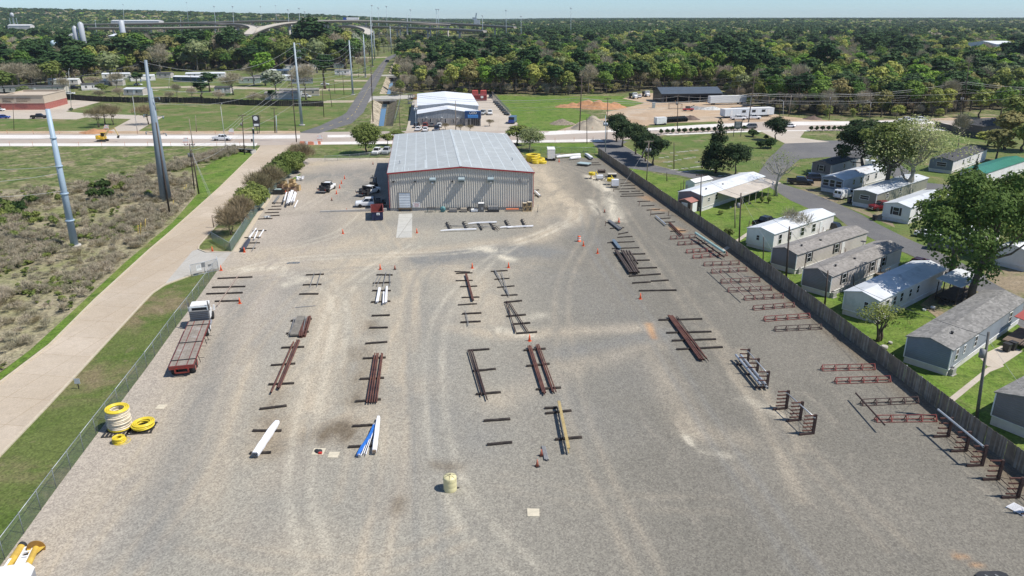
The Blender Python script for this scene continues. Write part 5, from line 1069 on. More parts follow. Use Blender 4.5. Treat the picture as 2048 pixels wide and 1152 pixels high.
near=[c for c in cand if c[3]=='R' and c[0]<30 and 790<c[4]<2080][:200]+[c for c in cand if c[3]=='L' and c[0]<26 and 0<c[4]<760][:75]
nearset=set(id(c) for c in near)
for d_,x,y,sd,u in near:
    k=kindpick(x,y,sd,u,rs_)
    h=rs_.uniform(12,18)*(1.15 if k=='pine' else .9 if k in('bare','white') else 1)
    if u<900: h*=.75
    if sd=='L': h*=1.55 if u>250 else 1.2
    zone='behind the trailer park' if sd=='L' and u<420 else 'left of the side street' if sd=='L' else 'beside the ditch' if u<900 else 'behind the bright meadow' if u<1240 else 'behind the black shed' if u<1500 else 'behind the highway at right' if u<1800 else 'at the far right'
    place_tree(T[k][rs_.randrange(3)],0,0,0,None,KN.get(k,'tree'),'%s at the front of the wood %s'%(NAMES[k],zone),'%ss at the wood edge %s'%(NAMES[k],zone),xyz=Vector((x,y,0)),h=h,r=h*rs_.uniform(.27,.36))
# ---- the rest of the wood and the far woods as masses (geometry nodes)
def scatter(name,label,pts,objs,mats=None,cat='woodland'):
    """pts: (x,y,z, sx,sz, rot, idx)"""
    me=bpy.data.meshes.new(name); me.from_pydata([p[:3] for p in pts],[],[])
    for nm,i,tp in (('sx',3,'FLOAT'),('sz',4,'FLOAT'),('rot',5,'FLOAT'),('idx',6,'INT')):
        a=me.attributes.new(nm,tp,'POINT'); a.data.foreach_set('value',np.array([p[i] for p in pts],dtype=np.int32 if tp=='INT' else np.float32))
    col=bpy.data.collections.new('templates_'+name)
    for k,o in enumerate(objs): o.name='%03d_%s'%(k,o.name); col.objects.link(o)
    ng=bpy.data.node_groups.new('scatter_'+name,'GeometryNodeTree'); ng.interface.new_socket('Geometry',in_out='INPUT',socket_type='NodeSocketGeometry'); ng.interface.new_socket('Geometry',in_out='OUTPUT',socket_type='NodeSocketGeometry')
    n=ng.nodes; gi=n.new('NodeGroupInput'); go=n.new('NodeGroupOutput'); iop=n.new('GeometryNodeInstanceOnPoints'); ci=n.new('GeometryNodeCollectionInfo')
    ci.inputs['Collection'].default_value=col; ci.inputs['Separate Children'].default_value=True; ci.inputs['Reset Children'].default_value=True
    def at(nm,tp='FLOAT'):
        a=n.new('GeometryNodeInputNamedAttribute'); a.data_type=tp; a.inputs['Name'].default_value=nm; return a.outputs['Attribute']
    cs=n.new('ShaderNodeCombineXYZ'); l=ng.links; l.new(at('sx'),cs.inputs[0]); l.new(at('sx'),cs.inputs[1]); l.new(at('sz'),cs.inputs[2])
    cr=n.new('ShaderNodeCombineXYZ'); l.new(at('rot'),cr.inputs[2])
    l.new(gi.outputs[0],iop.inputs['Points']); l.new(ci.outputs[0],iop.inputs['Instance']); iop.inputs['Pick Instance'].default_value=True
    l.new(at('idx','INT'),iop.inputs['Instance Index']); l.new(cr.outputs[0],iop.inputs['Rotation']); l.new(cs.outputs[0],iop.inputs['Scale'])
    l.new(iop.outputs[0],go.inputs[0])
    o=bpy.data.objects.new(name,me); C.objects.link(o); md=o.modifiers.new('scatter','NODES'); md.node_group=ng; tag(o,label,cat,kind='stuff'); return o
KL=list(T); tmpl=[]; kidx={}
for k in KL:
    for i in range(3):
        tr=T[k][i]; j=MB(); 
        me=tr.c.copy(); # crown with its trunk joined
        bm=bmesh.new(); bm.from_mesh(tr.c); n0=len(bm.faces); bm.from_mesh(tr.t); bm.faces.ensure_lookup_table()
        for f in bm.faces[n0:]: f.material_index=1
        bm.to_mesh(me); bm.free(); me.materials.append(tr.t.materials[0]); kidx[(k,i)]=len(tmpl); tmpl.append(bpy.data.objects.new('tree_'+k,me))
pts=[]
for c in cand:
    if id(c) in nearset: continue
    d_,x,y,sd,u=c; k=kindpick(x,y,sd,u,rs_); i=rs_.randrange(3); h=rs_.uniform(11,20)*(1.12 if k=='pine' else 1)*(.78 if (u<900 and y<560 and sd=='R') else 1); tr=T[k][i]
    if sd=='L': h*=(1.5 if u>250 else 1.12) if d_<110 else 1.0
    if y>700 and 150<u<1040: h*=.8
    if k=='pine' and rs_.random()<.25: h*=1.3
    pts.append((x,y,0,h*rs_.uniform(.28,.37)/tr.r,h/tr.h,rs_.uniform(0,6.28),kidx[(k,i)]))
for c in cand:
    d_,x,y,sd,u=c
    if d_<75 and y<720:
        for q in range(2):
            k=rs_.choice(('bare','bare','bare','rust','olive','yel')); i=rs_.randrange(3); h=rs_.uniform(2.5,6.5); tr=T[k][i]; pts.append((x+rs_.uniform(-5,5),y+rs_.uniform(-4,5),-h*.18,h*rs_.uniform(.35,.55)/tr.r,h/tr.h*1.2,rs_.uniform(0,6.28),kidx[(k,i)]))
scatter('woodland','mixed spring woodland of dark pines and fresh green crowns beyond the highway',pts,tmpl)
# far country: low detail patches of wood
FM=[LM[k] for k in ('pine','oak','yel','sage','olive','rust','bare','lime')]
def patch(seed,bias,sz=60):
    rs=np.random.RandomState(seed); mb=MB()
    for i in range(6):
        for j in range(6):
            x,y=(i+rs.rand()-.5)*sz/6-sz/2,(j+rs.rand()-.5)*sz/6-sz/2; h=rs.uniform(12,19); r=rs.uniform(5,8); mi=int(rs.choice(8,p=bias)); 
            if mi==0: r*=.8; h*=1.15
            u=rnd_unit(110,rs); u[:,2]=np.abs(u[:,2]); P_=np.array([x,y,h-r*.9])+u*np.array([r,r,r*.9])*rs.uniform(.7,1.08,110)[:,None]
            leaves(mb,P_,u+np.array([0,0,.3]),1.15,rs,mi=mi)
    return bpy.data.objects.new('patch',mb.mesh('patch',FM))
bd=[.52,.11,.08,.05,.12,.05,.05,.02]; bl_=[.14,.18,.18,.14,.14,.08,.06,.08]
pts=[]; rs_=random.Random(55); y=1080.0
pobj=[patch(1,bd),patch(2,bd),patch(3,bd),patch(4,bl_),patch(5,bl_),patch(6,bl_)]
while y<7000:
    s_=1.0 if y<2200 else 1.9 if y<3800 else 3.0; stp=58*s_; x=-y*.8
    while x<y*.8:
        px_,py_=x+rs_.uniform(-8,8)*s_,y+rs_.uniform(-8,8)*s_; u=1024+px_/(py_*_cp+H*_sp)*F
        clear=(180<u<1030 and py_<1480) or (780<u<1040 and 1480<py_<2400 and rs_.random()<.4)
        if not clear:
            a=mnoise.noise(Vector((px_/260,py_/330,4.4))); dark=a>(.12 if u>1250 else -.02) or py_>3000
            if u<330 and py_<1700: dark=a>.2
            sz=1.0 if s_<1.5 else 1.15
            pts.append((px_,py_,hz(px_,py_)-(1 if s_>1.5 else 0),s_,sz,rs_.choice((0,1.57,3.14,4.71)),(0 if dark else 3)+rs_.randrange(3)))
        x+=stp
    y+=stp
scatter('distant_woodland','distant dark wooded country reaching the horizon',pts,pobj)
# ---- brush in the left field
def tuft(seed,kind,h,r,n,leaf):
    t=make_tree(kind,seed,h=h,r=r,n=n,leaf=leaf,cb=.0,lobes=7,trunk_r=.02); return bpy.data.objects.new('tuft',t.c)
bl2=[tuft(1,'bare',1.1,.8,170,.24),tuft(2,'bare',1.5,1.0,220,.28),tuft(3,'brown',1.0,.8,150,.22),tuft(4,'olive',1.0,.8,120,.13),tuft(5,'bare',2.4,1.6,320,.38),tuft(6,'olive',2.4,1.7,330,.17),tuft(7,'hedge',3.0,2.0,420,.2)]
fp=[W(*q) for q in [(-300,400),(0,384),(120,377),(220,362),(300,350),(385,350),(388,388),(340,443),(245,524),(145,618),(55,700),(-60,786),(-300,900)]]
def inside(x,y,pl):
    c=False; n=len(pl)
    for i in range(n):
        a,b=pl[i],pl[i-1]
        if (a.y>y)!=(b.y>y) and x<(b.x-a.x)*(y-a.y)/(b.y-a.y)+a.x: c=not c
    return c
pts=[]; x0,x1=min(p.x for p in fp),max(p.x for p in fp); y0_,y1_=min(p.y for p in fp),max(p.y for p in fp)
for _ in range(26000):
    x,y=rs_.uniform(max(x0,-190),x1),rs_.uniform(y0_,y1_)
    if not inside(x,y,fp): continue
    a=mnoise.noise(Vector((x/11,y/11,2))); b=mnoise.noise(Vector((x/24,y/24,7)))
    if a<.0 and rs_.random()<.85: continue
    edge=min(abs(x-q.x)+abs(y-q.y) for q in fp[6:11])
    k=rs_.choice((0,0,1,2)) if b<.12 else rs_.choice((3,3,3,0,1))
    if rs_.random()<.02 and x<-85: k=rs_.choice((4,4,5))
    s=rs_.uniform(.45,.95); pts.append((x,y,0,s*1.1,s*.9,rs_.uniform(0,6.28),k))
rs_.shuffle(pts); pts=pts[:7000]
# creek brush strip toward the culvert
cb_=[W(*q) for q in((300,345),(345,338),(400,322),(440,310),(478,301))]
for a,b in zip(cb_,cb_[1:]):
    for i in range(140): t=rs_.random(); p=a.lerp(b,t); pts.append((p.x+rs_.gauss(0,1.8),p.y+rs_.gauss(0,2.2),0,rs_.uniform(.6,1.3),rs_.uniform(.6,1.1),rs_.uniform(0,6.28),rs_.choice((0,0,1,2,3))))
for u,v,n in ((30,440,22),(10,420,14),(190,395,5),(250,385,4)):
    q=W(u,v)
    for i in range(n): pts.append((q.x+rs_.gauss(0,4),q.y+rs_.gauss(0,5),0,rs_.uniform(.6,1.1),rs_.uniform(.6,1.2),rs_.uniform(0,6.28),rs_.choice((5,5,6))))
scatter('field_brush','dry grey brown brush with green patches covering the left field',pts,bl2,cat='brush')
# tufts breaking up the nearest verge
# ================================================================ yard timbers, pipes, racks
TIMB=pm('creosote_timber',(.028,.022,.019),.9,.45,3,dirt=(.09,.07,.055),damt=.3); RUST=pm('rusty_steel',(.10,.04,.03),.8,.35,1.5,dirt=(.17,.075,.05),damt=.6); RUSTD=pm('dark_rust',(.05,.028,.024),.8,.3,2); REDP=pm('red_rack_paint',(.24,.045,.038),.6,.25,2,dirt=(.14,.05,.04),damt=.5)
GALV=pm('galvanised_pipe',(.52,.54,.56),.35,.1,2,metal=.4); GREYP=pm('grey_pipe',(.22,.22,.22),.5,.2,2); WRAP=pm('white_wrap',(.80,.80,.82),.45,.07,3); BLUEW=pm('blue_wrap',(.03,.16,.55),.4,.25,4); GREENP=pm('pale_green_pipe',(.33,.48,.44),.4,.15,2); BEIGEP=pm('beige_pipe',(.36,.27,.22),.6,.15,2); BLUEG=pm('blue_grey_steel',(.13,.17,.21),.45,.2,2)
ORD=['nearest','second','third','fourth','fifth','sixth','seventh','eighth','ninth','tenth','eleventh','twelfth','thirteenth','fourteenth','fifteenth']
rb=random.Random(77)
def bearer(p,q,label,group,w_=.26,h_=.2,mat=None,name='timber_bearer',cat='timber'):
    a,b=W(*p),W(*q); ln=(b-a).length; rz=atan2((b-a).y,(b-a).x); m=MB(); k=6; rings=[]
    for i in range(k+1):
        x=ln*i/k; j=[rb.uniform(-.015,.015) for _ in range(4)]; ww=w_/2; c=.03
        rings.append([(x,-ww+j[0],0),(x,ww+j[1],0),(x,ww+j[1],h_-c+j[2]),(x,ww-c,h_+j[3]),(x,-ww+c,h_+j[3]),(x,-ww+j[0],h_-c+j[2])])
    m.loft(rings); o=m.build(name,mat or TIMB); o.location=a; o.rotation_euler=(0,0,rz); return tag(o,label,cat,group)
def column(place,rows,**kw):
    rows=sorted(rows,key=lambda r:-r[1]); n=len(rows)
    for i,(u1,v1,u2,v2) in enumerate(rows): bearer((u1,v1),(u2,v2),'dark timber bearer, %s of %d %s'%(ORD[i],n,place),'bearers '+place,**kw)
column('above the flatbed truck cab',[(435.5,558,505,555),(424.6,576,490.7,574),(413,589,485.5,586.6),(430,604,479,602.5)])
column('in the left pipe row above the grey stack',[(612,551,648,549.5),(606,571,643,569.7),(599,589.3,637,589)])
column('under the grey and red steel stack',[(581.7,643,624,639),(572.7,668.6,617.8,664.8)])
column('under the long leaning red pipes at left',[(563,697,608.5,695),(542,732,590.7,728.4),(537.4,770.5,588.5,767.8)])
column('around the white wrapped bundle at left',[(519.4,819.7,573.6,813),(505.8,863,563,863),(500,908,542,906.6)])
column('in the second row above the bare trio',[(753.3,550.8,785.2,551),(746,567.5,781.7,566),(744.8,582.5,781.7,582.5),(742,605.5,781,603.5)])
column('lying empty in the second row',[(743.7,632.8,779.8,631.4),(738.8,657,775.7,656.3),(730.6,688.5,774.9,685)])
column('under the five red pipes',[(726,718.3,771.6,716.4),(719.7,759.6,768.3,757),(710.7,804.6,762,800)])
column('under the blue and white wraps',[(705,854,745.4,851.7),(697,895.6,747,893)])
column('at the top of the third row',[(909.5,544,940,545),(912,547.8,945,546.5),(911.4,562.3,945.6,561.5),(920.2,574.3,954.6,573),(923.2,596,959,595),(916,610.7,953.8,608.5)],h_=.15)
column('under the thin rods of the third row',[(924.5,629,962.8,627),(921,646,961.4,644)])
column('of the dark E shaped pipe rack',[(935.5,702.7,978.9,699.5),(945.6,743.7,991.5,739),(951.9,790,1001.6,785.8)])
column('lying empty right of the tank row',[(967.2,843.3,1020.5,839.4),(974,891,1024,886)])
column('at the top of the fourth row',[(982,543.7,1015.2,542),(989.3,559.6,1018.8,557.6),(994.8,575.7,1028.9,572.7),(1002.4,591.8,1035.2,590.7)],h_=.16)
column('under the A shaped thin pipes',[(1008.4,606,1044,602.5),(1013,634,1051.6,630.6),(1025.6,649.7,1060.3,647),(1032.5,668.3,1074,665.3)])
column('under the two red bundles of the fourth row',[(1047.5,702,1091,698.6),(1053,733.6,1099,729),(1072.6,780.3,1121.8,776.5)])
column('under the yellow boom',[(1089.3,818,1115,816.5),(1091,828.4,1142.6,822.6),(1110.3,880.7,1163.5,876)])
column('under the grey pipes by the orange drum',[(1212,446.3,1240,447),(1220,457.8,1248,455.8),(1237,469,1255.6,465.4),(1235,475.5,1264.4,473.6),(1214.6,486.4,1269,484),(1224.2,498,1278,496)],h_=.16)
column('under the big dark pipe stack',[(1228.3,510.5,1290,508.6),(1236.5,523,1299.3,521),(1255.6,538.4,1314,536.2),(1258.4,553.4,1321.2,549)])
column('lying empty below the dark pipe stack',[(1264.7,567.2,1301,565),(1302,563.4,1337,561.5),(1278.2,582.8,1352.7,581.4)])
column('under the long red bundle at right',[(1317.3,641.3,1404,639),(1333,667,1422.5,664.5),(1343.7,682.8,1431.5,679.5),(1353.3,700,1445,695.5)])
column('by the board fence, far part',[(1229,378.8,1271,377.7),(1238.8,384.2,1258.6,384),(1263,383.3,1280.5,382.8),(1243.3,389,1287,387.8),(1240.6,393.3,1287.5,392.3),(1241.4,367.5,1261,366),(1241.4,372.5,1271,371),(1178,326.4,1197.7,326),(1182.8,330.3,1201.6,330)],h_=.16)
column('by the board fence, middle part',[(1275,403.8,1300,402.8),(1283.3,412.7,1308.6,411.4),(1293.8,421,1319.5,419.2),(1303,429.2,1329,427),(1320.3,437.8,1340.6,436.7),(1329.7,445,1350,444.4),(1341,463.5,1371,462)],h_=.16)
def zc(v1,k): 
    return [W(460+a/7.2,350+b/7.2) for a,b in v1]
column('along the upper left fence',[(460+a/7.2,350+b/7.2,460+c/7.2,350+d/7.2) for a,b,c,d in [(605,408,760,408),(600,458,740,452),(548,503,740,497),(502,550,705,543),(575,595,715,585),(405,640,612,633),(325,812,525,807),(210,908,440,902),(285,985,430,982),(140,1065,368,1062)]],h_=.17)
# pipes ------------------------------------------------
def pipe(p,q,r,label,group=None,mat=RUST,z=None,name='steel_pipe',cat='pipe',kind='hollow',z2=None,w_=None):
    z=.2 if z is None else z; r_=r
    a,b=W(p[0],p[1],z+r),W(q[0],q[1],(z if z2 is None else z2)+r)
    m=MB(); o0=a.copy(); d=b-a
    if kind=='hollow': m.hollow(Vector(),d,r,n=10)
    elif kind=='rod': m.path([Vector(),d*.5+Vector((0,0,-.01)),d],r,6)
    elif kind=='beam': m.bar(Vector(),d,w_ or r*2,.05); m.bar(Vector((0,0,-r)),d+Vector((0,0,-r)),.04,2*r); m.bar(Vector((0,0,-2*r)),d+Vector((0,0,-2*r)),w_ or r*2,.05)
    o=m.build(name,mat); o.location=o0; return tag(o,label,cat,group)
def bundle(place,items,r,mat,adj='rusty red pipe',**kw):
    items=sorted(items,key=lambda t:t[0]+t[2]); n=len(items)
    if n==1: pipe(items[0][:2],items[0][2:],r,'single %s %s'%(adj,place),None,mat,**kw); return
    W_=['leftmost','second from left','third from left','fourth from left','fifth from left','sixth from left','seventh from left','eighth from left']
    for i,t in enumerate(items): pipe(t[:2],t[2:],r,'%s, %s of %d %s'%(adj,('rightmost' if i==n-1 else W_[i]),n,place),'pipes '+place,mat,**kw)
bundle('leaning across the timbers above the flatbed truck',[(476.5,551,434,611)],.06,BEIGEP,'thin beige pipe')
bundle('on the left row far bearers',[(629,545.5,620,572.8),(641.9,544,633.7,572)],.045,GREYP,'thin grey rod',kind='rod')
bundle('lying across empty gravel above the grey stack',[(590.5,615,631,611.5)],.06,GREYP,'grey bar',z=0)
bundle('in the grey and red stack',[(602,631.5,599.5,671.5),(606,631.5,603,671.5),(620.5,631.5,609,670),(617.5,632.5,606.5,670)],.13,RUST,'rusty red beam',kind='beam')
bundle('between the beams of the grey and red stack',[(611,634,605,669),(614,633,608,669)],.06,GREYP,'thin grey pipe')
bundle('at the left side of the grey stack',[(588.5,635,580.5,666),(591.5,635.5,583.5,667),(594,635,577,669)],.05,GREYP,'thin grey pipe')
o=thing('plank_bundle','bundle of grey brown weathered planks on the left stack','timber',W(583,672,.2)); a=W(583,671,.2); d=W(598,633.5,.2)-a; n_=Vector((d.y,-d.x,0)).normalized()
for i in range(5): m=MB(); m.bar(n_*(i*.2-.1)+Vector((0,0,.12)),d+n_*(i*.2-.1)+Vector((0,0,.12)),.19,.18); m.build('plank',pm('weathered_plank',(.19,.175,.15),.9,.25,2),o)
bundle('in the long leaning left stack',[(587,684,542,785),(594.5,680,555,775.5),(599,681,559,775)],.1,RUST)
bundle('standing close beside the leaning red pipes',[(597,680,557,777)],.1,RUSTD,'dark brown pipe')
bundle('on the second row far bearers',[(757,551,747,570),(763,551,754,571),(772.5,544,766,571),(779.7,547,780,571)],.05,GREYP,'thin dark rod',kind='rod')
bundle('on the short white stack of the second row',[(758,575.5,752.5,604),(760.5,576,755,604),(767.5,583.7,766,607),(773,573.5,770,605.5),(774,573,772.5,605)],.11,WRAP,'white pipe')
bundle('in the second row long stack',[(749.7,706.5,733.3,805.5),(753.8,706.5,738.8,805.5),(756.6,706.5,743.7,804.5),(763.4,706.5,748.4,804.5),(765.3,707.5,753,804.5)],.075,RUST)
bundle('of thin white pipes beside the blue wrap',[(752.5,843,727.6,907),(749,846,722,911),(753.8,840,731.5,909)],.04,WRAP,'thin white pipe')
def wrapped(p,q,w_,h_,mat,label,endm,z=.2,taper=.7,wig=0):
    a,b=W(*p,z),W(*q,z); d=b-a; o=thing('wrapped_bundle',label,'bundle',a); dn=d.normalized(); n=Vector((-dn.y,dn.x,0)); rings=[]; k=9
    for i in range(k):
        t=i/(k-1); s=taper+(1-taper)*min(1,t*4); ww=w_/2*s*(1+.08*sin(i*2.3)); c=d*t+n*wig*sin(t*5)
        rings.append([c+n*ww*x+Vector((0,0,h_*s*y_)) for x,y_ in ((-1,.05),(1,.05),(1.02,.6),(.7,1),(-.7,1),(-1.02,.6))])
    m=MB(); m.loft(rings); m.build('wrap',mat,o)
    m=MB()
    for x in (-.55,0,.55): 
        for zz in (.3,.68): m.hollow(d*.995+n*w_/2*x+Vector((0,0,h_*zz)),d*1.012+n*w_/2*x+Vector((0,0,h_*zz)),min(w_,h_)*.17,n=8)
    m.build('pipe_ends',endm,o); return o
wrapped((554.9,846),(510.5,913),.62,.45,WRAP,'long white plastic wrapped bundle in the left row',DARKM)
wrapped((757.3,836.5),(748.8,906.5),.42,.42,WRAP,'white wrapped beam leaning beside the blue wrapped bundle',pm('cut_wood',(.35,.25,.15),.8))
wrapped((747.5,852),(718.5,912),.28,.25,BLUEW,'blue plastic wrapped bundle of pipes in the second row',WRAP,wig=.12)
bundle('in the third row top stack',[(931,547.5,945,600.5),(933,547.5,947,600.5)],.1,RUST,kind='hollow')
bundle('in the third row lower bearers',[(930,620,936,651),(933,628,937.5,650.5)],.03,GREYP,'thin grey rod',kind='rod')
bundle('of the E shaped rack, third row',[(936.8,700.5,963.3,790.8),(940.7,700,968.7,788.5),(944.2,699.5,974.3,799)],.075,RUSTD,'dark brown pipe')
bundle('on the fourth row far bearers',[(988,539,1016.7,587),(990.6,540.5,1018.5,592.5),(1003,544.5,1016.7,588.3)],.05,GREYP,'thin dark pipe')
bundle('making the A shape in the fourth row',[(1013.7,602,1030.3,664.8),(1011,604.5,1032.5,664.5),(1015.2,602.5,1053.4,662.8),(1019.3,604.5,1056.3,662.5)],.05,RUSTD,'thin brown pipe')
bundle('in the left bundle of the fourth row',[(1056,692,1085.5,785),(1059,691,1089,788),(1061.5,692,1091,785)],.085,RUST)
bundle('in the right bundle of the fourth row',[(1074.5,688.8,1108,784.5),(1077.3,688.5,1112,783.5),(1072,690,1105,783)],.07,RUST)
bundle('beside the lowest traffic cone',[(1084.5,893,1090,919.5),(1087,893,1093,921),(1089.5,894,1096,920)],.09,GREYP,'short grey pipe',z=0)
# yellow boom
a=W(1117.4,812,.2); d=W(1137,907,.2)-a; o=thing('ladder_boom','yellow and tan lattice boom lying on bearers in the fourth row','boom',a); dn=d.normalized(); n=Vector((-dn.y,dn.x,0)); m=MB(); YB=pm('yellow_boom',(.42,.32,.14),.5,.15,2)
m.bar(Vector((0,0,.55)),d+Vector((0,0,.55)),.28,.1); m.bar(n*.02+Vector((0,0,.05)),d+n*.02+Vector((0,0,.05)),.1,.08); m.build('chord',YB,o)
m=MB(); 
for i in range(9): t0,t1=i/9,(i+1)/9; m.bar(d*t0+Vector((0,0,.08)),d*t0+Vector((0,0,.52)),.05); m.bar(d*t0+Vector((0,0,.52)),d*t1+Vector((0,0,.08)),.04)
m.build('lacing',YB,o)
bundle('lying on bearers right of the orange drum',[(1216,441,1239,459),(1218,440.5,1241.5,458.5),(1219.5,440,1243.5,457)],.12,GREYP,'grey pipe')
pipe((1226.5,479),(1239.5,496),.18,'blue grey steel channel on the bearers above the dark pipe stack',None,BLUEG,kind='beam',w_=.6,name='steel_channel',cat='channel')
bundle('in the big dark pipe stack',[(1230.5,500.5,1260,545.5),(1233.5,500.5,1264,545),(1243,500.5,1269.5,545.5),(1247.5,501.5,1273.5,545.5),(1253,501.5,1277.8,544.5),(1258.5,502,1275,527)],.16,pm('bronze_pipe',(.085,.06,.045),.6,.2,2),'dark bronze pipe')
bundle('in the long right bundle',[(1336.4,631,1399.3,718.5),(1339,631,1403.5,719.5),(1342,631.5,1407.5,719),(1345,631.5,1413,717)],.105,RUST)
bundle('right of the long red bundle',[(1352,633,1411,716),(1354,632,1417,722)],.045,RUSTD,'thin dark rod',kind='rod')
bundle('leaning beside the board fence orange patch',[(1337.6,445.5,1362,471),(1340,445,1364.5,470)],.1,RUST)
bundle('lying by the fence bearers',[(1311.6,431.8,1332,449.3)],.14,GALV,'light grey steel beam',z=.2)
bundle('raised on the red racks by the fence',[(1391,466,1449,504.5)],.22,GREENP,'large pale green pipe',z=.9)
bundle('under the pale green pipe',[(1392,475,1448,514)],.12,RUSTD,'dark pipe',z=.35)
bundle('laid across the red racks',[(1422.9,533,1492,594),(1453.8,530,1527,588)],.07,BEIGEP,'long thin beige pipe',z=.85)
bundle('laid across the two lowest racks',[(1711.5,786,1769.6,850)],.08,RUSTD,'long dark brown pipe',z=.85)
# lattice racks
def lattice(p,q,label,mat,group='red lattice racks by the fence',h_=.62,w_=.6):
    a,b=W(*p),W(*q); rz=atan2((b-a).y,(b-a).x); ln=(b-a).length; o=thing('lattice_rack',label,'rack',a,rz,group); m=MB()
    for y,z in ((-w_/2,.06),(w_/2,.06)): m.bar((0,y,z),(ln,y,z),.05)
    m.bar((0,w_*.1,h_),(ln,w_*.1,h_),.065); m.build('chord',mat,o); k=4
    for i in range(k+1):
        x=ln*i/k; x=min(max(x,.05),ln-.05); m=MB(); m.bar((x,-w_/2,.06),(x,w_*.1,h_),.08); m.bar((x,w_/2,.06),(x,w_*.1,h_),.06); m.bar((x-.02,-w_/2,.1),(x-.02,w_/2,.1),.06)
        m.bar((x,-w_/2,.08),(min(x+.25,ln),w_*.1,h_*.85),.05) if i<k else None
        m.build('brace',mat,o)
    return o
REDD=pm('dull_red_rack',(.15,.05,.045),.7,.25,2); BROWNR=pm('brown_rack',(.08,.045,.04),.7,.3,2)
LR=[((1340.3,479),(1391,475.5),REDD,'farthest dull red lattice rack by the fence'),((1355.4,490.5),(1410,487.3),REDD,'dull red lattice rack second from the far end'),((1372.3,506.4),(1426.4,502.3),REDP,'bright red lattice rack under the middle of the green pipe'),((1385.4,517.3),(1453.7,511),REDP,'red lattice rack under the near end of the green pipe'),((1407.3,531.8),(1478.3,529),REDD,'dull red lattice rack at the far end of the beige pipes'),((1422.3,546.6),(1493.3,542),REDD,'dull red rack second under the beige pipes'),((1441,566.5),(1519,563),REDD,'dull red rack third under the beige pipes'),((1455,584),(1542.6,580),REDD,'dull red rack fourth under the beige pipes'),((1488,600),(1566,595.6),REDD,'brownish red rack at the near end of the beige pipes'),((1505.8,620),(1587.8,613.5),REDD,'brownish rack between the beige pipes and bright red rack'),((1527.6,642),(1618.7,635.4),REDP,'bright red empty lattice rack before the weathered home'),((1548.7,661.9),(1642.5,657.3),BROWNR,'dark brown empty rack just below the bright red one'),((1642.5,740.6),(1749,738),REDP,'red empty lattice rack beside the blue home, upper one'),((1669.8,766),(1779.7,762.5),REDP,'red empty lattice rack beside the blue home, lower one'),((1721.8,809.8),(1835.2,805),BROWNR,'dark brown rack under the far end of the dark pipe'),((1750.3,842.3),(1871.4,841.3),REDP,'orange red lattice rack nearest the cantilever racks')]
for p,q,mt,lb in LR: lattice(p,q,lb,mt)
# cantilever racks
def canti(posts,label,arms,h_,armlen=1.0,feet=True,rail=True,group='cantilever pipe racks',brace=True):
    P_=[W(*p) for p in posts]; o=thing('cantilever_rack',label,'rack',P_[0],0,group); o0=P_[0]; ln=(P_[-1]-P_[0]).normalized(); n=Vector((-ln.y,ln.x,0)); 
    if n.x>0: n=-n
    for p in P_:
        b=p-o0; m=MB(); m.bar(b,b+Vector((0,0,h_)),.2,.24); po=m.build('post',RUSTD,o)
        for i in range(arms):
            z=h_*(.2+.75*i/(arms-1)) if arms>1 else h_; m=MB(); m.bar(b+Vector((0,0,z)),b+n*armlen+Vector((0,0,z+.05)),.08,.12); m.bar(b+n*armlen+Vector((0,0,z+.05)),b+n*armlen+Vector((0,0,z+.15)),.06); m.build('arm',RUST,o)
        if feet: m=MB(); m.bar(b-n*.1+Vector((0,0,.1)),b+n*(armlen+.25)+Vector((0,0,.1)),.18,.2); m.build('foot',RUSTD,o)
    if rail: m=MB(); m.tube(P_[0]-o0-ln*.5+n*.12+Vector((0,0,h_*.86)),P_[-1]-o0+ln*.1+n*.12+Vector((0,0,h_*.86)),.06); m.build('rail',GALV,o)
    if brace:
        m=MB()
        for p,q in zip(P_,P_[1:]): m.tube(p-o0+Vector((0,0,.3)),q-o0+Vector((0,0,.3)),.04,n=5); m.tube(p-o0+Vector((0,0,.3)),q-o0+Vector((0,0,h_*.8)),.02,n=4); m.tube(q-o0+Vector((0,0,.3)),p-o0+Vector((0,0,h_*.8)),.02,n=4)
        m.build('bracing',RUSTD,o)
    return o,n,ln,P_
r1,n,ln,P_=canti([(1494.6,730),(1513.3,749.5),(1533.4,776)],'rusty cantilever rack carrying large white pipes, farthest of the three',4,2.0)
for k,(off,z,lb) in enumerate(((.95,.72,'large white pipe on the outer side of the far cantilever rack'),(.42,.72,'large white pipe on the inner side of the far cantilever rack'),(.2,.32,'slim white pipe low on the far cantilever rack'))):
    m=MB(); d=(P_[-1]-P_[0])*1.33; m.hollow(Vector(),d,.14,n=14); o=m.build('steel_pipe',GALV if k<3 else WRAP); o.location=P_[0]-(P_[-1]-P_[0])*.22+n*off+Vector((0,0,z)); tag(o,lb,'pipe','white pipes on the far cantilever rack')
canti([(1572,818),(1599.6,841),(1625.8,868)],'rusty empty cantilever rack with three posts in the open gravel',5,2.1,1.15)
r3,n,ln,P_=canti([(1895.6,874),(1931,903),(1963.4,932)],'rusty cantilever rack by the board fence carrying one bright pipe',4,2.1,1.15,rail=False)
m=MB(); d=(P_[-1]-P_[0])*1.35; m.hollow(Vector(),d,.1,n=10); o=m.build('steel_pipe',GALV); o.location=P_[0]-(P_[-1]-P_[0])*.3+n*.5+Vector((0,0,2.15)); tag(o,'bright galvanised pipe lying on top of the fence side cantilever rack','pipe')
canti([(1995.7,960),(2035,996),(2075,1030)],'rusty cantilever rack cut by the right picture edge',4,2.0,1.1,rail=False)
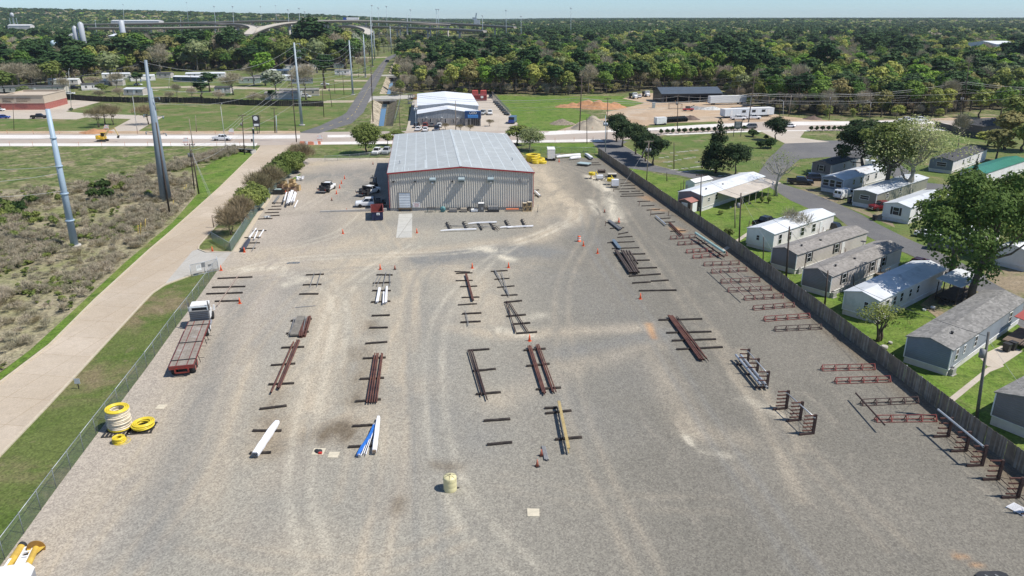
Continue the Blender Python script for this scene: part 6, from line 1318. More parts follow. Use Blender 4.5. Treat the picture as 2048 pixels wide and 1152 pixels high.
# flat I shaped rack before the warehouse
m=0; RK=[(893,446.5,900,461),(926,445.5,933,459.5),(955.5,446.5,963.5,461),(980,445.5,988,460),(1010,442.5,1017.5,456),(1043,440.5,1050,455)]
for i,(u1,v1,u2,v2) in enumerate(RK):
    a,b=W(u1,v1),W(u2,v2); o=thing('low_rack','black low comb rack, %s from the left before the warehouse'%(ORD[i] if i else 'first'),'rack',a,0,'comb racks before the warehouse'); d=b-a; m=MB(); m.bar(Vector((0,0,.15)),d+Vector((0,0,.15)),.24,.26); m.build('beam',DARKM,o)
    for k in range(4): m=MB(); m.bar(d*(.1+.27*k)+Vector((0,0,.3)),d*(.1+.27*k)+Vector((.45,0,.4)),.09,.09); m.build('prong',DARKM,o)
for p,q,lb,mt in (((881,462),(953,458.5),'long white plastic wrapped pipe at the left of the comb racks',WRAP),((936,447.8),(993,444.5),'white wrapped pipe along the back of the comb racks',WRAP),((1000,455.5),(1030,454),'short white wrapped bundle in the middle of the comb racks',WRAP),((1015,455.5),(1066,452.3),'long white wrapped bundle at the right of the comb racks',WRAP)): wrapped(p,q,.26,.22,mt,lb,DARKM,z=.25,wig=.12)
bundle('leaning between the comb racks',[(984,452,997,461),(991,451,999,459),(983,447,991,460)],.05,RUSTD,'thin dark rod',kind='rod')
bundle('lying through the comb racks',[(888,452,990,454.5),(890,450.5,980,452),(945,454.5,1010,450)],.04,GREYP,'long thin grey rod',kind='rod')
# slabs
SLAB=pm('cream_slab',(.58,.52,.40),.85,.12,2)
for i,(u,v,s,lb) in enumerate(((637,904,1.05,'cream concrete pad carrying a black capped valve'),(667,910.5,.9,'plain cream concrete pad right of the valve pad'),(1066.5,1026,.95,'lone cream concrete pad in the lower middle gravel'),(322,814.5,.85,'cream concrete pad right of the yellow pipe coils'))):
    m=MB(); m.prism([(-s/2,-s/2),(s/2,-s/2-.03),(s/2+.02,s/2),(-s/2,s/2+.02)],0,.07); o=m.build('concrete_pad',SLAB); o.location=W(u,v); tag(o,lb,'concrete pad')
a=W(638,903.5,.07); o=thing('valve_cap','black valve cover with red tag on the cream concrete pad','valve cover',a); m=MB(); m.lathe([(.3,0),(.3,.1),(.2,.16),(.05,.18)],14); m.build('lid',DARKM,o); m=MB(); m.lathe([(.18,0),(.18,.12),(.02,.15)],12,(-.25,.12,0)); m.build('small_lid',DARKM,o); m=MB(); m.box(.05,.35,-.42,-.2,0,.14); m.build('red_tag',pm('red_plastic',(.5,.03,.02),.5),o)
# tank
a=W(900.5,979); o=thing('plastic_tank','upright cream plastic tank with domed strapped lid alone in the gravel','tank',a); m=MB(); CR=pm('cream_plastic',(.66,.60,.34),.45,.06,1.5); r=.56
m.lathe([(r*.98,0),(r,.05),(r,.4),(r*.985,.43),(r,.46),(r,.85),(r*.985,.88),(r,.91),(r,1.22),(r*.93,1.3),(r*.5,1.37),(.02,1.4)],28); m.build('body',CR,o)
m=MB(); m.lathe([(.19,0),(.19,.06),(.15,.08),(.02,.08)],16,(.03,.02,1.36)); m.build('lid',CR,o)
m=MB(); 
for t in (0.4,1.5,2.6,3.6,4.7,5.7): m.path([(0.02,0.02,1.47),(cos(t)*.3,sin(t)*.3,1.4),(cos(t)*.53,sin(t)*.53,1.29),(cos(t)*.575,sin(t)*.575,1.1)],.012,4)
m.build('strap',RUSTD,o); m=MB(); m.tube((.5,.1,.1),(.75,.15,.1),.05); m.build('outlet',DARKM,o)
# yellow coils
YC=pm('yellow_coil',(.72,.56,.04),.4,.1,4); YW=pm('coil_wrap',(.68,.60,.46),.35,.15,2.5)
def coil(name,label,c,R,r,layers,turns,mat,tilt=0,seed=0,loops=0,wrapm=None,rings_in=3):
    rs=random.Random(seed); o=thing(name,label,'pipe coil',c); z=r
    for k in range(layers):
        m=MB(); dx,dy=rs.uniform(-.07,.07)*(k>0),rs.uniform(-.05,.05)*(k>0); tl=rs.uniform(-.05,.05)
        for j in range(rings_in):
            rr=R-j*2*r*.95
            m.path([(dx+rr*cos(t),dy+rr*sin(t),z+tl*rr*cos(t)+tilt*rr*cos(t)) for t in [2*pi*i/26 for i in range(26)]],r,6,closed=True)
        m.build('ring',mat if (wrapm is None or k in (0,layers-1)) else wrapm,o); z+=2*r*.97
    for k in range(loops):
        m=MB(); rr=R*(1.25+.25*k); m.path([(.15*k+rr*cos(t),.1+rr*sin(t)*.95,.03) for t in [2*pi*i/24 for i in range(24)]],.025,5,closed=True); m.build('loose_loop',mat,o)
    return o
c0=W(236,862)
coil('pipe_coil','tall stack of yellow pipe coils wrapped in cream plastic by the fence',c0+Vector((0,.5,.12)),1.0,.085,13,3,YC,seed=3,wrapm=YW,rings_in=3)
coil('pipe_coil','single yellow pipe coil lying on a black pallet beside the tall stack',W(284,858,.15)+Vector((0,.3,.15)),.95,.08,3,3,YC,seed=4)
coil('pipe_coil','small loose yellow coil on the gravel before the tall stack',W(239,884),.5,.05,6,3,YC,seed=5,loops=2)
def pallet(label,p,w_,l,mat,rz=0,z=0):
    o=thing('pallet',label,'pallet',W(*p),rz); m=MB()
    for i in range(7): m.box(-w_/2+i*w_/6.6,-w_/2+i*w_/6.6+w_*.09,-l/2,l/2,.1+z,.13+z)
    for y in (-l/2,-.05,l/2-.1): m.box(-w_/2,w_/2,y,y+.1,z,.1+z)
    m.build('boards',mat,o); return o
pallet('black plastic pallet under the single yellow coil',(284,858),2.3,2.0,DARKM,.15); pallet('black plastic pallet under the tall stack of coils',(236,864),2.3,2.0,DARKM,.1); pallet('white slatted pallet lying near the right picture edge',(2036,1020),1.1,1.3,WRAP,.5)
for (p,R,ly,lb,sd) in (((1066,322),1.9,6,'big stack of bright yellow coils at the back right of the warehouse',7),((1076,325),1.7,4,'yellow coil pile in front of the tall yellow stack',8),((1084,326.5),1.1,2,'flat yellow coil at the right end of the pile',9),((1072,327),.9,3,'small yellow coil half under the pile',12)): coil('pipe_coil',lb,W(*p),R,.16,ly,2,YC,seed=sd,rings_in=2)
for (p,lb,sd) in (((1192,352),'yellow coils heaped on a white crate beside dark pallets',10),((1229,364),'yellow coils on a tall white crate near the fence',11)):
    a=W(p[0]-4,p[1]-2,.9); coil('pipe_coil',lb,a+Vector((-.5,0,0)),.75,.09,4,3,YC,seed=sd,loops=0)
for p,lb,h_ in (((1199,360),'leaning white crate holding yellow coils',1.2),((1229.5,375),'tall white crate holding yellow coils near the fence',1.9)):
    o=thing('crate',lb,'crate',W(*p)); m=MB(); m.box(-.8,.8,-.6,.6,.5,h_); m.build('box',WRAP,o); m=MB()
    for x in (-.75,.65):
        for y in (-.55,.45): m.box(x,x+.1,y,y+.1,0,.5)
    m.box(-.85,.85,-.65,.65,.42,.5); m.build('stand',DARKM,o)
    m=MB(); m.tube((-.4,0,h_),(-.9,.4,h_+.9),.09); m.build('arm',YC,o)
o=thing('crate','pale wooden topped crate near the fence behind the yellow coils','crate',W(1224,354)); m=MB(); m.box(-1.1,1.1,-.8,.8,.75,.9); m.build('lid',pm('pale_lid',(.55,.5,.42),.7),o); m=MB(); m.box(-1,1,-.7,.7,.0,.75); m.build('box',DARKM,o)
o=thing('pallet_stack','stack of dark pallets near the leaning white crate','pallets',W(1203,345)); m=MB(); 
for k in range(5): m.box(-.9,.9,-.8,.8,k*.15,k*.15+.05); m.box(-.9,-.75,-.8,.8,k*.15+.05,k*.15+.149); m.box(.75,.9,-.8,.8,k*.15+.05,k*.15+.149)
m.build('boards',pm('dark_pallet',(.12,.09,.075),.9),o)
o=thing('steel_cabinet','long pale blue grey steel lid box lying near the fence far end','box',W(1168,331),-.5); m=MB(); m.box(-1.6,1.6,-1.2,1.2,.5,.7); m.build('lid',pm('pale_blue_steel',(.4,.5,.5),.4,.06),o); m=MB(); m.box(-1.5,1.5,-1.1,1.1,0,.5); m.build('box',DARKM,o)
for p,q,lb,mt in (((1113,315),(1160,311),'white wrapped pipe rack along the back fence, left',WRAP),((1140,318),(1160,315.5),'short white wrapped bundle at the back fence',WRAP),((1171,309),(1184,318.5),'pale beam leaning at the back fence corner',WRAP),((1105,313),(1120,312),'dark and white bundle beside the cargo trailer',GREYP)): wrapped(p,q,.9,.6,mt,lb,DARKM,z=.3)
for p,q,lb in (((1196,362.5),(1209,357.5),'pale plank lying right of the leaning crate'),((1211,362),(1215.5,357),'short pale plank near the tall crate')): bearer(p,q,lb,None,mat=pm('pale_plank',(.55,.5,.42),.8,.1),h_=.1)
# left fence line goods: crates, white posts
g='wooden crates by the upper shrubs'
for i,(u,v,s,lb) in enumerate(((568,372,1.2,'open wooden crate at the back of the crate pile'),(585,369,1.2,'wooden crate with folded flaps, back right of the pile'),(562,380,1.3,'brown crate left in the second row of the pile'),(574,379,1.3,'brown crate middle of the second row'),(588,378,1.3,'tan crate right of the second row'),(596,381,1.1,'narrow tan crate at the right end of the pile'),(572,387,1.4,'dark brown crate front left of the pile'),(585,386,1.4,'dark brown crate front right beside the white posts'))):
    a=W(u,v); o=thing('crate',lb,'crate',a,-.15,g); hh=1.25; m=MB(); w2=s
    for x in (-w2/2,w2/2-.06): m.box(x,x+.06,-w2/2,w2/2,.12,hh)
    for y in (-w2/2,w2/2-.06): m.box(-w2/2+.061,w2/2-.061,y,y+.06,.12,hh)
    m.box(-w2/2,w2/2,-w2/2,w2/2,.05,.115); m.build('box',pm('brown_crate',(.20,.13,.09),.85,.25) if i in(6,7,2) else WOODC,o); m=MB(); m.box(-w2/2-.02,w2/2+.02,-w2/2-.03,-w2/2-.005,.35,.45); m.box(-w2/2-.02,w2/2+.02,-w2/2-.03,-w2/2-.005,.95,1.05); m.build('slat',WOODC,o)
o=thing('dumpster','black lidded bin with pale lid beside the crate pile','bin',W(558,388)); m=MB(); m.box(-1.1,1.1,-.8,.8,.1,1.1); m.build('body',DARKM,o); m=MB(); m.box(-.7,.7,-.85,.3,1.1,1.2); m.build('lid',pm('pale_blue_steel',(.4,.5,.5),.4,.06),o)
o=thing('foam_heap','heap of white foam pieces beside the crates','foam',W(598,361)); m=MB(); rs=random.Random(4)
for k in range(7): x,y,z=rs.uniform(-.8,.8),rs.uniform(-.8,.8),rs.uniform(0,.7); m.box(x,x+.6,y,y+.45,z,z+.35,rz=rs.uniform(0,1.5))
m.build('foam',WRAP,o)
W8=[(579,384,573,408),(583,381,575,407),(586,381,578,405),(590,384,582,404),(592,386,587,404),(573,385,568,402)]
for i,t in enumerate(W8): pipe(t[:2],t[2:],.17,'white pole, %s of six in the leaning heap by the crates'%(ORD[i] if i else 'first'),'white poles by the crates',WRAP,z=.55+.2*(i%2),name='white_pole',cat='pole')
pipe((595.5,401),(588.5,415),.12,'single white pole lying right of the white pole heap',None,WRAP,z=0,name='white_pole',cat='pole')
bundle('on the upper left bearers by the crates',[(557,391,546,405),(559,392,549,406)],.12,GREYP,'grey pipe')
bundle('on the left fence bearers near the gate, white',[(512,457,498,475),(510,459,499,476),(515,462,508,478),(527,460,518,474)],.12,WRAP,'white pipe')
wrapped((498,480),(485,501),.75,.3,pm('dark_wrap',(.06,.065,.085),.5),'dark wrapped bundle on bearers nearest the gate post',DARKM,z=.3)
bundle('right of the dark wrapped bundle near the gate',[(514,481,504,501),(510,490,505,500)],.05,GREYP,'thin grey pipe')
o=thing('wire_coil','silvery wire coil heap on a bearer by the left fence','coil',W(535,437)); m=MB()
for k in range(6): m.path([(.4*cos(t)+.1*k-.3,.4*sin(t),.35+.12*sin(t*2+k)) for t in [2*pi*i/12 for i in range(12)]],.05,5,closed=True)
m.build('wire',GALV,o)
o=thing('flat_frame','small blue grey frame lying flat in the upper gravel','frame',W(586,526.5)); m=MB(); 
for a_,b2 in (((-.9,-.3),(.9,-.1)),((-.7,.3),(1.0,.4)),((-.9,-.3),(-.7,.3)),((.9,-.1),(1,.4)),((0,-.3),(.2,.4))): m.bar((*a_,.05),(*b2,.05),.08)
m.build('bars',BLUEG,o)
# along the warehouse wall
def wallp(s,out): p=WF+(WR-WF)*s+fnn*out; return Vector((p.x,p.y,0))
o=thing('work_table','green framed steel table against the warehouse plinth','table',wallp(.29,1.2),wang); m=MB(); m.box(-.85,.85,-.35,.35,.85,.92); m.build('table_top',DARKM,o)
GT=pm('dark_green_paint',(.03,.10,.085),.5,.1)
for x in (-.8,.74):
    for y in (-.3,.26): m=MB(); m.box(x,x+.06,y,y+.06,0,.85); m.build('leg',GT,o)
o=thing('hose_reel','teal hose reel standing by the warehouse wall','reel',wallp(.37,1.2),wang); m=MB(); m.lathe([(.2,-.35),(.55,-.35),(.55,-.3),(.3,-.28),(.3,.28),(.55,.3),(.55,.35),(.2,.35)],16,(0,0,.6),axis='y'); m.build('drum',pm('teal',(.10,.25,.26),.5,.2),o); m=MB(); m.bar((-.6,-.4,0),(0,-.4,.9),.05); m.bar((.6,-.4,0),(0,-.4,.9),.05); m.build('stand',GT,o)
for s,l,w_,h_,lb,mt in ((.44,1.5,1.0,.5,'dark pallet with grey crate at the wall',pm('grey_crate',(.2,.19,.18),.7)),(.515,1.2,1.0,.6,'tan wooden box by the wall right of the dark pallet',pm('tan_box',(.30,.26,.21),.8)),(.59,1.4,1.0,.4,'low white topped pallet beside the cabinet',WHITE)):
    o=thing('pallet_load',lb,'pallet',wallp(s,1.1),wang); m=MB(); m.box(-l/2,l/2,-w_/2,w_/2,.14,.14+h_); m.build('load',mt,o); m=MB(); m.box(-l/2-.1,l/2+.1,-w_/2-.1,w_/2+.1,.08,.135)
    for y in (-w_/2,0,w_/2-.1): m.box(-l/2-.1,l/2+.1,y,y+.1,0,.08)
    m.build('pallet',DARKM,o)
o=thing('tyre','black tyre leaning on the warehouse plinth','tyre',wallp(.555,.6),wang); m=MB(); m.path([(.4*cos(t),0,.42+.4*sin(t)) for t in [2*pi*i/18 for i in range(18)]],.13,8,closed=True); m.build('tread',DARKM,o)
o=thing('equipment_cabinet','tall grey equipment cabinet with white top against the wall','cabinet',wallp(.637,1.2),wang); m=MB(); m.box(-.55,.55,-.45,.45,0,1.75); c=m.build('body',pm('cabinet_grey',(.12,.12,.12),.5),o); m=MB(); m.box(-.6,.6,-.5,.5,1.75,1.85); m.build('top',WHITE,o); m=MB(); m.box(.0,.4,-.47,-.452,.5,1.0); m.build('panel',pm('panel_grey',(.3,.3,.3),.5),c)
o=thing('pallet_load','long black pallet with grey ribbed crates against the wall','pallet',wallp(.72,1.2),wang); m=MB(); m.box(-1.2,1.2,-.6,.6,.05,.55); m.build('base',DARKM,o); m=MB(); 
for k in range(4): m.box(-.95+k*.5,-.5+k*.5,-.5,.5,.55,1.15)
m.build('crates',GREYP,o)
o=thing('sheet_stack','low stack of orange topped sheets by the right of the wall','sheets',wallp(.855,.9),wang); m=MB(); m.box(-1.3,1.3,-.4,.4,.35,.5); m.build('sheets',pm('orange_sheet',(.55,.17,.08),.6),o); m=MB(); m.box(-1.3,1.3,-.4,.4,.1,.35); m.build('base',pm('tan_box',(.3,.26,.21),.8),o)
for s,h_,lb in ((.942,1.75,'left wooden crate frame at the warehouse right corner'),(.975,1.95,'taller wooden crate frame at the warehouse right corner')):
    o=thing('wooden_crate',lb,'crate',wallp(s,1.0),wang); m=MB(); r=.42
    for x in (-r,r-.08):
        for y in (-r,r-.08): m.box(x,x+.08,y,y+.08,0,h_)
    for z in (0.05,h_/2,h_-.12):
        m.box(-r,r,-r-.03,-r-.001,z,z+.12); m.box(-r-.03,-r-.001,-r,r,z,z+.12)
    m.bar((-r,-r-.02,.1),(r,-r-.02,h_-.1),.08,.03,up=(0,1,0)); m.build('frame',WOODC,o); m=MB(); m.box(-r+.1,r-.1,-r+.1,r-.1,.05,h_-.2); m.build('content',pm('crate_content',(.16,.13,.1),.8),o); m=MB(); m.box(-r,r,-r,r,h_-.1,h_-.02); m.build('lid',pm('pale_lid',(.55,.5,.42),.7),o)
for p,q,lb in (((1069,382),(1080,393),'white topped narrow frame lying right of the warehouse'),): wrapped(p,q,.35,.3,WRAP,lb,DARKM,z=.3)
bearer((1068,381.5),(1078,380.5),'dark bearer under the narrow frame, far one','bearers right of the warehouse'); bearer((1069,392.5),(1082,393),'dark bearer under the narrow frame, near one','bearers right of the warehouse')
o=thing('marker_post','thin grey post standing in gravel right of the warehouse','post',W(1075,424)); m=MB(); m.tube((0,0,0),(.12,0,1.6),.05); m.build('pole',GREYP,o); m=MB(); m.lathe([(.16,0),(.16,.06),(.05,.1)],8); m.build('base',DARKM,o)
# drum, cones
ORG=pm('cone_orange',(.80,.12,.03),.5,.08,3); ORGD=pm('cone_faded',(.42,.13,.08),.6,.2,3); REFL=pm('reflective_white',(.78,.76,.74),.4,.05)
o=thing('traffic_drum','orange and white striped traffic drum in the middle of the gravel','traffic drum',W(1158,483)); m=MB(); m.lathe([(.36,0),(.36,.1),(.3,.12),(.3,.3)],18); m.lathe([(.295,.48),(.285,.62)],18); m.lathe([(.28,.8),(.265,.95),(.2,1.0),(.02,1.02)],18); m.build('body',ORG,o); m=MB(); m.lathe([(.302,.3),(.296,.48)],18); m.lathe([(.286,.62),(.281,.8)],18); m.build('band',REFL,o)
def cone(h_,mat,band):
    o=thing('traffic_cone','x','traffic cone'); m=MB(); m.box(-.21,.21,-.21,.21,0,.05); m.build('base',DARKM if band else mat,o); m=MB(); m.lathe([(.16,.05),(.035,h_)],12); c=m.build('body',mat,o)
    if band: m=MB(); m.lathe([(.118,.05+h_*.3),(.085,.05+h_*.52)],12); m.build('band',REFL,c)
    return o
cA=cone(.9,ORG,False); cB=cone(.72,ORGD,True); uA=uB=False
CN=[(442.5,541,0,'by the open gate post'),(479.7,607,0,'at the end of the nearest bearer above the truck'),(760.6,539,0,'above the second timber row'),(790,539,1,'faded, right of the cone above the second row'),(944.5,536.5,0,'above the third timber row'),(1017,535.5,0,'above the fourth timber row'),(1059,682,0,'between the A shape and red bundles'),(1280.5,598,0,'below the dark pipe stack bearers'),(1195,507,0,'in open gravel left of the dark pipe stack'),(1166.6,492,0,'just below the striped drum'),(1237.6,444,0,'at the far end of the grey pipes'),(833.8,466,0,'right of the dock slab'),(686,467.5,0,'in the open gravel left of the dock slab'),(663.6,401,1,'nearest of the line of cones by the trucks'),(673,388,0,'second of the line of cones by the trucks'),(679.4,376.5,0,'third of the line of cones by the trucks'),(683,367.5,0,'fourth of the line of cones by the trucks'),(689.3,358,0,'farthest of the line of cones by the trucks'),(746,329,1,'small by the shade left of the warehouse'),(425,503,0,'on the grass island by the gate'),(489,504.5,0,'at the dark wrapped bundle by the fence'),(693.4,423,1,'at the end of the low ramp wall'),(1082.8,912,1,'faded, beside the short grey pipes'),(1074.5,933,1,'faded, standing alone below the short grey pipes'),(1118,324,0,'small by the cargo trailer'),(572,389,0,'on top edge of the white pole heap'),(1209,425,1,'small and far on the right gravel'),(1182,355,1,'tiny beside the leaning crate')]
for u,v,k,lb in CN:
    lab=('faded traffic cone with white band ' if k else 'orange traffic cone ')+lb.replace('faded, ','')
    if k: 
        if not uB: cB.location=W(u,v); cB['label']=lab; cB['group']='traffic cones in the yard'; uB=True; continue
        copy_tree(cB,W(u,v),random.uniform(0,1),lab)
    else:
        if not uA: cA.location=W(u,v); cA['label']=lab; cA['group']='traffic cones in the yard'; uA=True; continue
        copy_tree(cA,W(u,v),random.uniform(0,1),lab)
for u,v,lb in ((1336.5,432,'short rusty stake by the grey beam near the fence'),(1278,412,'short rusty stake left of the middle bearers'),(1301,431,'short rusty stake below the middle bearers'),(1210.5,452,'short tan stake at the grey pipes'),(1227,383,'short orange stake by the far bearers')):
    m=MB(); m.tube((0,0,0),(.03,0,.95),.05,n=6); m.lathe([(.09,0),(.09,.04)],8); o=m.build('stake',RUST); o.location=W(u,v); tag(o,lb,'stake')
# lower left: yellow auger casing pieces and white lid
a=W(44,1092,.35); d=W(4,1150,.35)-a; o=thing('steel_casing','yellow steel casing tube with clamp in the lower left corner','casing',a); m=MB(); m.hollow(Vector(),d*1.25,.27,n=16); m.build('tube',pm('yellow_casing',(.62,.42,.07),.5,.12,2,dirt=(.4,.25,.06),damt=.4),o); m=MB(); m.hollow(-d.normalized()*.15,d.normalized()*.12,.3,n=12); m.build('clamp',DARKM,o); m=MB(); m.bar(d*.55+Vector((0,0,.28)),d*.85+Vector((0,0,.28)),.18,.02); m.build('pale_strip',WRAP,o)
a=W(72,1096,.3); d=W(50,1143,.3)-a; o=thing('steel_casing','yellow tube with wide round flange and ribs, lower left corner','casing',a); m=MB(); m.hollow(Vector(),d*1.05,.22,n=16); m.build('tube',MATS['yellow_casing'],o); dn=d.normalized(); m=MB(); m.hollow(Vector()-dn*.05,dn*.02,.62,t=.45,n=22); m.build('flange',pm('rusty_yellow',(.30,.16,.035),.6,.25,2),o); n=Vector((-dn.y,dn.x,0))
for s_ in (-1,1): m=MB(); m.add([Vector(n*s_*.22),n*s_*.6,n*s_*.22+dn*.75,n*s_*.22+Vector((0,0,.05)),n*s_*.6+Vector((0,0,.05)),n*s_*.22+dn*.75+Vector((0,0,.05))],[(0,1,2),(3,5,4),(0,1,4,3),(1,2,5,4),(2,0,3,5)]); m.build('gusset',MATS['yellow_casing'],o)
a=W(60,1094,.3); d=W(28,1150,.3)-a; dn=d.normalized(); n=Vector((-dn.y,dn.x,0)); o=thing('painted_steelwork','white painted steel frame between the two yellow tubes','frame',a); m=MB()
for s_ in (-.28,.28): m.bar(n*s_,d*1.3+n*s_,.12,.18)
for t in (0,.18,.36): m.bar(d*t-n*.28,d*t+n*.28,.14,.12)
m.bar(d*.42,d*1.3,.4,.1); m.build('frame',WRAP,o)
o=thing('truck_cab','white roof of a vehicle just entering the lower left corner','vehicle',W(36,1180),radians(15)); m=MB(); m.add([(-2.4,-3,1.9),(1.05,-3,1.9),(.9,.3,1.9),(-2.4,.3,1.9),(-2.5,-3,1.2),(1.2,-3,1.2),(1.1,.6,1.2),(-2.5,.6,1.2)],[(0,1,2,3),(0,4,5,1),(1,5,6,2),(2,6,7,3),(3,7,4,0)]); m.build('roof',WHITE,o); m=MB(); m.box(-2.4,1.1,-3,.5,.35,1.19); m.build('body',pm('body_grey',(.3,.31,.33),.4),o)
o=thing('utility_vehicle','black roofed utility vehicle at the lower right picture edge','vehicle',W(1976,1196),.03); m=MB(); m.add([(-1.1,-1,1.75),(1.1,-1,1.75),(1.1,.35,1.75),(.75,.6,1.75),(-.6,.6,1.75),(-1.1,.3,1.75)]+[(-1.15,-1,1.6),(1.15,-1,1.6),(1.15,.4,1.6),(.8,.68,1.6),(-.65,.68,1.6),(-1.15,.35,1.6)],[(0,1,2,3,4,5),(0,6,7,1),(1,7,8,2),(2,8,9,3),(3,9,10,4),(4,10,11,5),(5,11,6,0)]); m.build('roof',DARKM,o)
m=MB(); m.box(-1.1,1.1,-1,.9,.3,1.0); m.build('body',DARKM,o)
for x in (-1.05,.85):
    for y in (-.9,.55): m=MB(); m.lathe([(.2,0),(.33,.03),(.33,.2),(.2,.2)],12,(x,y,.33),axis='x'); m.build('wheel',DARKM,o)
for i,(x,mt) in enumerate(((-.5,GREYP),(.2,GREYP))): m=MB(); m.bar((x,.2,1.78),(x+.3,-.3,1.78),.12,.06); m.build('roof_bar',mt,o)
# sign on verge
o=thing('small_sign','small grey sign on a post in the left grass verge','sign',W(158,778)); m=MB(); m.bar((0,0,0),(0,0,.9),.07); m.build('post',DARKM,o); m=MB(); m.box(-.3,.3,-.06,-.036,.65,1.25); m.build('panel',pm('sign_grey',(.5,.52,.54),.5),o)
# ================================================================ vehicles
RUB=pm('tyre_rubber',(.02,.02,.02),.85,.2,3); RIM=pm('wheel_rim',(.45,.46,.48),.35,.1,2,metal=.5); LAMP=pm('headlamp',(.75,.77,.8),.15,.02); TAIL=pm('tail_lamp',(.35,.015,.01),.3,.05)
CARP={k:pm('paint_'+k,c,.25,.03,1,spec=.6) for k,c in dict(white=(.80,.81,.82),black=(.02,.02,.022),navy=(.02,.03,.06),blue=(.02,.06,.30),red=(.45,.02,.02),maroon=(.16,.015,.02),grey=(.14,.145,.15),silver=(.42,.44,.46),rust=(.22,.05,.04)).items()}
def wheel(o,x,y,r=.38,w_=.26,dual=False):
    m=MB(); s=1 if y>0 else -1; ww=w_*(2 if dual else 1); m.lathe([(r*.55,-ww/2),(r*.93,-ww/2),(r,-ww*.35),(r,ww*.35),(r*.93,ww/2),(r*.55,ww/2)],16,(x,y,r),axis='y'); t=m.build('wheel',RUB,o)
    m=MB(); m.lathe([(.04,0),(r*.5,.01*s),(r*.57,-.05*s)],12,(x,y+s*(ww/2-.01),r),axis='y'); m.build('rim',RIM,t)
def sec(x,zb,zt,wb,wt,sh=.75):
    zm=zb+(zt-zb)*sh; return [(x,-wb*.94,zb),(x,-wb,zb+(zt-zb)*.3),(x,-wb*.99,zm),(x,-wt,zt),(x,wt,zt),(x,wb*.99,zm),(x,wb,zb+(zt-zb)*.3),(x,wb*.94,zb)]
def greenhouse(o,paint,x0,x1,x2,x3,zb,zt,wb,wt,cols=2):
    """glasshouse: x0 windscreen foot, x1 roof front, x2 roof rear, x3 rear foot"""
    m=MB(); m.add([(x0,-wb,zb),(x0,wb,zb),(x3,wb,zb),(x3,-wb,zb),(x1,-wt,zt),(x1,wt,zt),(x2,wt,zt),(x2,-wt,zt)],[(0,1,5,4),(1,2,6,5),(2,3,7,6),(3,0,4,7)]); gl=m.build('windows',GL,o)
    m=MB(); m.add([(x1+.06,-wt-.02,zt-.01),(x1+.06,wt+.02,zt-.01),(x2-.04,wt+.02,zt-.01),(x2-.04,-wt-.02,zt-.01),(x1,-wt+.08,zt+.06),(x1,wt-.08,zt+.06),(x2,wt-.08,zt+.05),(x2,-wt+.08,zt+.05)],[(0,1,2,3),(4,5,6,7),(0,1,5,4),(1,2,6,5),(2,3,7,6),(3,0,4,7)])
    for s in (-1,1):
        m.bar((x0,s*wb,zb),(x1,s*wt,zt),.07,.09); m.bar((x3,s*wb,zb),(x2,s*wt,zt),.10,.10)
        for k in range(1,cols): t=k/cols; xx=x1+(x2-x1)*t; xb=x0+(x3-x0)*t*.9+.1; m.bar((xx,s*(wb+.005),zb),(xx,s*(wt+.01),zt),.05,.1)
    m.build('roof',paint,o)
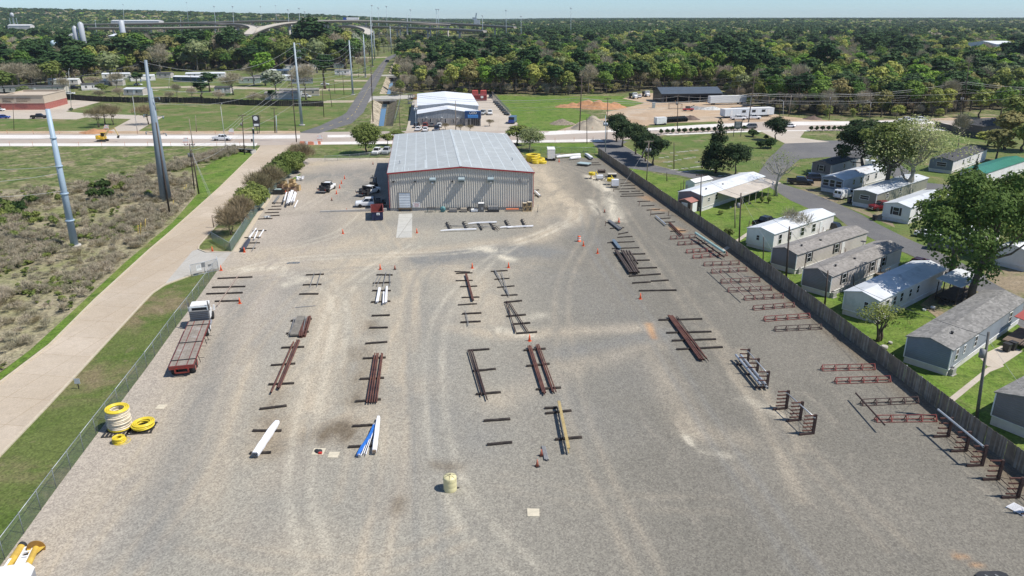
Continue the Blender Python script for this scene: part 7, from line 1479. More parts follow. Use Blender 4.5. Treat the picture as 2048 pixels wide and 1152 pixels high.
def car(kind,label,u,v,head,paint,group=None,base=None,xyz=None,z=0,extras=None):
    p=Vector(xyz) if xyz is not None else W(u,v); p.z+=z+.01; P_=CARP[paint]; nm={'pickup':'pickup_truck','flatbed':'flatbed_pickup','suv':'suv','sedan':'car','van':'van'}[kind]
    o=thing(nm,label,'pickup' if kind in('pickup','flatbed') else 'van' if kind=='van' else 'car',p,radians(head),group)
    if kind in('pickup','flatbed'):
        m=MB(); m.loft([sec(2.85,.5,.98,.82,.7),sec(2.7,.42,1.12,.93,.82),sec(1.2,.4,1.2,.97,.88),sec(1.0,.4,1.22,.97,.9),sec(-.95,.4,1.22,.97,.92)]); m.build('body',P_,o)
        greenhouse(o,P_,1.35,.75,-.85,-1.0,1.2,1.86,.86,.7)
        if kind=='pickup':
            m=MB(); m.box(-2.85,-.96,-.97,-.88,.55,1.3); m.box(-2.85,-.96,.88,.97,.55,1.3); m.box(-2.9,-2.82,-.97,.97,.6,1.28); m.box(-2.85,-.96,-.88,.88,.6,.72); m.build('bed',P_,o)
        else:
            m=MB(); m.box(-3.5,-1.1,-1.18,1.18,.95,1.1); m.box(-1.2,-1.08,-1.1,1.1,1.1,1.95); m.bar((-3.45,-1.15,1.1),(-3.45,-1.15,1.5),.06); m.bar((-3.45,1.15,1.1),(-3.45,1.15,1.5),.06); m.box(-3.4,-1.2,-.4,.4,.5,.95); m.build('flat_bed',DARKM,o)
            m=MB(); m.box(-2.3,-1.4,-1.15,-.65,1.11,1.55); m.box(-2.3,-1.4,.65,1.15,1.11,1.55); m.box(-3.2,-2.6,-.3,.4,1.11,1.45); m.build('tool_box',DARKM,o)
            m=MB(); m.bar((-1.2,-1,2.0),(-1.2,1,2.0),.08); m.bar((-1.2,-1,1.2),(-1.2,-1,2.0),.08); m.bar((-1.2,1,1.2),(-1.2,1,2.0),.08); m.bar((.9,-.9,2.05),(.9,.9,2.05),.07); m.bar((-1.2,-1,2.02),(.9,-.9,2.06),.05); m.bar((-1.2,1,2.02),(.9,.9,2.06),.05); m.build('rack',DARKM,o)
        xs=(1.85,-1.95); r=.4
    elif kind in('suv','sedan'):
        hi=kind=='suv'; zt=1.72 if hi else 1.42; zb=1.0 if hi else .9
        m=MB(); m.loft([sec(2.35,.42,.75,.72,.6),sec(2.2,.34,.88,.88,.76),sec(1.2,.32,zb-.02,.92,.8),sec(.9,.32,zb,.92,.84),sec(-1.6,.32,zb+.02,.92,.84),sec(-2.2,.36,zb-.02,.9,.78),sec(-2.35,.45,.8,.8,.68)]); m.build('body',P_,o)
        if hi: greenhouse(o,P_,1.1,.45,-1.9,-2.25,zb-.03,zt,.82,.66,3)
        else: greenhouse(o,P_,1.05,.3,-1.0,-1.75,zb-.03,zt,.8,.6)
        xs=(1.45,-1.45); r=.34
    else:
        m=MB(); m.loft([sec(2.75,.5,.95,.85,.75),sec(2.6,.4,1.15,.96,.86),sec(1.9,.38,1.3,1.0,.9),sec(1.15,.36,2.05,1.0,.82,.55),sec(-2.6,.36,2.1,1.0,.84,.55),sec(-2.75,.4,2.0,.98,.8,.55)]); m.build('body',P_,o)
        m=MB(); m.add([(1.97,-.82,1.32),(1.97,.82,1.32),(1.2,.72,2.0),(1.2,-.72,2.0)],[(0,1,2,3)])
        for s in (-1,1): m.add([(1.6,s*1.005,1.3),(.55,s*1.005,1.3),(.55,s*.93,1.85),(1.2,s*.93,1.85)],[(0,1,2,3)])
        for y0_,y1_ in ((-.75,-.1),(.1,.75)): m.add([(-2.78,y0_,1.35),(-2.78,y1_,1.35),(-2.76,y1_*.95,1.85),(-2.76,y0_*.95,1.85)],[(0,1,2,3)])
        m.build('windows',GL,o); xs=(1.8,-1.7); r=.37
    for x in xs:
        for y in (-.86,.86): wheel(o,x,y,r,dual=(kind=='flatbed' and x<0))
    f=2.84 if kind in('pickup','flatbed') else 2.32 if kind!='van' else 2.72; b_=-2.9 if kind=='pickup' else -3.5 if kind=='flatbed' else -2.33 if kind!='van' else -2.76
    for s in (-1,1):
        m=MB(); m.box(f-.08,f+.03,s*.66-.13,s*.66+.13,.72,.88); m.build('headlight',LAMP,o); m=MB(); m.box(b_-.03,b_+.06,s*.8-.07,s*.8+.07,.75,1.05); m.build('taillight',TAIL,o)
    m=MB(); m.box(f-.02,f+.1,-.85,.85,.42,.6); m.box(b_-.1,b_+.02,-.85,.85,.45,.62); m.build('bumper',RIM if kind!='sedan' else P_,o)
    return o
g='vehicles'
car('flatbed','white crew cab flatbed pickup with dark bed nosing out of the building shade',739,413,188,'white')
car('flatbed','white cabbed truck with black flat bed half in the shade, seen from behind',740,388,62,'white')
car('flatbed','dark flatbed truck parked in the open gravel, seen from behind',656,381,82,'white')
car('pickup','white pickup parked facing the yard behind the fence, left of two',755,308,-97,'white'); car('pickup','silver pickup parked facing the yard, right of two by the warehouse',774,307,-95,'silver')
car('pickup','white pickup driving on the highway left of the junction',445,281,0,'white')
car('pickup','black pickup in the strip mall car park',79,237,20,'black'); car('sedan','blue car cut by the left edge in the strip mall car park',7,237,5,'blue'); car('sedan','white car at the left edge before the strip mall',-2,222,0,'white')
car('suv','dark suv leftmost before the grey fronted shop',834,254.5,90,'black'); car('suv','rust red suv parked before the grey fronted shop',851,254.5,92,'rust'); car('sedan','dark car parked between the red suv and white car',864.5,253,90,'grey'); car('sedan','white car parked nose in before the grey shop front',879,254,92,'white'); car('suv','navy suv parked with its back to the highway at the shop',873.5,261,-88,'navy'); car('sedan','white car behind the warehouse ridge at the shop',837,261,88,'white'); car('sedan','white car low behind the hedge in the shop car park',851,262,92,'white')
car('pickup','white and black pickup in the lot right of the shop, left of two',966,229,-100,'silver'); car('pickup','white pickup right of two in the lot beside the shop',980,229,-88,'white'); car('suv','black vehicle parked beside the red containers',981,196,-90,'black')
car('pickup','white pickup before the office trailer, left of two',1476,240,2,'white'); car('pickup','white pickup before the office trailer, right of two',1506,238.5,3,'white'); car('sedan','white car between the two white trucks near the wood',1279,195,-100,'white')
car('suv','grey suv on the highway by the cemetery entrance',1500,257,185,'grey'); car('sedan','white car on the highway right of the entrance tree',1577,255,180,'white'); car('pickup','white pickup on the highway seen through the pale sycamore, left',1812,244,182,'white'); car('pickup','white pickup on the highway seen through the pale sycamore, right',1838,243,182,'white'); car('sedan','dark navy car on the highway at far right',1973,245,180,'navy')
car('suv','dark car driving down the side street',774,124,-112,'navy')
car('van','white van parked at the road side of the rust roofed home',1688,396,35,'white'); car('pickup','black pickup parked under the bare sycamore, front one',1600,369,-12,'black'); car('suv','dark navy suv parked behind the black pickup by the home',1632,361,-10,'navy'); car('pickup','maroon pickup parked between the olive and white homes',1764,420,192,'maroon'); car('pickup','black and white pickup beyond the plain white mobile home',1530,452,38,'black'); car('suv','black suv at the road end of the plain white home',1668,464,-50,'black'); car('sedan','bright red car behind the weathered white home',1836,533,40,'red'); car('pickup','dark pickup in the shade of the big oak',1893,502,-35,'grey'); car('sedan','white car glimpsed under the big oak crown',1857,475,-30,'white'); car('van','white van beside the far right homes',1738,336,-25,'white')
car('suv','white car left in the trailer park under the big bare tree',592,194,0,'white'); car('suv','white car right of its twin under the big bare tree',613,195,0,'white'); car('sedan','white car behind the black fence near the brick building',140,189,10,'white'); car('sedan','white car beside the white home by the steel poles',276,171,0,'white'); car('pickup','black pickup left of the slate roofed small home',147,178,8,'black'); car('sedan','white car in front of the white home by the pine',650,170,0,'white')
# big white lorries near the wood
def lorry(label,u,v,head):
    o=thing('lorry',label,'lorry',W(u,v),radians(head)); m=MB(); m.loft([sec(3.2,.6,1.5,.7,.55),sec(2.0,.55,1.8,.8,.7),sec(1.9,.55,2.7,1.1,.95),sec(.3,.55,2.8,1.15,1.0)]); m.build('cab',CARP['white'],o); m=MB(); m.add([(1.98,-.9,1.9),(1.98,.9,1.9),(1.93,.8,2.6),(1.93,-.8,2.6)],[(0,1,2,3)]); m.build('windscreen',GL,o); m=MB(); m.box(-4.5,.2,-1.2,1.2,1.0,2.2); m.build('body',DARKM,o)
    for x in (2.4,-2.4,-3.6):
        for y in (-1,1): wheel(o,x,y,.5,.3)
    for s in (-1,1): m=MB(); m.box(3.15,3.24,s*.6-.12,s*.6+.12,.9,1.1); m.build('headlight',LAMP,o)
lorry('white nosed lorry left of two parked by the wood',1268,197,-80); lorry('white nosed lorry right of two beside the black shed',1293,193,-85)
# ---- flatbed trailer truck
A_=W(399,655); Bk=W(362,748); hd=atan2((A_-Bk).y,(A_-Bk).x)
o=thing('flatbed_truck','white cab truck with long red framed flatbed parked along the left fence','truck',W(366,753)+Vector((0,0,0)),hd); LT=17.2
RF=pm('trailer_red',(.19,.03,.025),.5,.25,2,dirt=(.12,.05,.04),damt=.4); DECK=pm('deck_planks',(.26,.225,.19),.9,.2,2,dirt=(.4,.38,.35),dscale=.8,damt=.35)
ln=(W(411,633)-W(366,753)).length; ln=13.0
m=MB()
for i in range(8):
    y=-1.22+i*.305; m.box(0,ln,y+.008,y+.297,1.25,1.33+.004*(i%3))
m.build('deck',DECK,o)
m=MB()
for y in (-1.26,1.26): m.box(0,ln,y-.03,y+.03,1.12,1.34)
for y in (-.55,.55): m.box(0,ln,y-.04,y+.04,1.34,1.352)
m.box(-.12,0,-1.3,1.3,.95,1.36); m.box(-.2,-.05,-.75,-.6,.5,.95); m.box(-.2,-.05,.6,.75,.5,.95); m.box(-.2,-.08,-.75,.75,.48,.6); m.box(1,ln-.2,-.35,.35,.75,1.2); m.build('frame',RF,o)
for x in (1.35,6.2,11.5): m=MB(); m.box(x,x+.12,-1.3,1.3,1.365,1.42); m.build('strap',DARKM,o)
for k,x in enumerate((2.6,7.6,8.9)): m=MB(); m.bar((x,-1.32,1.2),(x,-1.5,.35),.06); m.bar((x,1.32,1.2),(x,1.42,.5),.05); m.bar((x+.3,-1.3,.8),(x+.3,-1.9,.75),.04); m.build('stake',DARKM,o)
for x in (.9,2.1):
    for y in (-.95,.95): m=MB(); m.lathe([(.3,-.27),(.5,-.27),(.53,-.2),(.53,.2),(.5,.27),(.3,.27)],18,(x,y,.53),axis='y'); w_=m.build('wheel',RUB,o); m=MB(); m.lathe([(.05,0),(.3,.02*(1 if y>0 else -1)),(.3,-.04)],12,(x,y+(.275 if y>0 else -.275),.53),axis='y'); m.build('rim',pm('hub_red',(.33,.1,.08),.5),w_)
m=MB(); 
for s in (-.5,.5): m.box(-.14,-.115,s-.1,s+.1,1.0,1.1)
m.build('taillight',TAIL,o)
# cab
cx=ln+.35
for x in (ln-1.7,ln-.4):
    for y in (-.95,.95): m=MB(); m.lathe([(.3,-.27),(.5,-.27),(.53,-.2),(.53,.2),(.5,.27),(.3,.27)],18,(x,y,.53),axis='y'); w_=m.build('wheel',RUB,o); m=MB(); m.lathe([(.05,0),(.3,.02*(1 if y>0 else -1)),(.3,-.04)],12,(x,y+(.275 if y>0 else -.275),.53),axis='y'); m.build('rim',WHITE,w_)
m=MB(); m.box(ln-2.2,cx+4.6,-.45,.45,.55,.95); m.build('chassis',DARKM,o)
m=MB(); m.box(cx+.55,cx+2.3,-1.05,1.05,.9,3.0); m.loft([sec(cx+2.3,.7,2.0,1.0,.85),sec(cx+3.4,.65,1.8,.95,.75),sec(cx+4.3,.6,1.5,.8,.6)]); m.build('cab',WHITE,o)
m=MB(); m.box(cx+.53,cx+.545,-.85,.85,1.95,2.85); m.box(cx+.75,cx+1.9,-1.065,-1.052,1.95,2.8); m.add([(cx+2.32,-.9,2.0),(cx+2.32,.9,2.0),(cx+2.31,.85,2.85),(cx+2.31,-.85,2.85)],[(0,1,2,3)]); m.build('window',GL,o)
m=MB(); m.box(cx+.15,cx+.3,-1.15,1.15,1.0,2.5); hbd=m.build('headache_rack',pm('rack_alu',(.26,.26,.26),.5,.1,2),o); m=MB()
for k in range(6): m.box(cx+.1,cx+.149,-1.12,1.12,1.1+k*.24,1.18+k*.24)
m.build('slat',pm('slat_dark',(.06,.06,.065),.5),hbd)
m=MB(); m.box(cx+.15,cx+.3,-1.1,1.1,2.9,3.0); m.box(cx+.15,cx+.3,-1.1,-1.02,2.5,2.9); m.box(cx+.15,cx+.3,1.02,1.1,2.5,2.9); m.build('rack_bar',pm('rack_pale',(.55,.6,.62),.4),o)
for y in (-1.12,1.12): m=MB(); m.tube((cx+.4,y,1.0),(cx+.4,y,3.6),.07); m.build('exhaust_stack',DARKM,o)
for y in (-1,1): m=MB(); m.lathe([(.3,-.15),(.5,-.15),(.52,0),(.5,.15),(.3,.15)],18,(cx+3.5,y*.95,.52),axis='y'); m.build('wheel',RUB,o); m=MB(); m.lathe([(.33,-.6),(.35,-.5),(.35,.5),(.33,.6)],14,(cx+.1,y*1.0,.75),axis='x'); m.build('fuel_tank',RIM,o); m=MB(); m.bar((cx+2.1,y*1.1,1.9),(cx+2.15,y*1.55,2.0),.05); m.box(cx+2.05,cx+2.2,y*1.5-.1,y*1.5+.1,1.7,2.4); m.build('mirror',WHITE,o)
# dumpster / roll off container beside the truck
a=W(744.5,442); o=thing('skip_container','open navy roll off container with red inside and small white plate','skip',a,radians(10.5)); m=MB(); NV=pm('navy_steel',(.015,.022,.07),.55,.2,2); ww,ll,hh=2.1,6.0,1.8
m.add([(0,0,.15),(ww,0,.15),(ww,ll,.15),(0,ll,.15),(-.06,-.1,hh),(ww+.06,-.1,hh),(ww+.06,ll+.1,hh),(-.06,ll+.1,hh)],[(0,1,5,4),(1,2,6,5),(2,3,7,6),(3,0,4,7),(0,3,2,1)]); m.build('body',NV,o)
m=MB(); t=.09; m.add([(t,t,.25),(ww-t,t,.25),(ww-t,ll-t,.25),(t,ll-t,.25),(t-.06,t-.1,hh+.01),(ww-t+.06,t-.1,hh+.01),(ww-t+.06,ll-t+.1,hh+.01),(t-.06,ll-t+.1,hh+.01)],[(0,1,5,4),(1,2,6,5),(2,3,7,6),(3,0,4,7),(0,1,2,3)])
m.bar((-.1,-.12,hh),(ww+.1,-.12,hh),.14,.12); m.bar((-.1,ll+.1,hh),(ww+.1,ll+.1,hh),.14,.12); m.bar((-.1,-.12,hh),(-.1,ll+.1,hh),.14,.12); m.bar((ww+.1,-.12,hh),(ww+.1,ll+.1,hh),.14,.12); m.build('inner_wall',pm('container_red_in',(.20,.045,.04),.7,.2,1.5),o)
m=MB(); m.box(.9,1.5,-.16,-.13,1.15,1.6); m.build('plate',WHITE,o); m=MB(); m.box(1.05,1.35,-.18,-.163,1.35,1.42); m.box(1.1,1.3,-.18,-.163,1.24,1.3); m.build('lettering',DARKM,o)
m=MB()
for x in (.55,1.65): m.box(x,x+.12,-.12,.0,0,1.0)
m.build('rail',NV,o); m=MB(); rs=random.Random(8)
for k in range(9): x,y=rs.uniform(.4,1.8),rs.uniform(.4,5); m.box(x,x+.4,y,y+.5,.26,.26+rs.uniform(.2,.6),rz=rs.uniform(0,1.5))
m.build('rubbish',pm('rubbish',(.25,.22,.2),.9,.4),o)
# forklift in the shade
o=thing('forklift','dark forklift standing deep in the building shade','forklift',W(748,374),radians(85)); m=MB(); m.box(-1.4,.6,-.6,.6,.4,1.1); m.box(-1.5,-.9,-.6,.6,.4,1.4); m.build('body',DARKM,o); m=MB()
for x in (-.9,.5):
    for y in (-.55,.55): m.bar((x,y,1.1),(x*.9,y,2.2),.07)
m.box(-.95,.55,-.6,.6,2.2,2.27); m.build('cage',DARKM,o); m=MB(); m.bar((.8,-.35,.1),(.8,-.35,2.6),.12); m.bar((.8,.35,.1),(.8,.35,2.6),.12); m.box(.85,1.9,-.4,-.25,.1,.16); m.box(.85,1.9,.25,.4,.1,.16); m.build('mast',DARKM,o)
for x in (-1,.5):
    for y in (-.6,.6): wheel(o,x,y,.35,.25)
# excavator
o=thing('excavator','small yellow excavator working on the highway strip at left','excavator',W(206,283),0); YE=pm('excavator_yellow',(.70,.44,.03),.4,.1,2)
m=MB(); 
for y in (-.9,.9): m.loft([[(-1.4,y-.2,.1),(-1.4,y+.2,.1),(-1.4,y+.2,.5),(-1.4,y-.2,.5)],[(-1.1,y-.2,0),(-1.1,y+.2,0),(-1.1,y+.2,.65),(-1.1,y-.2,.65)],[(1.1,y-.2,0),(1.1,y+.2,0),(1.1,y+.2,.65),(1.1,y-.2,.65)],[(1.4,y-.2,.1),(1.4,y+.2,.1),(1.4,y+.2,.5),(1.4,y-.2,.5)]])
m.build('track',DARKM,o); m=MB(); m.box(-1.6,.9,-1,1,.8,1.5); m.box(-1.6,-.6,-1,1,1.5,1.9); m.build('body',YE,o); m=MB(); m.box(-.4,.8,.0,.95,1.5,2.7); c=m.build('cab',GL,o); m=MB(); m.box(-.45,.85,-.02,1,2.7,2.8); m.bar((-.4,0,1.5),(-.4,0,2.7),.08); m.bar((.8,0,1.5),(.8,0,2.7),.08); m.build('roof',YE,c)
m=MB(); m.bar((.8,-.4,1.4),(2.6,-.4,3.6),.3,.4); m.bar((2.6,-.4,3.6),(4.6,-.4,4.2),.26,.34); m.bar((4.6,-.4,4.2),(5.4,-.4,2.0),.2,.28); m.build('boom',pm('boom_tan',(.62,.46,.2),.5,.1,2),o); m=MB(); m.loft([[(5.2,-.7,1.9),(5.2,-.1,1.9),(5.7,-.1,1.9),(5.7,-.7,1.9)],[(4.9,-.65,1.2),(4.9,-.15,1.2),(5.4,-.15,1.1),(5.4,-.65,1.1)]]); m.build('bucket',DARKM,o)
# red black machine, piles, pipes in the dirt lot
o=thing('work_truck','red and black small work machine in the dirt lot','machine',W(1376,222),.1); m=MB(); m.box(-2.2,2.2,-.9,.9,.5,1.1); m.build('body',CARP['red'],o); m=MB(); m.box(-1.0,.6,-.7,.7,1.1,2.0); m.bar((.6,0,1.4),(2.6,0,2.4),.25); m.build('engine',DARKM,o)
for x in (-1.4,1.4):
    for y in (-.9,.9): wheel(o,x,y,.42,.3)
g='black culvert pipes by the highway'
for i in range(11):
    u=1333+i*3.9; m=MB(); a=W(u,246-.25*i); m.hollow(Vector((0,0,.75)),Vector((.5,6.0,.75)),.72,t=.12,n=14); 
    for k in range(7): m.hollow(Vector((.07*k,.15+k*.9,.75)),Vector((.07*k+.02,.35+k*.9,.75)),.8,t=.1,n=14)
    o=m.build('culvert_pipe',pm('black_pipe',(.03,.035,.035),.6,.2)); o.location=a; tag(o,'black ribbed culvert pipe in the stacked row behind the small white trailer','pipe',g)
def heap(name,label,u,v,rx,ry,h_,mat,seed=1,cat='heap'):
    n=20; rs=random.Random(seed); vs=[]; fs=[]
    for j in range(n+1):
        for i in range(n+1):
            x,y=(i/n*2-1),(j/n*2-1); d=sqrt(x*x+y*y); z=max(0,1-d)**1.0*h_*(1+.5*mnoise.noise(Vector((x*2.5+seed,y*2.5,0))))+ (.12*h_*mnoise.noise(Vector((x*7,y*7,seed))) if d<1 else 0); vs.append((x*rx,y*ry,z-.05 if d<.98 else -.1))
    for j in range(n):
        for i in range(n): fs.append((j*(n+1)+i,j*(n+1)+i+1,(j+1)*(n+1)+i+1,(j+1)*(n+1)+i))
    m=MB(); m.add(vs,fs,0,True); o=m.build(name,mat); o.location=W(u,v) if not isinstance(u,Vector) else u; return tag(o,label,cat)
OD=pm('orange_earth',(.42,.22,.11),.95,.2,.8,bmp=.4); GD=pm('grey_sand',(.36,.31,.24),.95,.12,.8,bmp=.3); DK=pm('dark_earth',(.14,.10,.08),.95,.3,1); BRU=pm('brush_pile',(.24,.20,.15),.95,.5,2)
heap('earth_heap','low orange earth heap in the meadow, left end',1143,214,8,4,2.0,OD,2); heap('earth_heap','orange earth heap in the meadow, middle',1172,214,8,4,3.0,OD,3); heap('earth_heap','orange earth heap in the meadow, right and largest',1201,217,9,5,3.4,OD,4); heap('earth_heap','orange earth heap farther right near the dirt lot',1228,215,6,4,2.2,OD,9)
heap('sand_heap','grey tan sand heap with ridges beside the highway',1182,257,7.5,6,4.3,GD,5); heap('rubble_heap','grey rubble heap joined to the sand heap',1203,252,6,5,1.8,pm('rubble',(.28,.26,.24),.95,.3,1),6); heap('brush_heap','heap of broken branches and logs on the meadow',1125,248,5,4,1.8,BRU,7); heap('earth_heap','small dark earth heap right of the culvert pipes',1380,239,4,3,1.7,DK,8); heap('earth_heap','small dark heap before the wood at right of the highway',1625,238,4,3,1.3,DK,11)
heap('earth_heap','orange earth heap beside the highway driveway at left',193,265,6,4,1.3,OD,12); heap('sand_heap','huge tan sand pile of the concrete plant at the left edge',Vector((-420,505,0)),0,72,60,16,pm('tan_sand',(.62,.46,.27),.95,.1,.3),13)
heap('rubble_heap','white debris heap in front of the ribbed cargo trailer',1425,219,6,3,1.3,pm('white_debris',(.5,.5,.48),.8,.4,1.2),14); heap('rubble_heap','pale debris and frames left of the white debris heap',1395,218,7,3,1.2,pm('grey_debris',(.25,.25,.25),.8,.5,1.5),15)
for u,v,lb in ((1307,216,'pale green portable toilet at the edge of the dirt lot'),):
    o=thing('portable_toilet',lb,'toilet',W(u,v)); m=MB(); m.box(-.6,.6,-.6,.6,.05,2.2); m.build('body',pm('toilet_green',(.45,.52,.5),.5),o); m=MB(); m.box(-.65,.65,-.65,.65,2.2,2.35); m.build('roof',WHITE,o); m=MB(); m.box(-.4,.4,-.63,-.605,.15,2.0); m.build('door',pm('toilet_door',(.35,.42,.42),.5),o)
o=thing('steel_cage','thin steel frame cage in the dirt lot before the black shed','frame',W(1338,219)); m=MB()
for x in (0,5.5):
    for y in (0,2): m.bar((x,y,0),(x,y,2.3),.12)
for z in (.3,2.3): m.bar((0,0,z),(5.5,0,z),.1); m.bar((0,2,z),(5.5,2,z),.1)
m.build('frame',RUSTD,o)
# equipment left of the shop, row of small machines right of the shop
g='small machines along the shop fence'
for i in range(8):
    t=i/7; u=991+t*22; v=206+t*24; o=thing('small_machine','small blue grey machine in the diagonal row along the shop fence','machine',W(u,v),radians(-35),g); m=MB(); m.box(-1.1,1.0,-.5,.5,.45,.85); m.build('body',BLUEG if i%2 else GREYP,o); m=MB(); m.bar((-.2,-.4,.85),(.2,-.4,1.5),.08); m.bar((-.2,.4,.85),(.2,.4,1.5),.08); m.bar((.2,-.4,1.5),(.2,.4,1.5),.08); m.box(-.9,-.3,-.3,.3,.85,1.1); m.build('frame',DARKM,o)
    for x in (-.7,.7): m=MB(); m.lathe([(.15,-.55),(.33,-.55),(.33,.55),(.15,.55)],10,(x,0,.33),axis='y'); m.build('wheel',RUB,o)
o=thing('mini_bus','blue fronted small bus at the near end of the machine row','bus',W(1025,246),radians(-100)); m=MB(); m.box(-3,2.4,-1.1,1.1,.5,2.5); m.build('body',pm('blue_grey_bus',(.10,.17,.26),.4),o); m=MB(); m.box(2.4,3.3,-1.05,1.05,.5,1.4); m.build('bonnet',CARP['blue'],o); m=MB(); m.add([(2.42,-1,1.5),(2.42,1,1.5),(2.41,.95,2.4),(2.41,-.95,2.4)],[(0,1,2,3)]); m.build('windscreen',GL,o)
for x in (-1.9,2.2):
    for y in (-1,1): wheel(o,x,y,.42,.3)
g='lifts left of the shop'
for i,(u,v,mt) in enumerate(((820,199,DARKM),(824,199,DARKM),(828,198.5,OD),(831,198,OD),(819,208,GREYP),(826,214,GREYP))):
    o=thing('scissor_lift',('black' if mt is DARKM else 'orange' if mt is OD else 'grey')+' folded lift machine standing left of the white roofed shed','lift',W(u,v),0,g+' '+mt.name); m=MB(); m.box(-.7,.7,-1.2,1.2,.3,.7); m.build('base',mt,o); m=MB()
    for k in range(4): m.bar((-.55,-1,.7+k*.35),(-.55,1,1.05+k*.35),.1); m.bar((.55,1,.7+k*.35),(.55,-1,1.05+k*.35),.1)
    m.box(-.7,.7,-1.2,1.2,2.1,2.2); m.bar((-.7,-1.2,3),(.7,-1.2,3),.07); m.bar((-.7,-1.2,2.2),(-.7,-1.2,3),.07); m.bar((.7,-1.2,2.2),(.7,-1.2,3),.07); m.build('scissor',mt,o)
# ================================================================ poles
STP=pm('steel_pole_grey',(.36,.42,.46),.5,.08,.4); STPD=pm('steel_pole_dark',(.20,.25,.30),.5,.1,.4); STP2=pm('steel_pole_blue',(.34,.44,.53),.5,.08,.4); WOODP=pm('utility_pole_wood',(.075,.055,.045),.9,.25,1.5); WOODL=pm('utility_pole_pale',(.26,.21,.17),.9,.25,1.5); LAMPP=pm('lamp_pole_alu',(.42,.43,.43),.5,.05)
POLES={}
def topof(ub,vb,ut,vt):
    b=W(ub,vb); return b,at_y(ut,vt,b.y)
def pole(key,name,label,ub,vb,ut,vt,r0,r1,mat,arms=(),group=None,trans=0,base=None,rings=0,cat='utility pole',light=0,hw=1.2):
    b,t=topof(ub,vb,ut,vt); o=thing(name,label,cat,b,0,group); d=t-b; m=MB(); m.tube((0,0,-.1),d,r0,r1,n=12 if r0>.25 else 8); pp=m.build('pole',mat,o)
    if rings: 
        m=MB()
        for i in range(1,rings+1): k=i/(rings+1); rr=r0+(r1-r0)*k; c=d*k; m.lathe([(rr*1.04,-.12),(rr*1.3,-.1),(rr*1.3,.1),(rr*1.04,.12)],12,c)
        m.build('collar',mat,o)
    if base: m=MB(); m.lathe([(base,0),(base,.35),(base*.8,.4)],16); m.build('footing',CONC,o)
    out=[]
    for k,(f,half,ang) in enumerate(arms):
        c=d*f; a=Vector((cos(radians(ang)),sin(radians(ang)),0)); m=MB()
        if name=='transmission_pole': m.bar(c,c+a*half+Vector((0,0,.3)),.1); m.lathe([(.05,0),(.12,.05),(.12,.5),(.05,.55)],8,c+a*half+Vector((0,0,-.3)))
        else:
            m.bar(c-a*half,c+a*half,.1,.12)
            for s in (-.95,-.4,.4,.95): m.lathe([(.04,0),(.07,.03),(.07,.2),(.03,.24)],6,c+a*half*s+Vector((0,0,.06)))
        m.build('crossarm',mat,o); out.append(b+c)
    for k in range(trans): m=MB(); m.lathe([(.05,0),(.26,.03),(.26,.85),(.05,.9)],10,d*.72+Vector((.38 if k%2 else -.38,(k//2)*.5,0))); m.build('transformer',GREYP if trans<3 else STEELG,o)
    if light: m=MB(); c=d*.99; m.path([c,c+Vector((light*.6,0,.5)),c+Vector((light*1.5,0,.6))],.05,6); m.lathe([(.05,0),(.22,.03),(.18,.18),(.03,.22)],8,c+Vector((light*1.6,0,.5))); m.build('lamp_head',STEELG,o)
    POLES[key]=(b,t); return o
g='large steel transmission poles'
pole('P1','transmission_pole','thick pale blue steel pole with four collars, nearest and leaning at left',150,493,95,218,.62,.34,STP2,rings=4,base=1.0,group=g)
pole('P2','transmission_pole','tall blue grey steel pole, left of the close pair in the brush',327,403,291,120,.6,.3,STPD,rings=0,arms=((.5,1.8,180),(.62,1.8,180),(.74,1.8,0),(.86,1.5,180)),group=g)
pole('P2b','transmission_pole','tall blue grey steel pole, right of the close pair in the brush',339,402,301,176,.55,.3,STPD,arms=((.6,1.6,0),(.75,1.6,0)),group=g)
pole('P3','transmission_pole','steel pole with short concrete footing on the lawn beside the side street',604,251,588,85,.55,.28,STP,base=1.1,arms=((.82,1.8,10),(.9,1.8,10),(.98,1.8,10)),group=g)
pole('P4','transmission_pole','steel pole second along the side street beyond the lawn',706,190,698,80.6,.55,.28,STP,base=1.1,arms=((.7,1.8,0),(.85,1.8,0)),group=g)
pole('P5','transmission_pole','steel pole third along the side street in the trailer park',731,155,726.6,69,.55,.28,STP,base=1.0,group=g)
pole('P6','transmission_pole','tallest steel pole of the distant trio beside the side street',745,134.5,741,31,.62,.3,STP,base=1,group=g)
pole('P7','transmission_pole','steel pole just right of the tallest of the distant trio',749.5,120.5,747.5,62,.55,.28,STP,base=1,group=g)
pole('P8','transmission_pole','steel pole left of the street where it bends away',783,108,780,53,.55,.28,STP,group=g)
pole('P9','transmission_pole','tall steel pole beyond the street end before the interchange',817,92,814,28,.65,.3,STP,arms=((.95,3,0),(.88,3,180)),group=g)
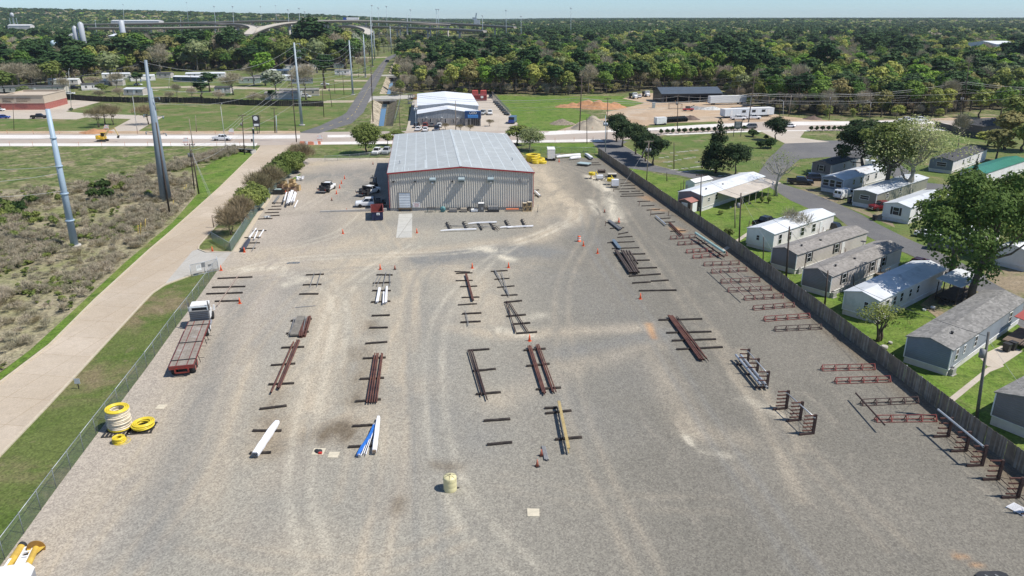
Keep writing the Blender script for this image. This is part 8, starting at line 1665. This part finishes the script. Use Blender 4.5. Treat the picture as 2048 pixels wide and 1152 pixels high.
WP=[('w1',340,432,312,245,.2,'dark wooden pole standing before the steel pair',WOODP,0,0),('w2',389,382,379,287,.16,'left dark wooden pole of the pair by the concrete road',WOODP,1,2),('w3',398,388,383,300,.16,'right dark wooden pole of the pair by the concrete road',WOODP,0,0),('w4',489,309,484,229,.16,'wooden pole by the culvert near the junction',WOODP,1,1),('w5',386,295,378,237,.14,'pale thin wooden pole at the highway edge left of the pickup',WOODL,0,0),('w6',393,264,391,231,.14,'short brown pole on the lawn behind the highway',WOODL,0,0),
 ('w7',518,267,520,229,.14,'dark short pole behind the junction signal',WOODP,0,0),('w8',550,266,548,215,.2,'thick dark pole beside a grey one at the side street lawn',WOODP,1,0),('w9',553.5,266,552,231,.18,'short grey pole beside the thick dark one',STP,0,0),('w10',593,284,582,150,.17,'tall dark wooden pole at the junction corner, many wires',WOODP,3,0),('w11',648,234,644,172,.14,'dark pole on the lawn left of the side street',WOODP,1,0),('w12',664,214,658,170,.13,'dark pole with pale guard near the bare tree and street',WOODP,1,1),('w13',688,189,685,144,.14,'dark pole in the trailer park clearing with pale guy post',WOODP,0,0),('w14',670,187,668,159,.12,'short dark pole in the trailer park clearing',WOODP,0,0),('w15',679,153,678,116,.14,'dark pole beside the white box home',WOODP,1,0),('w16',717,155,717,133,.13,'short brown pole left of the third steel pole',WOODP,0,0),
 ('w17',746,243,741.5,128,.2,'tall dark wooden pole on the ditch bank',WOODP,1,0),('w18',800.6,266,798,211,.13,'dark pole left of the shop lawn',WOODP,1,0),('w19',832,259,830.6,206,.13,'pole with two pale transformers left of the shop',STP,0,4),('w20',911.5,261,911,201.5,.15,'brown wooden pole in front of the grey shop front',WOODL,0,0),
 ('w21',1159,261,1164,151.5,.2,'tall dark pole carrying the high wires before the meadow',WOODP,3,0),('w22',1213.5,278,1215.6,195,.14,'dark pole at the left edge of the first cedar',WOODP,1,0),('w23',1174,287.5,1173.5,234,.13,'dark pole on the bright grass behind the yard',WOODP,0,0),('w24',1211,305,1211,231,.13,'thin grey pole with pale transformers at the fence corner',STP,0,4),('w25',1354.7,262.5,1356,189,.15,'dark pole before the small white trailer and culvert pipes',WOODP,1,1),('w26',1497,245,1510,147,.2,'tall dark pole by the site office carrying the high wires',WOODP,3,0),('w27',1293,362,1298,281,.13,'grey brown pole with transformer beside the board fence top',WOODL,1,2),('w28',1348,339,1348,285,.13,'black pole standing on the cemetery lawn edge',WOODP,0,0),('w29',1334,362,1333.6,345,.12,'short black post in a flower bed by the fence',WOODP,0,0),
 ('w30',1365.6,394.5,1368,359,.1,'thin black pole left of the white camper',WOODP,0,0),('w31',1373,396,1373.8,370,.1,'shorter thin black pole left of the white camper',WOODP,0,0),('w32',1362,384,1362,366,.09,'shortest thin black pole left of the white camper',WOODP,0,0),('w33',1400.4,435,1402.6,348,.15,'dark pole with short arm beside the cream home end',WOODP,1,0),('w34',1478,491,1482,386,.15,'dark pole with white meter box behind the board fence',WOODP,0,1),('w35',1496,475,1499,441,.1,'short black pole at the corner of the plain white home',WOODP,0,0),('w36',1526,527,1527.5,474,.1,'thin dark pole with loop before the plain white home',WOODP,0,0),('w37',1572,559,1579,453,.17,'tall dark pole at the corner of the beige sided home',WOODP,0,0),('w38',1604,579,1611,521,.1,'black pole between the two grey end homes',WOODP,0,0),('w39',1470,456,1470,407,.12,'crooked brown pole in the garden before the cream home',WOODL,0,0),('w40',1649,615,1656,541,.14,'dark pole at the near corner of the grey end home',WOODP,0,0),('w41',1707.6,577,1707.6,549,.08,'thin black post against the wall of the grey end home',WOODP,0,0),('w42',1952.7,840.6,1977.5,664,.17,'tall grey pole with white meter box near the lower right',pm('pole_grey_wood',(.14,.135,.125),.9,.25,1.5),0,1),
 ('w43',1658,241,1664,183,.15,'dark pole behind the highway before the wood',WOODP,1,1),('w44',1577,233,1583,190.6,.13,'leaning pale thin pole right of the site office',WOODL,0,0),('w45',1559.6,236,1559.6,184,.13,'dark pole behind the right end of the site office',WOODP,1,0),('w46',1925,228,1939,120,.2,'tall dark pole rising above the far right wood',WOODP,3,0),('w47',2023.6,244,2043,175,.18,'leaning dark pole beside the highway at far right',WOODP,1,0),('w48',1920,240,1925,184,.14,'dark pole with grey transformer beside the highway at right',WOODP,1,2),('w49',1475,203,1477.5,172,.12,'pale pole behind the ribbed cargo trailer',WOODL,0,0),('w50',1740,240,1741,180,.14,'dark pole hidden behind the dark cedar top',WOODP,1,0),
 ('w51',28,260,26,209,.1,'thin dark pole on the verge before the strip mall',WOODP,0,0),('w52',105,195,103,150,.12,'dark pole with white lamp in the trailer park behind the mall',WOODP,0,0),('w53',65,190,62,152,.12,'dark pole left behind the strip mall roof',WOODP,0,0),('w54',383,182,381,147,.13,'dark pole beside the navy blue home',WOODP,0,0),('w55',398,330,398,331,.05,'',None,0,0)]
for k,ub,vb,ut,vt,r,lb,mt,na,nt_ in WP:
    if mt is None: continue
    pole(k,'utility_pole',lb,ub,vb,ut,vt,r,r*.65,mt,arms=tuple((.97-.07*i,1.1,15) for i in range(na)),trans=nt_,group='wooden utility poles')
LPX=[(451,290,441,211,'tall aluminium lamp pole behind the highway pickup',0),(275,266,265,191,'tall aluminium lamp pole at the strip mall driveway',0),(143,222,137,140,'tall pale lamp pole at the strip mall corner bush',0),(134,190,132,149,'pale lamp pole behind the strip mall wall',0),(337,180,339,152,'curved arm lamp pole left of the navy home',1),(1566,236,1567,203,'grey lamp pole behind the office trailer',-1),(1496,245,1503,193,'curved arm street lamp by the tall dark pole',1),(1738,238,1742,205,'pale curved lamp rising behind the dark cedar',-1),(190,90,197,42,'x',0)]
for u,v,ut,vt,lb,lt in LPX[:-1]: pole('l%d'%u,'street_lamp',lb,u,v,ut,vt,.11,.07,LAMPP,cat='street lamp',light=lt or .25,group='lamp poles')
# signal post and signs at the junction
b,t=topof(508,298,506,256); o=thing('signal_pole','grey steel traffic signal post with heads at the junction','signal',b); m=MB(); m.tube((0,0,0),t-b,.2,.16,n=10); m.build('pole',STP,o); m=MB(); m.box(.2,.7,-.3,.1,4.6,5.9); m.box(-.5,-.1,-.3,.1,2.2,3.0); m.build('signal_head',DARKM,o)
o=thing('pole_sign','black and white pylon sign with round plate beyond the junction','sign',W(515,268)); m=MB(); m.tube((0,0,0),(0,0,5.4),.12); m.build('pole',DARKM,o); m=MB(); m.box(-1.1,1.1,-.15,.15,2.4,6.2); bx=m.build('panel',DARKM,o); m=MB(); m.lathe([(.75,-.2),(.75,-.16)],18,(0,0,5.2),axis='y'); m.box(-.8,.8,-.2,-.16,2.7,3.4); m.build('light_plate',WHITE,bx)
o=thing('entrance_sign','dark framed two post sign at the cemetery entrance hedge','sign',W(1474,273)); m=MB(); 
for x in (-1,1): m.bar((x*1.2,0,0),(x*1.2,0,5.2),.16)
m.build('post',DARKM,o); m=MB(); m.box(-1.1,1.1,-.08,.08,2.6,4.9); bx=m.build('panel',pm('sign_slate',(.10,.12,.13),.5),o); m=MB()
for i in range(4): m.box(-.85,.85-.2*(i%2),-.1,-.085,4.45-i*.45,4.62-i*.45)
m.build('lettering',pm('pale_ink',(.55,.55,.52),.6),bx)
o=thing('mailbox','white mailbox on a post at the road end of the plain white home','mailbox',W(1663,440)); m=MB(); m.bar((0,0,0),(0,0,1.1),.08); m.build('post',DARKM,o); m=MB(); m.box(-.3,.5,-.12,.12,1.1,1.4); m.build('box',WHITE,o)
for u,v,lb,mt in ((1749,441,'dark grey wheeled bin beside the park road','d'),(1698,407,'navy blue wheeled bin behind the white van','n'),(1921,572,'black bin stand in the shade of the oak trunk','d'),(2012,703,'black wheeled bin beside the timber deck porch','d'),(2024,700,'second black wheeled bin beside the timber deck porch','d')):
    o=thing('wheeled_bin',lb,'bin',W(u,v),.5); m=MB(); m.loft([[(-.25,-.3,.05),(.25,-.3,.05),(.25,.3,.05),(-.25,.3,.05)],[(-.32,-.38,1.0),(.32,-.38,1.0),(.32,.38,1.0),(-.32,.38,1.0)]]); m.build('body',DARKM if mt=='d' else CARP['navy'],o); m=MB(); m.box(-.35,.35,-.42,.42,1.0,1.08); m.build('lid',DARKM,o)
o=thing('satellite_dish','black satellite dish on a stand beside the beige home','dish',W(1722,512)); m=MB(); m.tube((0,0,0),(0,0,2.3),.04); m.build('stand',DARKM,o); m=MB(); m.lathe([(.02,0),(.3,.03),(.5,.1)],16,(0,0,2.4)); d=m.build('dish',DARKM,o); d.rotation_euler=(0,0,0)
# ---- wires
WIREM=pm('wire_pale',(.40,.40,.40),.5,.02); WIRED=pm('wire_dark',(.08,.08,.085),.5,.02)
def wire(label,pts,sag=1.6,r=.03,mat=None,group='overhead wires'):
    m=MB(); path=[]
    for a,b in zip(pts,pts[1:]):
        L_=(b-a).length; n=14
        for i in range(n+ (b is pts[-1])): t=i/n; path.append(a.lerp(b,t)+Vector((0,0,-sag*4*t*(1-t)*min(1,L_/70))))
    o0=path[0].copy(); m.path([p-o0 for p in path],r,4,0,False); o=m.build('overhead_wire',mat or WIREM); o.location=o0; return tag(o,label,'wire',group)
def pt(k,f,off=(0,0,0)): b,t=POLES[k]; return b.lerp(t,f)+Vector(off)
LX=Vector((-190,262,0))
for f,lb,mt,r in ((.985,'topmost thin wire along the highway poles',WIRED,.022),(.90,'second highest wire along the highway poles',WIRED,.022),(.82,'third highest wire along the highway poles',WIRED,.022),(.60,'thick pale cable bundle along the highway poles',WIREM,.055),(.565,'pale cable just below the thick bundle',WIREM,.04),(.47,'thin pale wire midway up the highway poles',WIREM,.025),(.42,'lower thin pale wire midway up the highway poles',WIREM,.025)):
    q=[pt('w17',f*.98),pt('w21',f),pt('w26',f),pt('w46',f),at_y(2250,120+ (1-f)*110,320)]
    wire(lb,q,sag=2.4,r=r,mat=mt)
for f,lb in ((.95,'wire among the lower highway poles at right, upper'),(.7,'wire among the lower highway poles at right, lower')): wire(lb,[pt('w22',f),pt('w25',f),pt('w45',f),pt('w43',f),pt('w48',f),pt('w47',f)],sag=1.2,r=.028)
for f,dx,lb in ((.97,-1,'highest wire from the junction pole to the left pole pair'),(.92,0,'second wire from the junction pole to the left pole pair'),(.86,1,'third wire from the junction pole to the left pole pair'),(.6,.3,'low cable from the junction pole to the left pole pair')): wire(lb,[pt('w2',f,(dx*.3,0,0)),pt('w4',f,(dx*.3,0,0)),pt('w10',f*.97,(dx,0,0)),pt('w17',f,(dx*.5,0,0)),pt('w13',f,(dx*.5,0,0))],sag=2,r=.028)
for f,lb in ((.99,'upper transmission wire between the steel poles'),(.9,'second transmission wire between the steel poles'),(.82,'third transmission wire between the steel poles'),(.72,'lowest transmission wire between the steel poles')): wire(lb,[pt('P2',f,(-1.2,0,0)),pt('P3',min(1,f),(1.2,0,0)),pt('P4',f,(1.2,0,0)),pt('P6',f*.72,(1,0,0)),pt('P8',f,(1,0,0)),pt('P9',f,(1,0,0))],sag=5,r=.03)
for i,(f,v0) in enumerate(((.8,268),(.6,333),(.42,395),(.55,370))): wire('wire from the nearest steel pole out of the left edge, %s from top'%(ORD[i] if i else 'first'),[pt('P1',f),at_y(-160,v0,100)],sag=1.5,r=.03)
for f,lb in ((.97,'upper wire leaving the left edge from the steel pair'),(.88,'lower wire leaving the left edge from the steel pair')): wire(lb,[pt('P2',f,(-1.5,0,0)),at_y(-300,250*f-60,175)],sag=2,r=.03)
for f,lb in ((.95,'service wire running through the trailer park poles'),): wire(lb,[pt('w27',f),pt('w33',f),pt('w34',f),pt('w37',f),pt('w40',f),pt('w42',f)],sag=1.3,r=.022,mat=WIRED)
for a_,b_,lb in (('w37',(1665,570,3.2),'drop wire to the grey end home'),('w34',(1544,500,3.2),'drop wire to the plain white home'),('w42',(1892,745,3.2),'drop wire to the blue home'),('w42',(2048,780,6),'pale wire from the grey pole to the right edge'),('w33',(1403,421,3.2),'drop wire to the cream home'),('w27',(1240,380,.5),'guy wire of the pole by the fence top')): wire(lb,[pt(a_,.93),W(*b_)],sag=.8,r=.018,mat=WIREM)
for u in (393,388,397): wire('guy wire of the wooden pole pair by the road',[pt('w2',.9),W(u+30,392+ (u-388))],sag=.05,r=.02)
# yellow marker posts in the brush
for i,(u,v,h_) in enumerate(((276,478,5),(281,470,4.5),(290,462,4.5),(367,385,2.5),(371,380,2.5),(345,415,3))): o=thing('marker_tube','yellow plastic guy wire guard in the brush, number %s along'%(ORD[i] if i else 'first'),'marker',W(u,v),0,'yellow guards in the brush'); m=MB(); m.tube((0,0,0),(.35,.2,h_*.5),.06); m.build('tube',pm('dull_yellow',(.5,.36,.08),.6),o)
# hedge side rusty fence posts along the road side of shrubs
for i,(u,v) in enumerate(((425,452),(473,408),(507,373),(545,330))): o=thing('timber_post','short grey timber post behind the shrub row, %s from the gate'%(ORD[i] if i else 'first'),'post',W(u+3,v+4),0,'timber posts behind the shrubs'); m=MB(); m.tube((0,0,0),(-.05,0,2.4),.13,.12); m.build('post',WOODL,o)
# construction barriers and small posts along the highway
g='barriers at the junction roadworks'
for i,(u,v) in enumerate(((606,289),(614,289),(622,289.5),(630,289),(636,288.5))): o=thing('barrier','low orange and white roadwork barrier beside the junction','barrier',W(u,v),0,g); m=MB(); m.add([(-.9,-.3,0),(.9,-.3,0),(.9,.3,0),(-.9,.3,0),(-.85,-.08,1),(.85,-.08,1),(.85,.08,1),(-.85,.08,1)],[(0,1,5,4),(1,2,6,5),(2,3,7,6),(3,0,4,7),(4,5,6,7)]); m.build('body',WHITE if i%2 else pm('barrier_orange',(.7,.25,.15),.6),o)
g='thin survey posts along the highway'
PST=None
for i,(u,v) in enumerate([(20+i*46,292) for i in range(11)]+[(15+i*52,268) for i in range(9)]+[(1110+i*38,283.5-i*1.2) for i in range(3)]+[(1130+i*55,263-i*1.8) for i in range(5)]):
    if PST is None: PST=thing('survey_post','thin orange survey post at the edge of the highway roadworks','post',W(u,v),0,g); m=MB(); m.tube((0,0,0),(0,0,1.3),.05,n=6); m.build('stake',pm('stake_orange',(.5,.2,.1),.7),PST)
    else: copy_tree(PST,W(u,v))
for u,v,lb in ((213,262,'stack of orange and white road signs by the driveway'),(372,289,'white arrow board trailer at the highway edge'),(463,270,'orange white barrel group by the highway at the junction'),(640,284,'white barrier drum group right of the junction')):
    o=thing('road_sign_stack',lb,'road signs',W(u,v)); m=MB()
    for k in range(3): m.box(-.9+.1*k,.9-.1*k,-.1+.3*k,0+.3*k,.6+.5*k,1.0+.5*k)
    m.build('board',WHITE,o); m=MB(); m.bar((-.6,0,0),(-.6,.5,2),.08); m.bar((.6,0,0),(.6,.5,2),.08); m.box(-.9,.9,-.13,-.105,.7,.85); m.build('frame',pm('barrier_orange',(.7,.25,.15),.6),o)
o=thing('culvert_headwall','dark concrete culvert opening in the grass by the junction','culvert',W(471,304),radians(-20)); m=MB(); m.box(0,7,0,.4,.0,1.1); m.box(0,.4,-1.6,0,0,.9); m.box(6.6,7,-1.6,0,0,.9); m.build('wall',CONC,o); m=MB(); m.box(.6,3.2,-.02,-.005,.05,.9); m.box(3.7,6.3,-.02,-.005,.05,.9); m.build('opening',pm('painted_void',(.01,.01,.01),1),o)  # openings are black panels, the shade inside put into their colour
# culvert bridges on the ditch
for p,q,lb in (((748,199.5),(797,199),'dark box culvert under the shop access road'),((764,153.5),(800,152.8),'dark box culvert under the far access road')):
    a,b=W(*p),W(*q); d=b-a; o=thing('box_culvert',lb,'culvert',a); m=MB(); m.bar(Vector((0,0,-.3)),d+Vector((0,0,-.3)),.5,.8); m.build('headwall',CONC,o); m=MB(); m.bar(d*.36+Vector((0,-.0,-1.5)),d*.62+Vector((0,0,-1.5)),.5,1.5); m.build('opening',pm('painted_void',(.01,.01,.01),1),o)  # black bar as the opening, its inner shade painted in
# grave markers
g='flat pale grave markers on the cemetery lawn'; GM=None; rs=random.Random(31)
rows=[((1320,336),(1348,331)),((1325,343),(1420,331)),((1355,345),(1440,338)),((1331,325),(1400,313)),((1322,316),(1375,308)),((1345,306),(1400,300)),((1375,343),(1400,342)),((1440,352),(1500,347)),((1480,346),(1520,344)),((1395,325),(1425,322))]
for (u0,v0),(u1,v1) in rows:
    n=max(2,int((u1-u0)/9))
    for i in range(n):
        if rs.random()<.15: continue
        t=(i+rs.uniform(-.2,.2))/n; p=W(u0+(u1-u0)*t,v0+(v1-v0)*t); 
        if GM is None:
            m=MB(); m.prism([(-.55,-.25),(.55,-.25),(.55,.25),(-.55,.25)],0,.1); m.prism([(-.45,-.17),(.45,-.17),(.45,.17),(-.45,.17)],.1,.13); GM=m.build('grave_marker',pm('pale_granite',(.5,.48,.42),.7,.12,2)); GM.location=p; tag(GM,'flat pale grave marker in the rows on the cemetery lawn','grave marker',g)
        else: c=GM.copy(); C.objects.link(c); c.location=p; c.rotation_euler=(0,0,rs.uniform(-.1,.15)); c.scale=(rs.uniform(.7,1.6),1,1)
# park clutter: slabs and posts in the left trailer park
for i,(u,v) in enumerate(((345,175),(372,184),(480,178),(300,181),(456,176))): m=MB(); m.prism([(-4,-1.2),(4,-1.4),(4.2,1.2),(-4,1.3)],0,.12); o=m.build('concrete_pad',pm('pad_pale',(.5,.46,.36),.9)); o.location=W(u,v); tag(o,'bare concrete pad in the left trailer park grass, %s from left'%['second','third','fifth','first','fourth'][i],'concrete pad')
# ================================================================ interchange
DKC=pm('bridge_concrete',(.34,.31,.275),.9,.1,.15); DKT=pm('bridge_deck',(.50,.46,.40),.9,.06,.1)
def deck(name,label,px,wd=11,th=2.0,piers=45,par=.9,ground=0):
    """px: (u,v,distance) points of the deck line"""
    P_=[at_y(u,v,y) for u,v,y in px]; pts=[]
    for i in range(len(P_)-1):   # smooth
        p0=P_[max(0,i-1)];p1=P_[i];p2=P_[i+1];p3=P_[min(len(P_)-1,i+2)]
        for k in range(8): t=k/8; pts.append(.5*((2*p1)+(p2-p0)*t+(2*p0-5*p1+4*p2-p3)*t*t+(3*p1-p0-3*p2+p3)*t**3))
    pts.append(P_[-1]); o=thing(name,label,'bridge',(pts[0].x,pts[0].y,0)); o0=Vector((pts[0].x,pts[0].y,0)); rings=[];top=[];L1=[];R1=[]
    for i,p in enumerate(pts):
        d=pts[min(i+1,len(pts)-1)]-pts[max(i-1,0)]; n=Vector((-d.y,d.x,0)).normalized()*wd/2; q=p-o0
        rings.append([q-n,q+n,q+n*.6-Vector((0,0,th)),q-n*.6-Vector((0,0,th))]); L1.append(q-n+Vector((0,0,par/2))); R1.append(q+n+Vector((0,0,par/2))); top.append((q-n*.94+Vector((0,0,.01)),q+n*.94+Vector((0,0,.01))))
    m=MB(); m.loft(rings); m.build('girder',DKC,o); m=MB()
    for a,b in zip(top,top[1:]): m.quad(a[0],a[1],b[1],b[0])
    m.build('road_surface',DKT,o)
    for Z in (L1,R1):
        m=MB()
        for a,b in zip(Z,Z[1:]): m.bar(a,b,.35,par)
        m.build('parapet',DKT,o)
    acc=0
    for i in range(1,len(pts)):
        acc+=(pts[i]-pts[i-1]).length
        if acc>piers and pts[i].z-th>4: acc=0; q=pts[i]-o0; m=MB(); m.tube((q.x,q.y,0),(q.x,q.y,q.z-th-1.2),1.2,n=8); d=pts[i]-pts[i-1]; n=Vector((-d.y,d.x,0)).normalized()*wd*.42; m.bar(q-n+Vector((0,0,-th-.7)),q+n+Vector((0,0,-th-.7)),1.8,1.5); m.build('pier',DKT,o)
    return pts
deck('overpass','long straight elevated highway deck spanning the interchange',[(160,49,1150),(300,47,1150),(400,44.5,1150),(520,42,1150),(640,41,1150),(760,42,1150),(860,45,1130),(940,49,1100),(1030,54,1080)],14)
deck('overpass','high curving flyover ramp with pale deck in the centre of the interchange',[(500,67,860),(527,56,905),(566,47.5,950),(615,43.5,985),(660,42,1000),(710,42,1010),(770,43,1020),(840,46,1030),(900,49.5,1040)],10,piers=50)
deck('overpass','left approach ramp curling down toward the trees',[(400,46,1010),(440,47,1000),(475,48.5,985),(498,51.5,955),(508,56,915),(503,62,875),(497,68,850)],9,piers=60)
deck('overpass','small curving ramp right of the flyover descending behind the pines',[(690,51,980),(715,53.5,960),(732,58,930),(738,63,900),(733,69,870)],9)
deck('overpass','lower level highway bridge left of the interchange',[(180,56,960),(300,56,960),(400,54.5,980),(470,54,1000),(560,53,1030)],12,piers=38)
deck('overpass','lower level highway bridge right of the interchange',[(680,52,1060),(770,54,1040),(830,56,1030),(900,58,1020),(970,62,1000)],12,piers=40)
poly('distant_highway',[(745,70),(800,66),(880,64.5),(880,67),(800,69.5),(750,74)],3*L,G_LOT)
# high mast lights
HM=[(197,88,190,42),(250,75,246,9),(379,72,373,5),(431,60,428,13),(467,60,465,13),(525,72,521,13),(555,72,551,11),(577,60,576,20),(598.5,60,598,17),(744,62,743.5,11),(757.5,70,756.5,16),(773,62,773,13),(821,62,821,20),(873,66,872.5,19),(877.5,68,877,19),(965,62,965,32),(1012.5,62,1012,21),(1042.5,56,1042,33),(1142,62,1142,16.5),(361,76,361,36),(610,62,609.5,24)]
for i,(ub,vb,ut,vt) in enumerate(HM):
    y=1000 if vb<72 else 820; y=W(ub,max(vb,72)).y if vb>=72 else 1050; t=at_y(ut,vt,y); b=Vector((at_y(ub,vb,y).x,y,0)); o=thing('high_mast_light','slender high mast light over the interchange, %s from the left'%(['first']+ORD[1:]+['sixteenth','seventeenth','eighteenth','nineteenth','twentieth','last'])[sorted(range(len(HM)),key=lambda k:HM[k][0]).index(i)],'high mast light',b,0,'high mast lights'); m=MB(); m.tube((0,0,0),t-b,.42,.22,n=8); m.build('pole',STP,o); m=MB(); m.lathe([(.3,-.2),(1.5,0),(1.5,.5),(.3,.8)],8,t-b); m.build('lamp_ring',STEELG,o)
# lorry and cars on the flyover
o=thing('lorry','blue and white lorry crossing the high flyover','lorry',at_y(693,41.5,1012)); m=MB(); m.box(-4,0,-1.3,1.3,1,4); m.build('cab',CARP['blue'],o); m=MB(); m.box(.4,16,-1.3,1.3,1.2,4.1); m.build('trailer',WHITE,o)
for i,(u,v,y) in enumerate(((433,46.5,1150),(457,46.3,1150))): car('van','white van on the elevated deck, %s of two'%('left' if i==0 else 'right'),0,0,180,'white',xyz=at_y(u,v,y))
# concrete plant silos
SW=pm('silo_white',(.46,.48,.51),.4,.06,.2)
for i,(u,vb,vt,r,lb) in enumerate(((155,88,52,1.7,'left white cement silo of the close pair'),(168,88,44,1.9,'taller right white cement silo of the close pair'),(248,78,40,3.0,'white silo on legs right of the pair'))):
    y=560 if i<2 else 900; b=at_y(u,vb,y); t=at_y(u,vt,y); o=thing('silo',lb,'silo',(b.x,y,0)); z0=b.z; z1=t.z; hh=z1-z0; m=MB(); m.lathe([(.6,z0-4),(r,z0+1),(r,z1-1.2),(r*.4,z1),(.1,z1+.3)],20,(0,0,0)); m.build('body',SW,o); m=MB()
    for k in range(4): a=k*pi/2+.5; m.bar((cos(a)*r,sin(a)*r,0),(cos(a)*r,sin(a)*r,z0+1.5),.3)
    m.build('leg',STP,o)
a=at_y(113,87,545); b=at_y(145,68,555); o=thing('conveyor','sloping grey conveyor rising to the cement silos','conveyor',(a.x,a.y,0)); q=Vector((a.x,a.y,0)); m=MB(); m.bar(a-q,b-q,1.3,1.2); m.build('gantry',pm('conveyor_grey',(.42,.42,.42),.6),o); m=MB(); m.bar((a-q).lerp(b-q,.5),Vector(((a-q).lerp(b-q,.5).x,5,0)),.5); m.bar((b-q),Vector(((b-q).x,5,0)),.5); m.build('leg',STP,o)
o=thing('water_tank','pale blue and white round tank left of the conveyor','tank',(at_y(107,88,560).x,560,0)); m=MB(); z=at_y(107,84,560).z; m.lathe([(1.8,z-3),(1.8,z),(1.2,z+.8),(.1,z+1.2)],18); m.tube((0,0,0),(0,0,z-4),1.2); m.build('body',pm('tank_blue',(.5,.62,.7),.5),o)
o=thing('water_tower','white water tower on thin legs above the far left trees','water tower',(at_y(25,35,1500).x,1500,hz(at_y(25,35,1500).x,1500))); m=MB(); z=at_y(25,30,1500).z-o.location.z; m.lathe([(.6,z-5),(3.4,z-3),(3.4,z+2),(1.6,z+4),(.1,z+4.4)],16); m.build('tank',SW,o); m=MB(); 
for k in range(4): a_=k*pi/2+.7; m.bar((cos(a_)*6,sin(a_)*6,-8),(cos(a_)*5.5,sin(a_)*5.5,z-5),.8)
m.build('leg',STP,o)
def farbox(name,label,u0,u1,vb,vt,y,dep,mat,rmat): 
    a=at_y(u0,vb,y); b=at_y(u1,vb,y); z1=at_y(u0,vt,y).z; zb=hz(a.x,y)-2; a=Vector((a.x,y,0)); b=Vector((b.x,y,0)); c=[a,b,b+Vector((0,dep,0)),a+Vector((0,dep,0))]; gable(name,label,'building',c,z1-1,z1+1,mat,rmat,ridge='x',zb=zb)
farbox('warehouse','very long white warehouse beyond the interchange at left',222,318,47,41,1650,24,W_PALE,ribm('dusty_white_roof',(.55,.56,.57),1,0,.6,.1)); farbox('warehouse','white roofed warehouse among trees at the left',15,60,52,50,1300,12,W_PALE,MATS['dusty_white_roof']); farbox('warehouse','white warehouse low among the woods at the right edge',1992,2040,95,86,640,40,WHITE,M_WR)
farbox('warehouse','bright white roofed building behind trees at the right edge',2040,2120,176,171,400,14,WHITE,M_WR); farbox('warehouse','tan industrial building by the silo on legs',218,248,80,70,870,30,W_TAN,M_WR)
o=thing('grain_elevator','white concrete elevator tower with dark headhouse on the horizon','tower',(at_y(950,48,1900).x,1900,0)); m=MB(); z=at_y(950,40,1900).z; m.box(-2,12,-6,6,0,z); m.build('body',SW,o); m=MB(); m.box(-14,-3,-6,6,0,z-8); m.box(-6,4,-4,4,z,z+6); m.bar((2,0,z+6),(4,0,z+16),3); m.build('headhouse',STP,o)
# haze: one closed box of thin air round the scene
hb=MB(); hb.box(-7000,7000,-100,7400,-3,84); m_=bpy.data.materials.new('haze_air'); m_.use_nodes=True; nt=m_.node_tree; nt.nodes.clear(); ou=nt.nodes.new('ShaderNodeOutputMaterial'); pv=nt.nodes.new('ShaderNodeVolumePrincipled'); pv.inputs['Color'].default_value=(.80,.88,1,1); pv.inputs['Density'].default_value=.00006; pv.inputs['Anisotropy'].default_value=.2; nt.links.new(pv.outputs[0],ou.inputs['Volume'])
HAZE=hb.build('haze',m_); tag(HAZE,kind='stuff')
bad=[(o.name,len(o['label'].split())) for o in C.objects if 'label' in o and not (4<=len(o['label'].split())<=16)]
if bad: print('LABELLEN',bad[:40])
print('OBJS',len(C.objects),'top',sum(1 for o in C.objects if o.parent is None))
for v in ('0',): pass
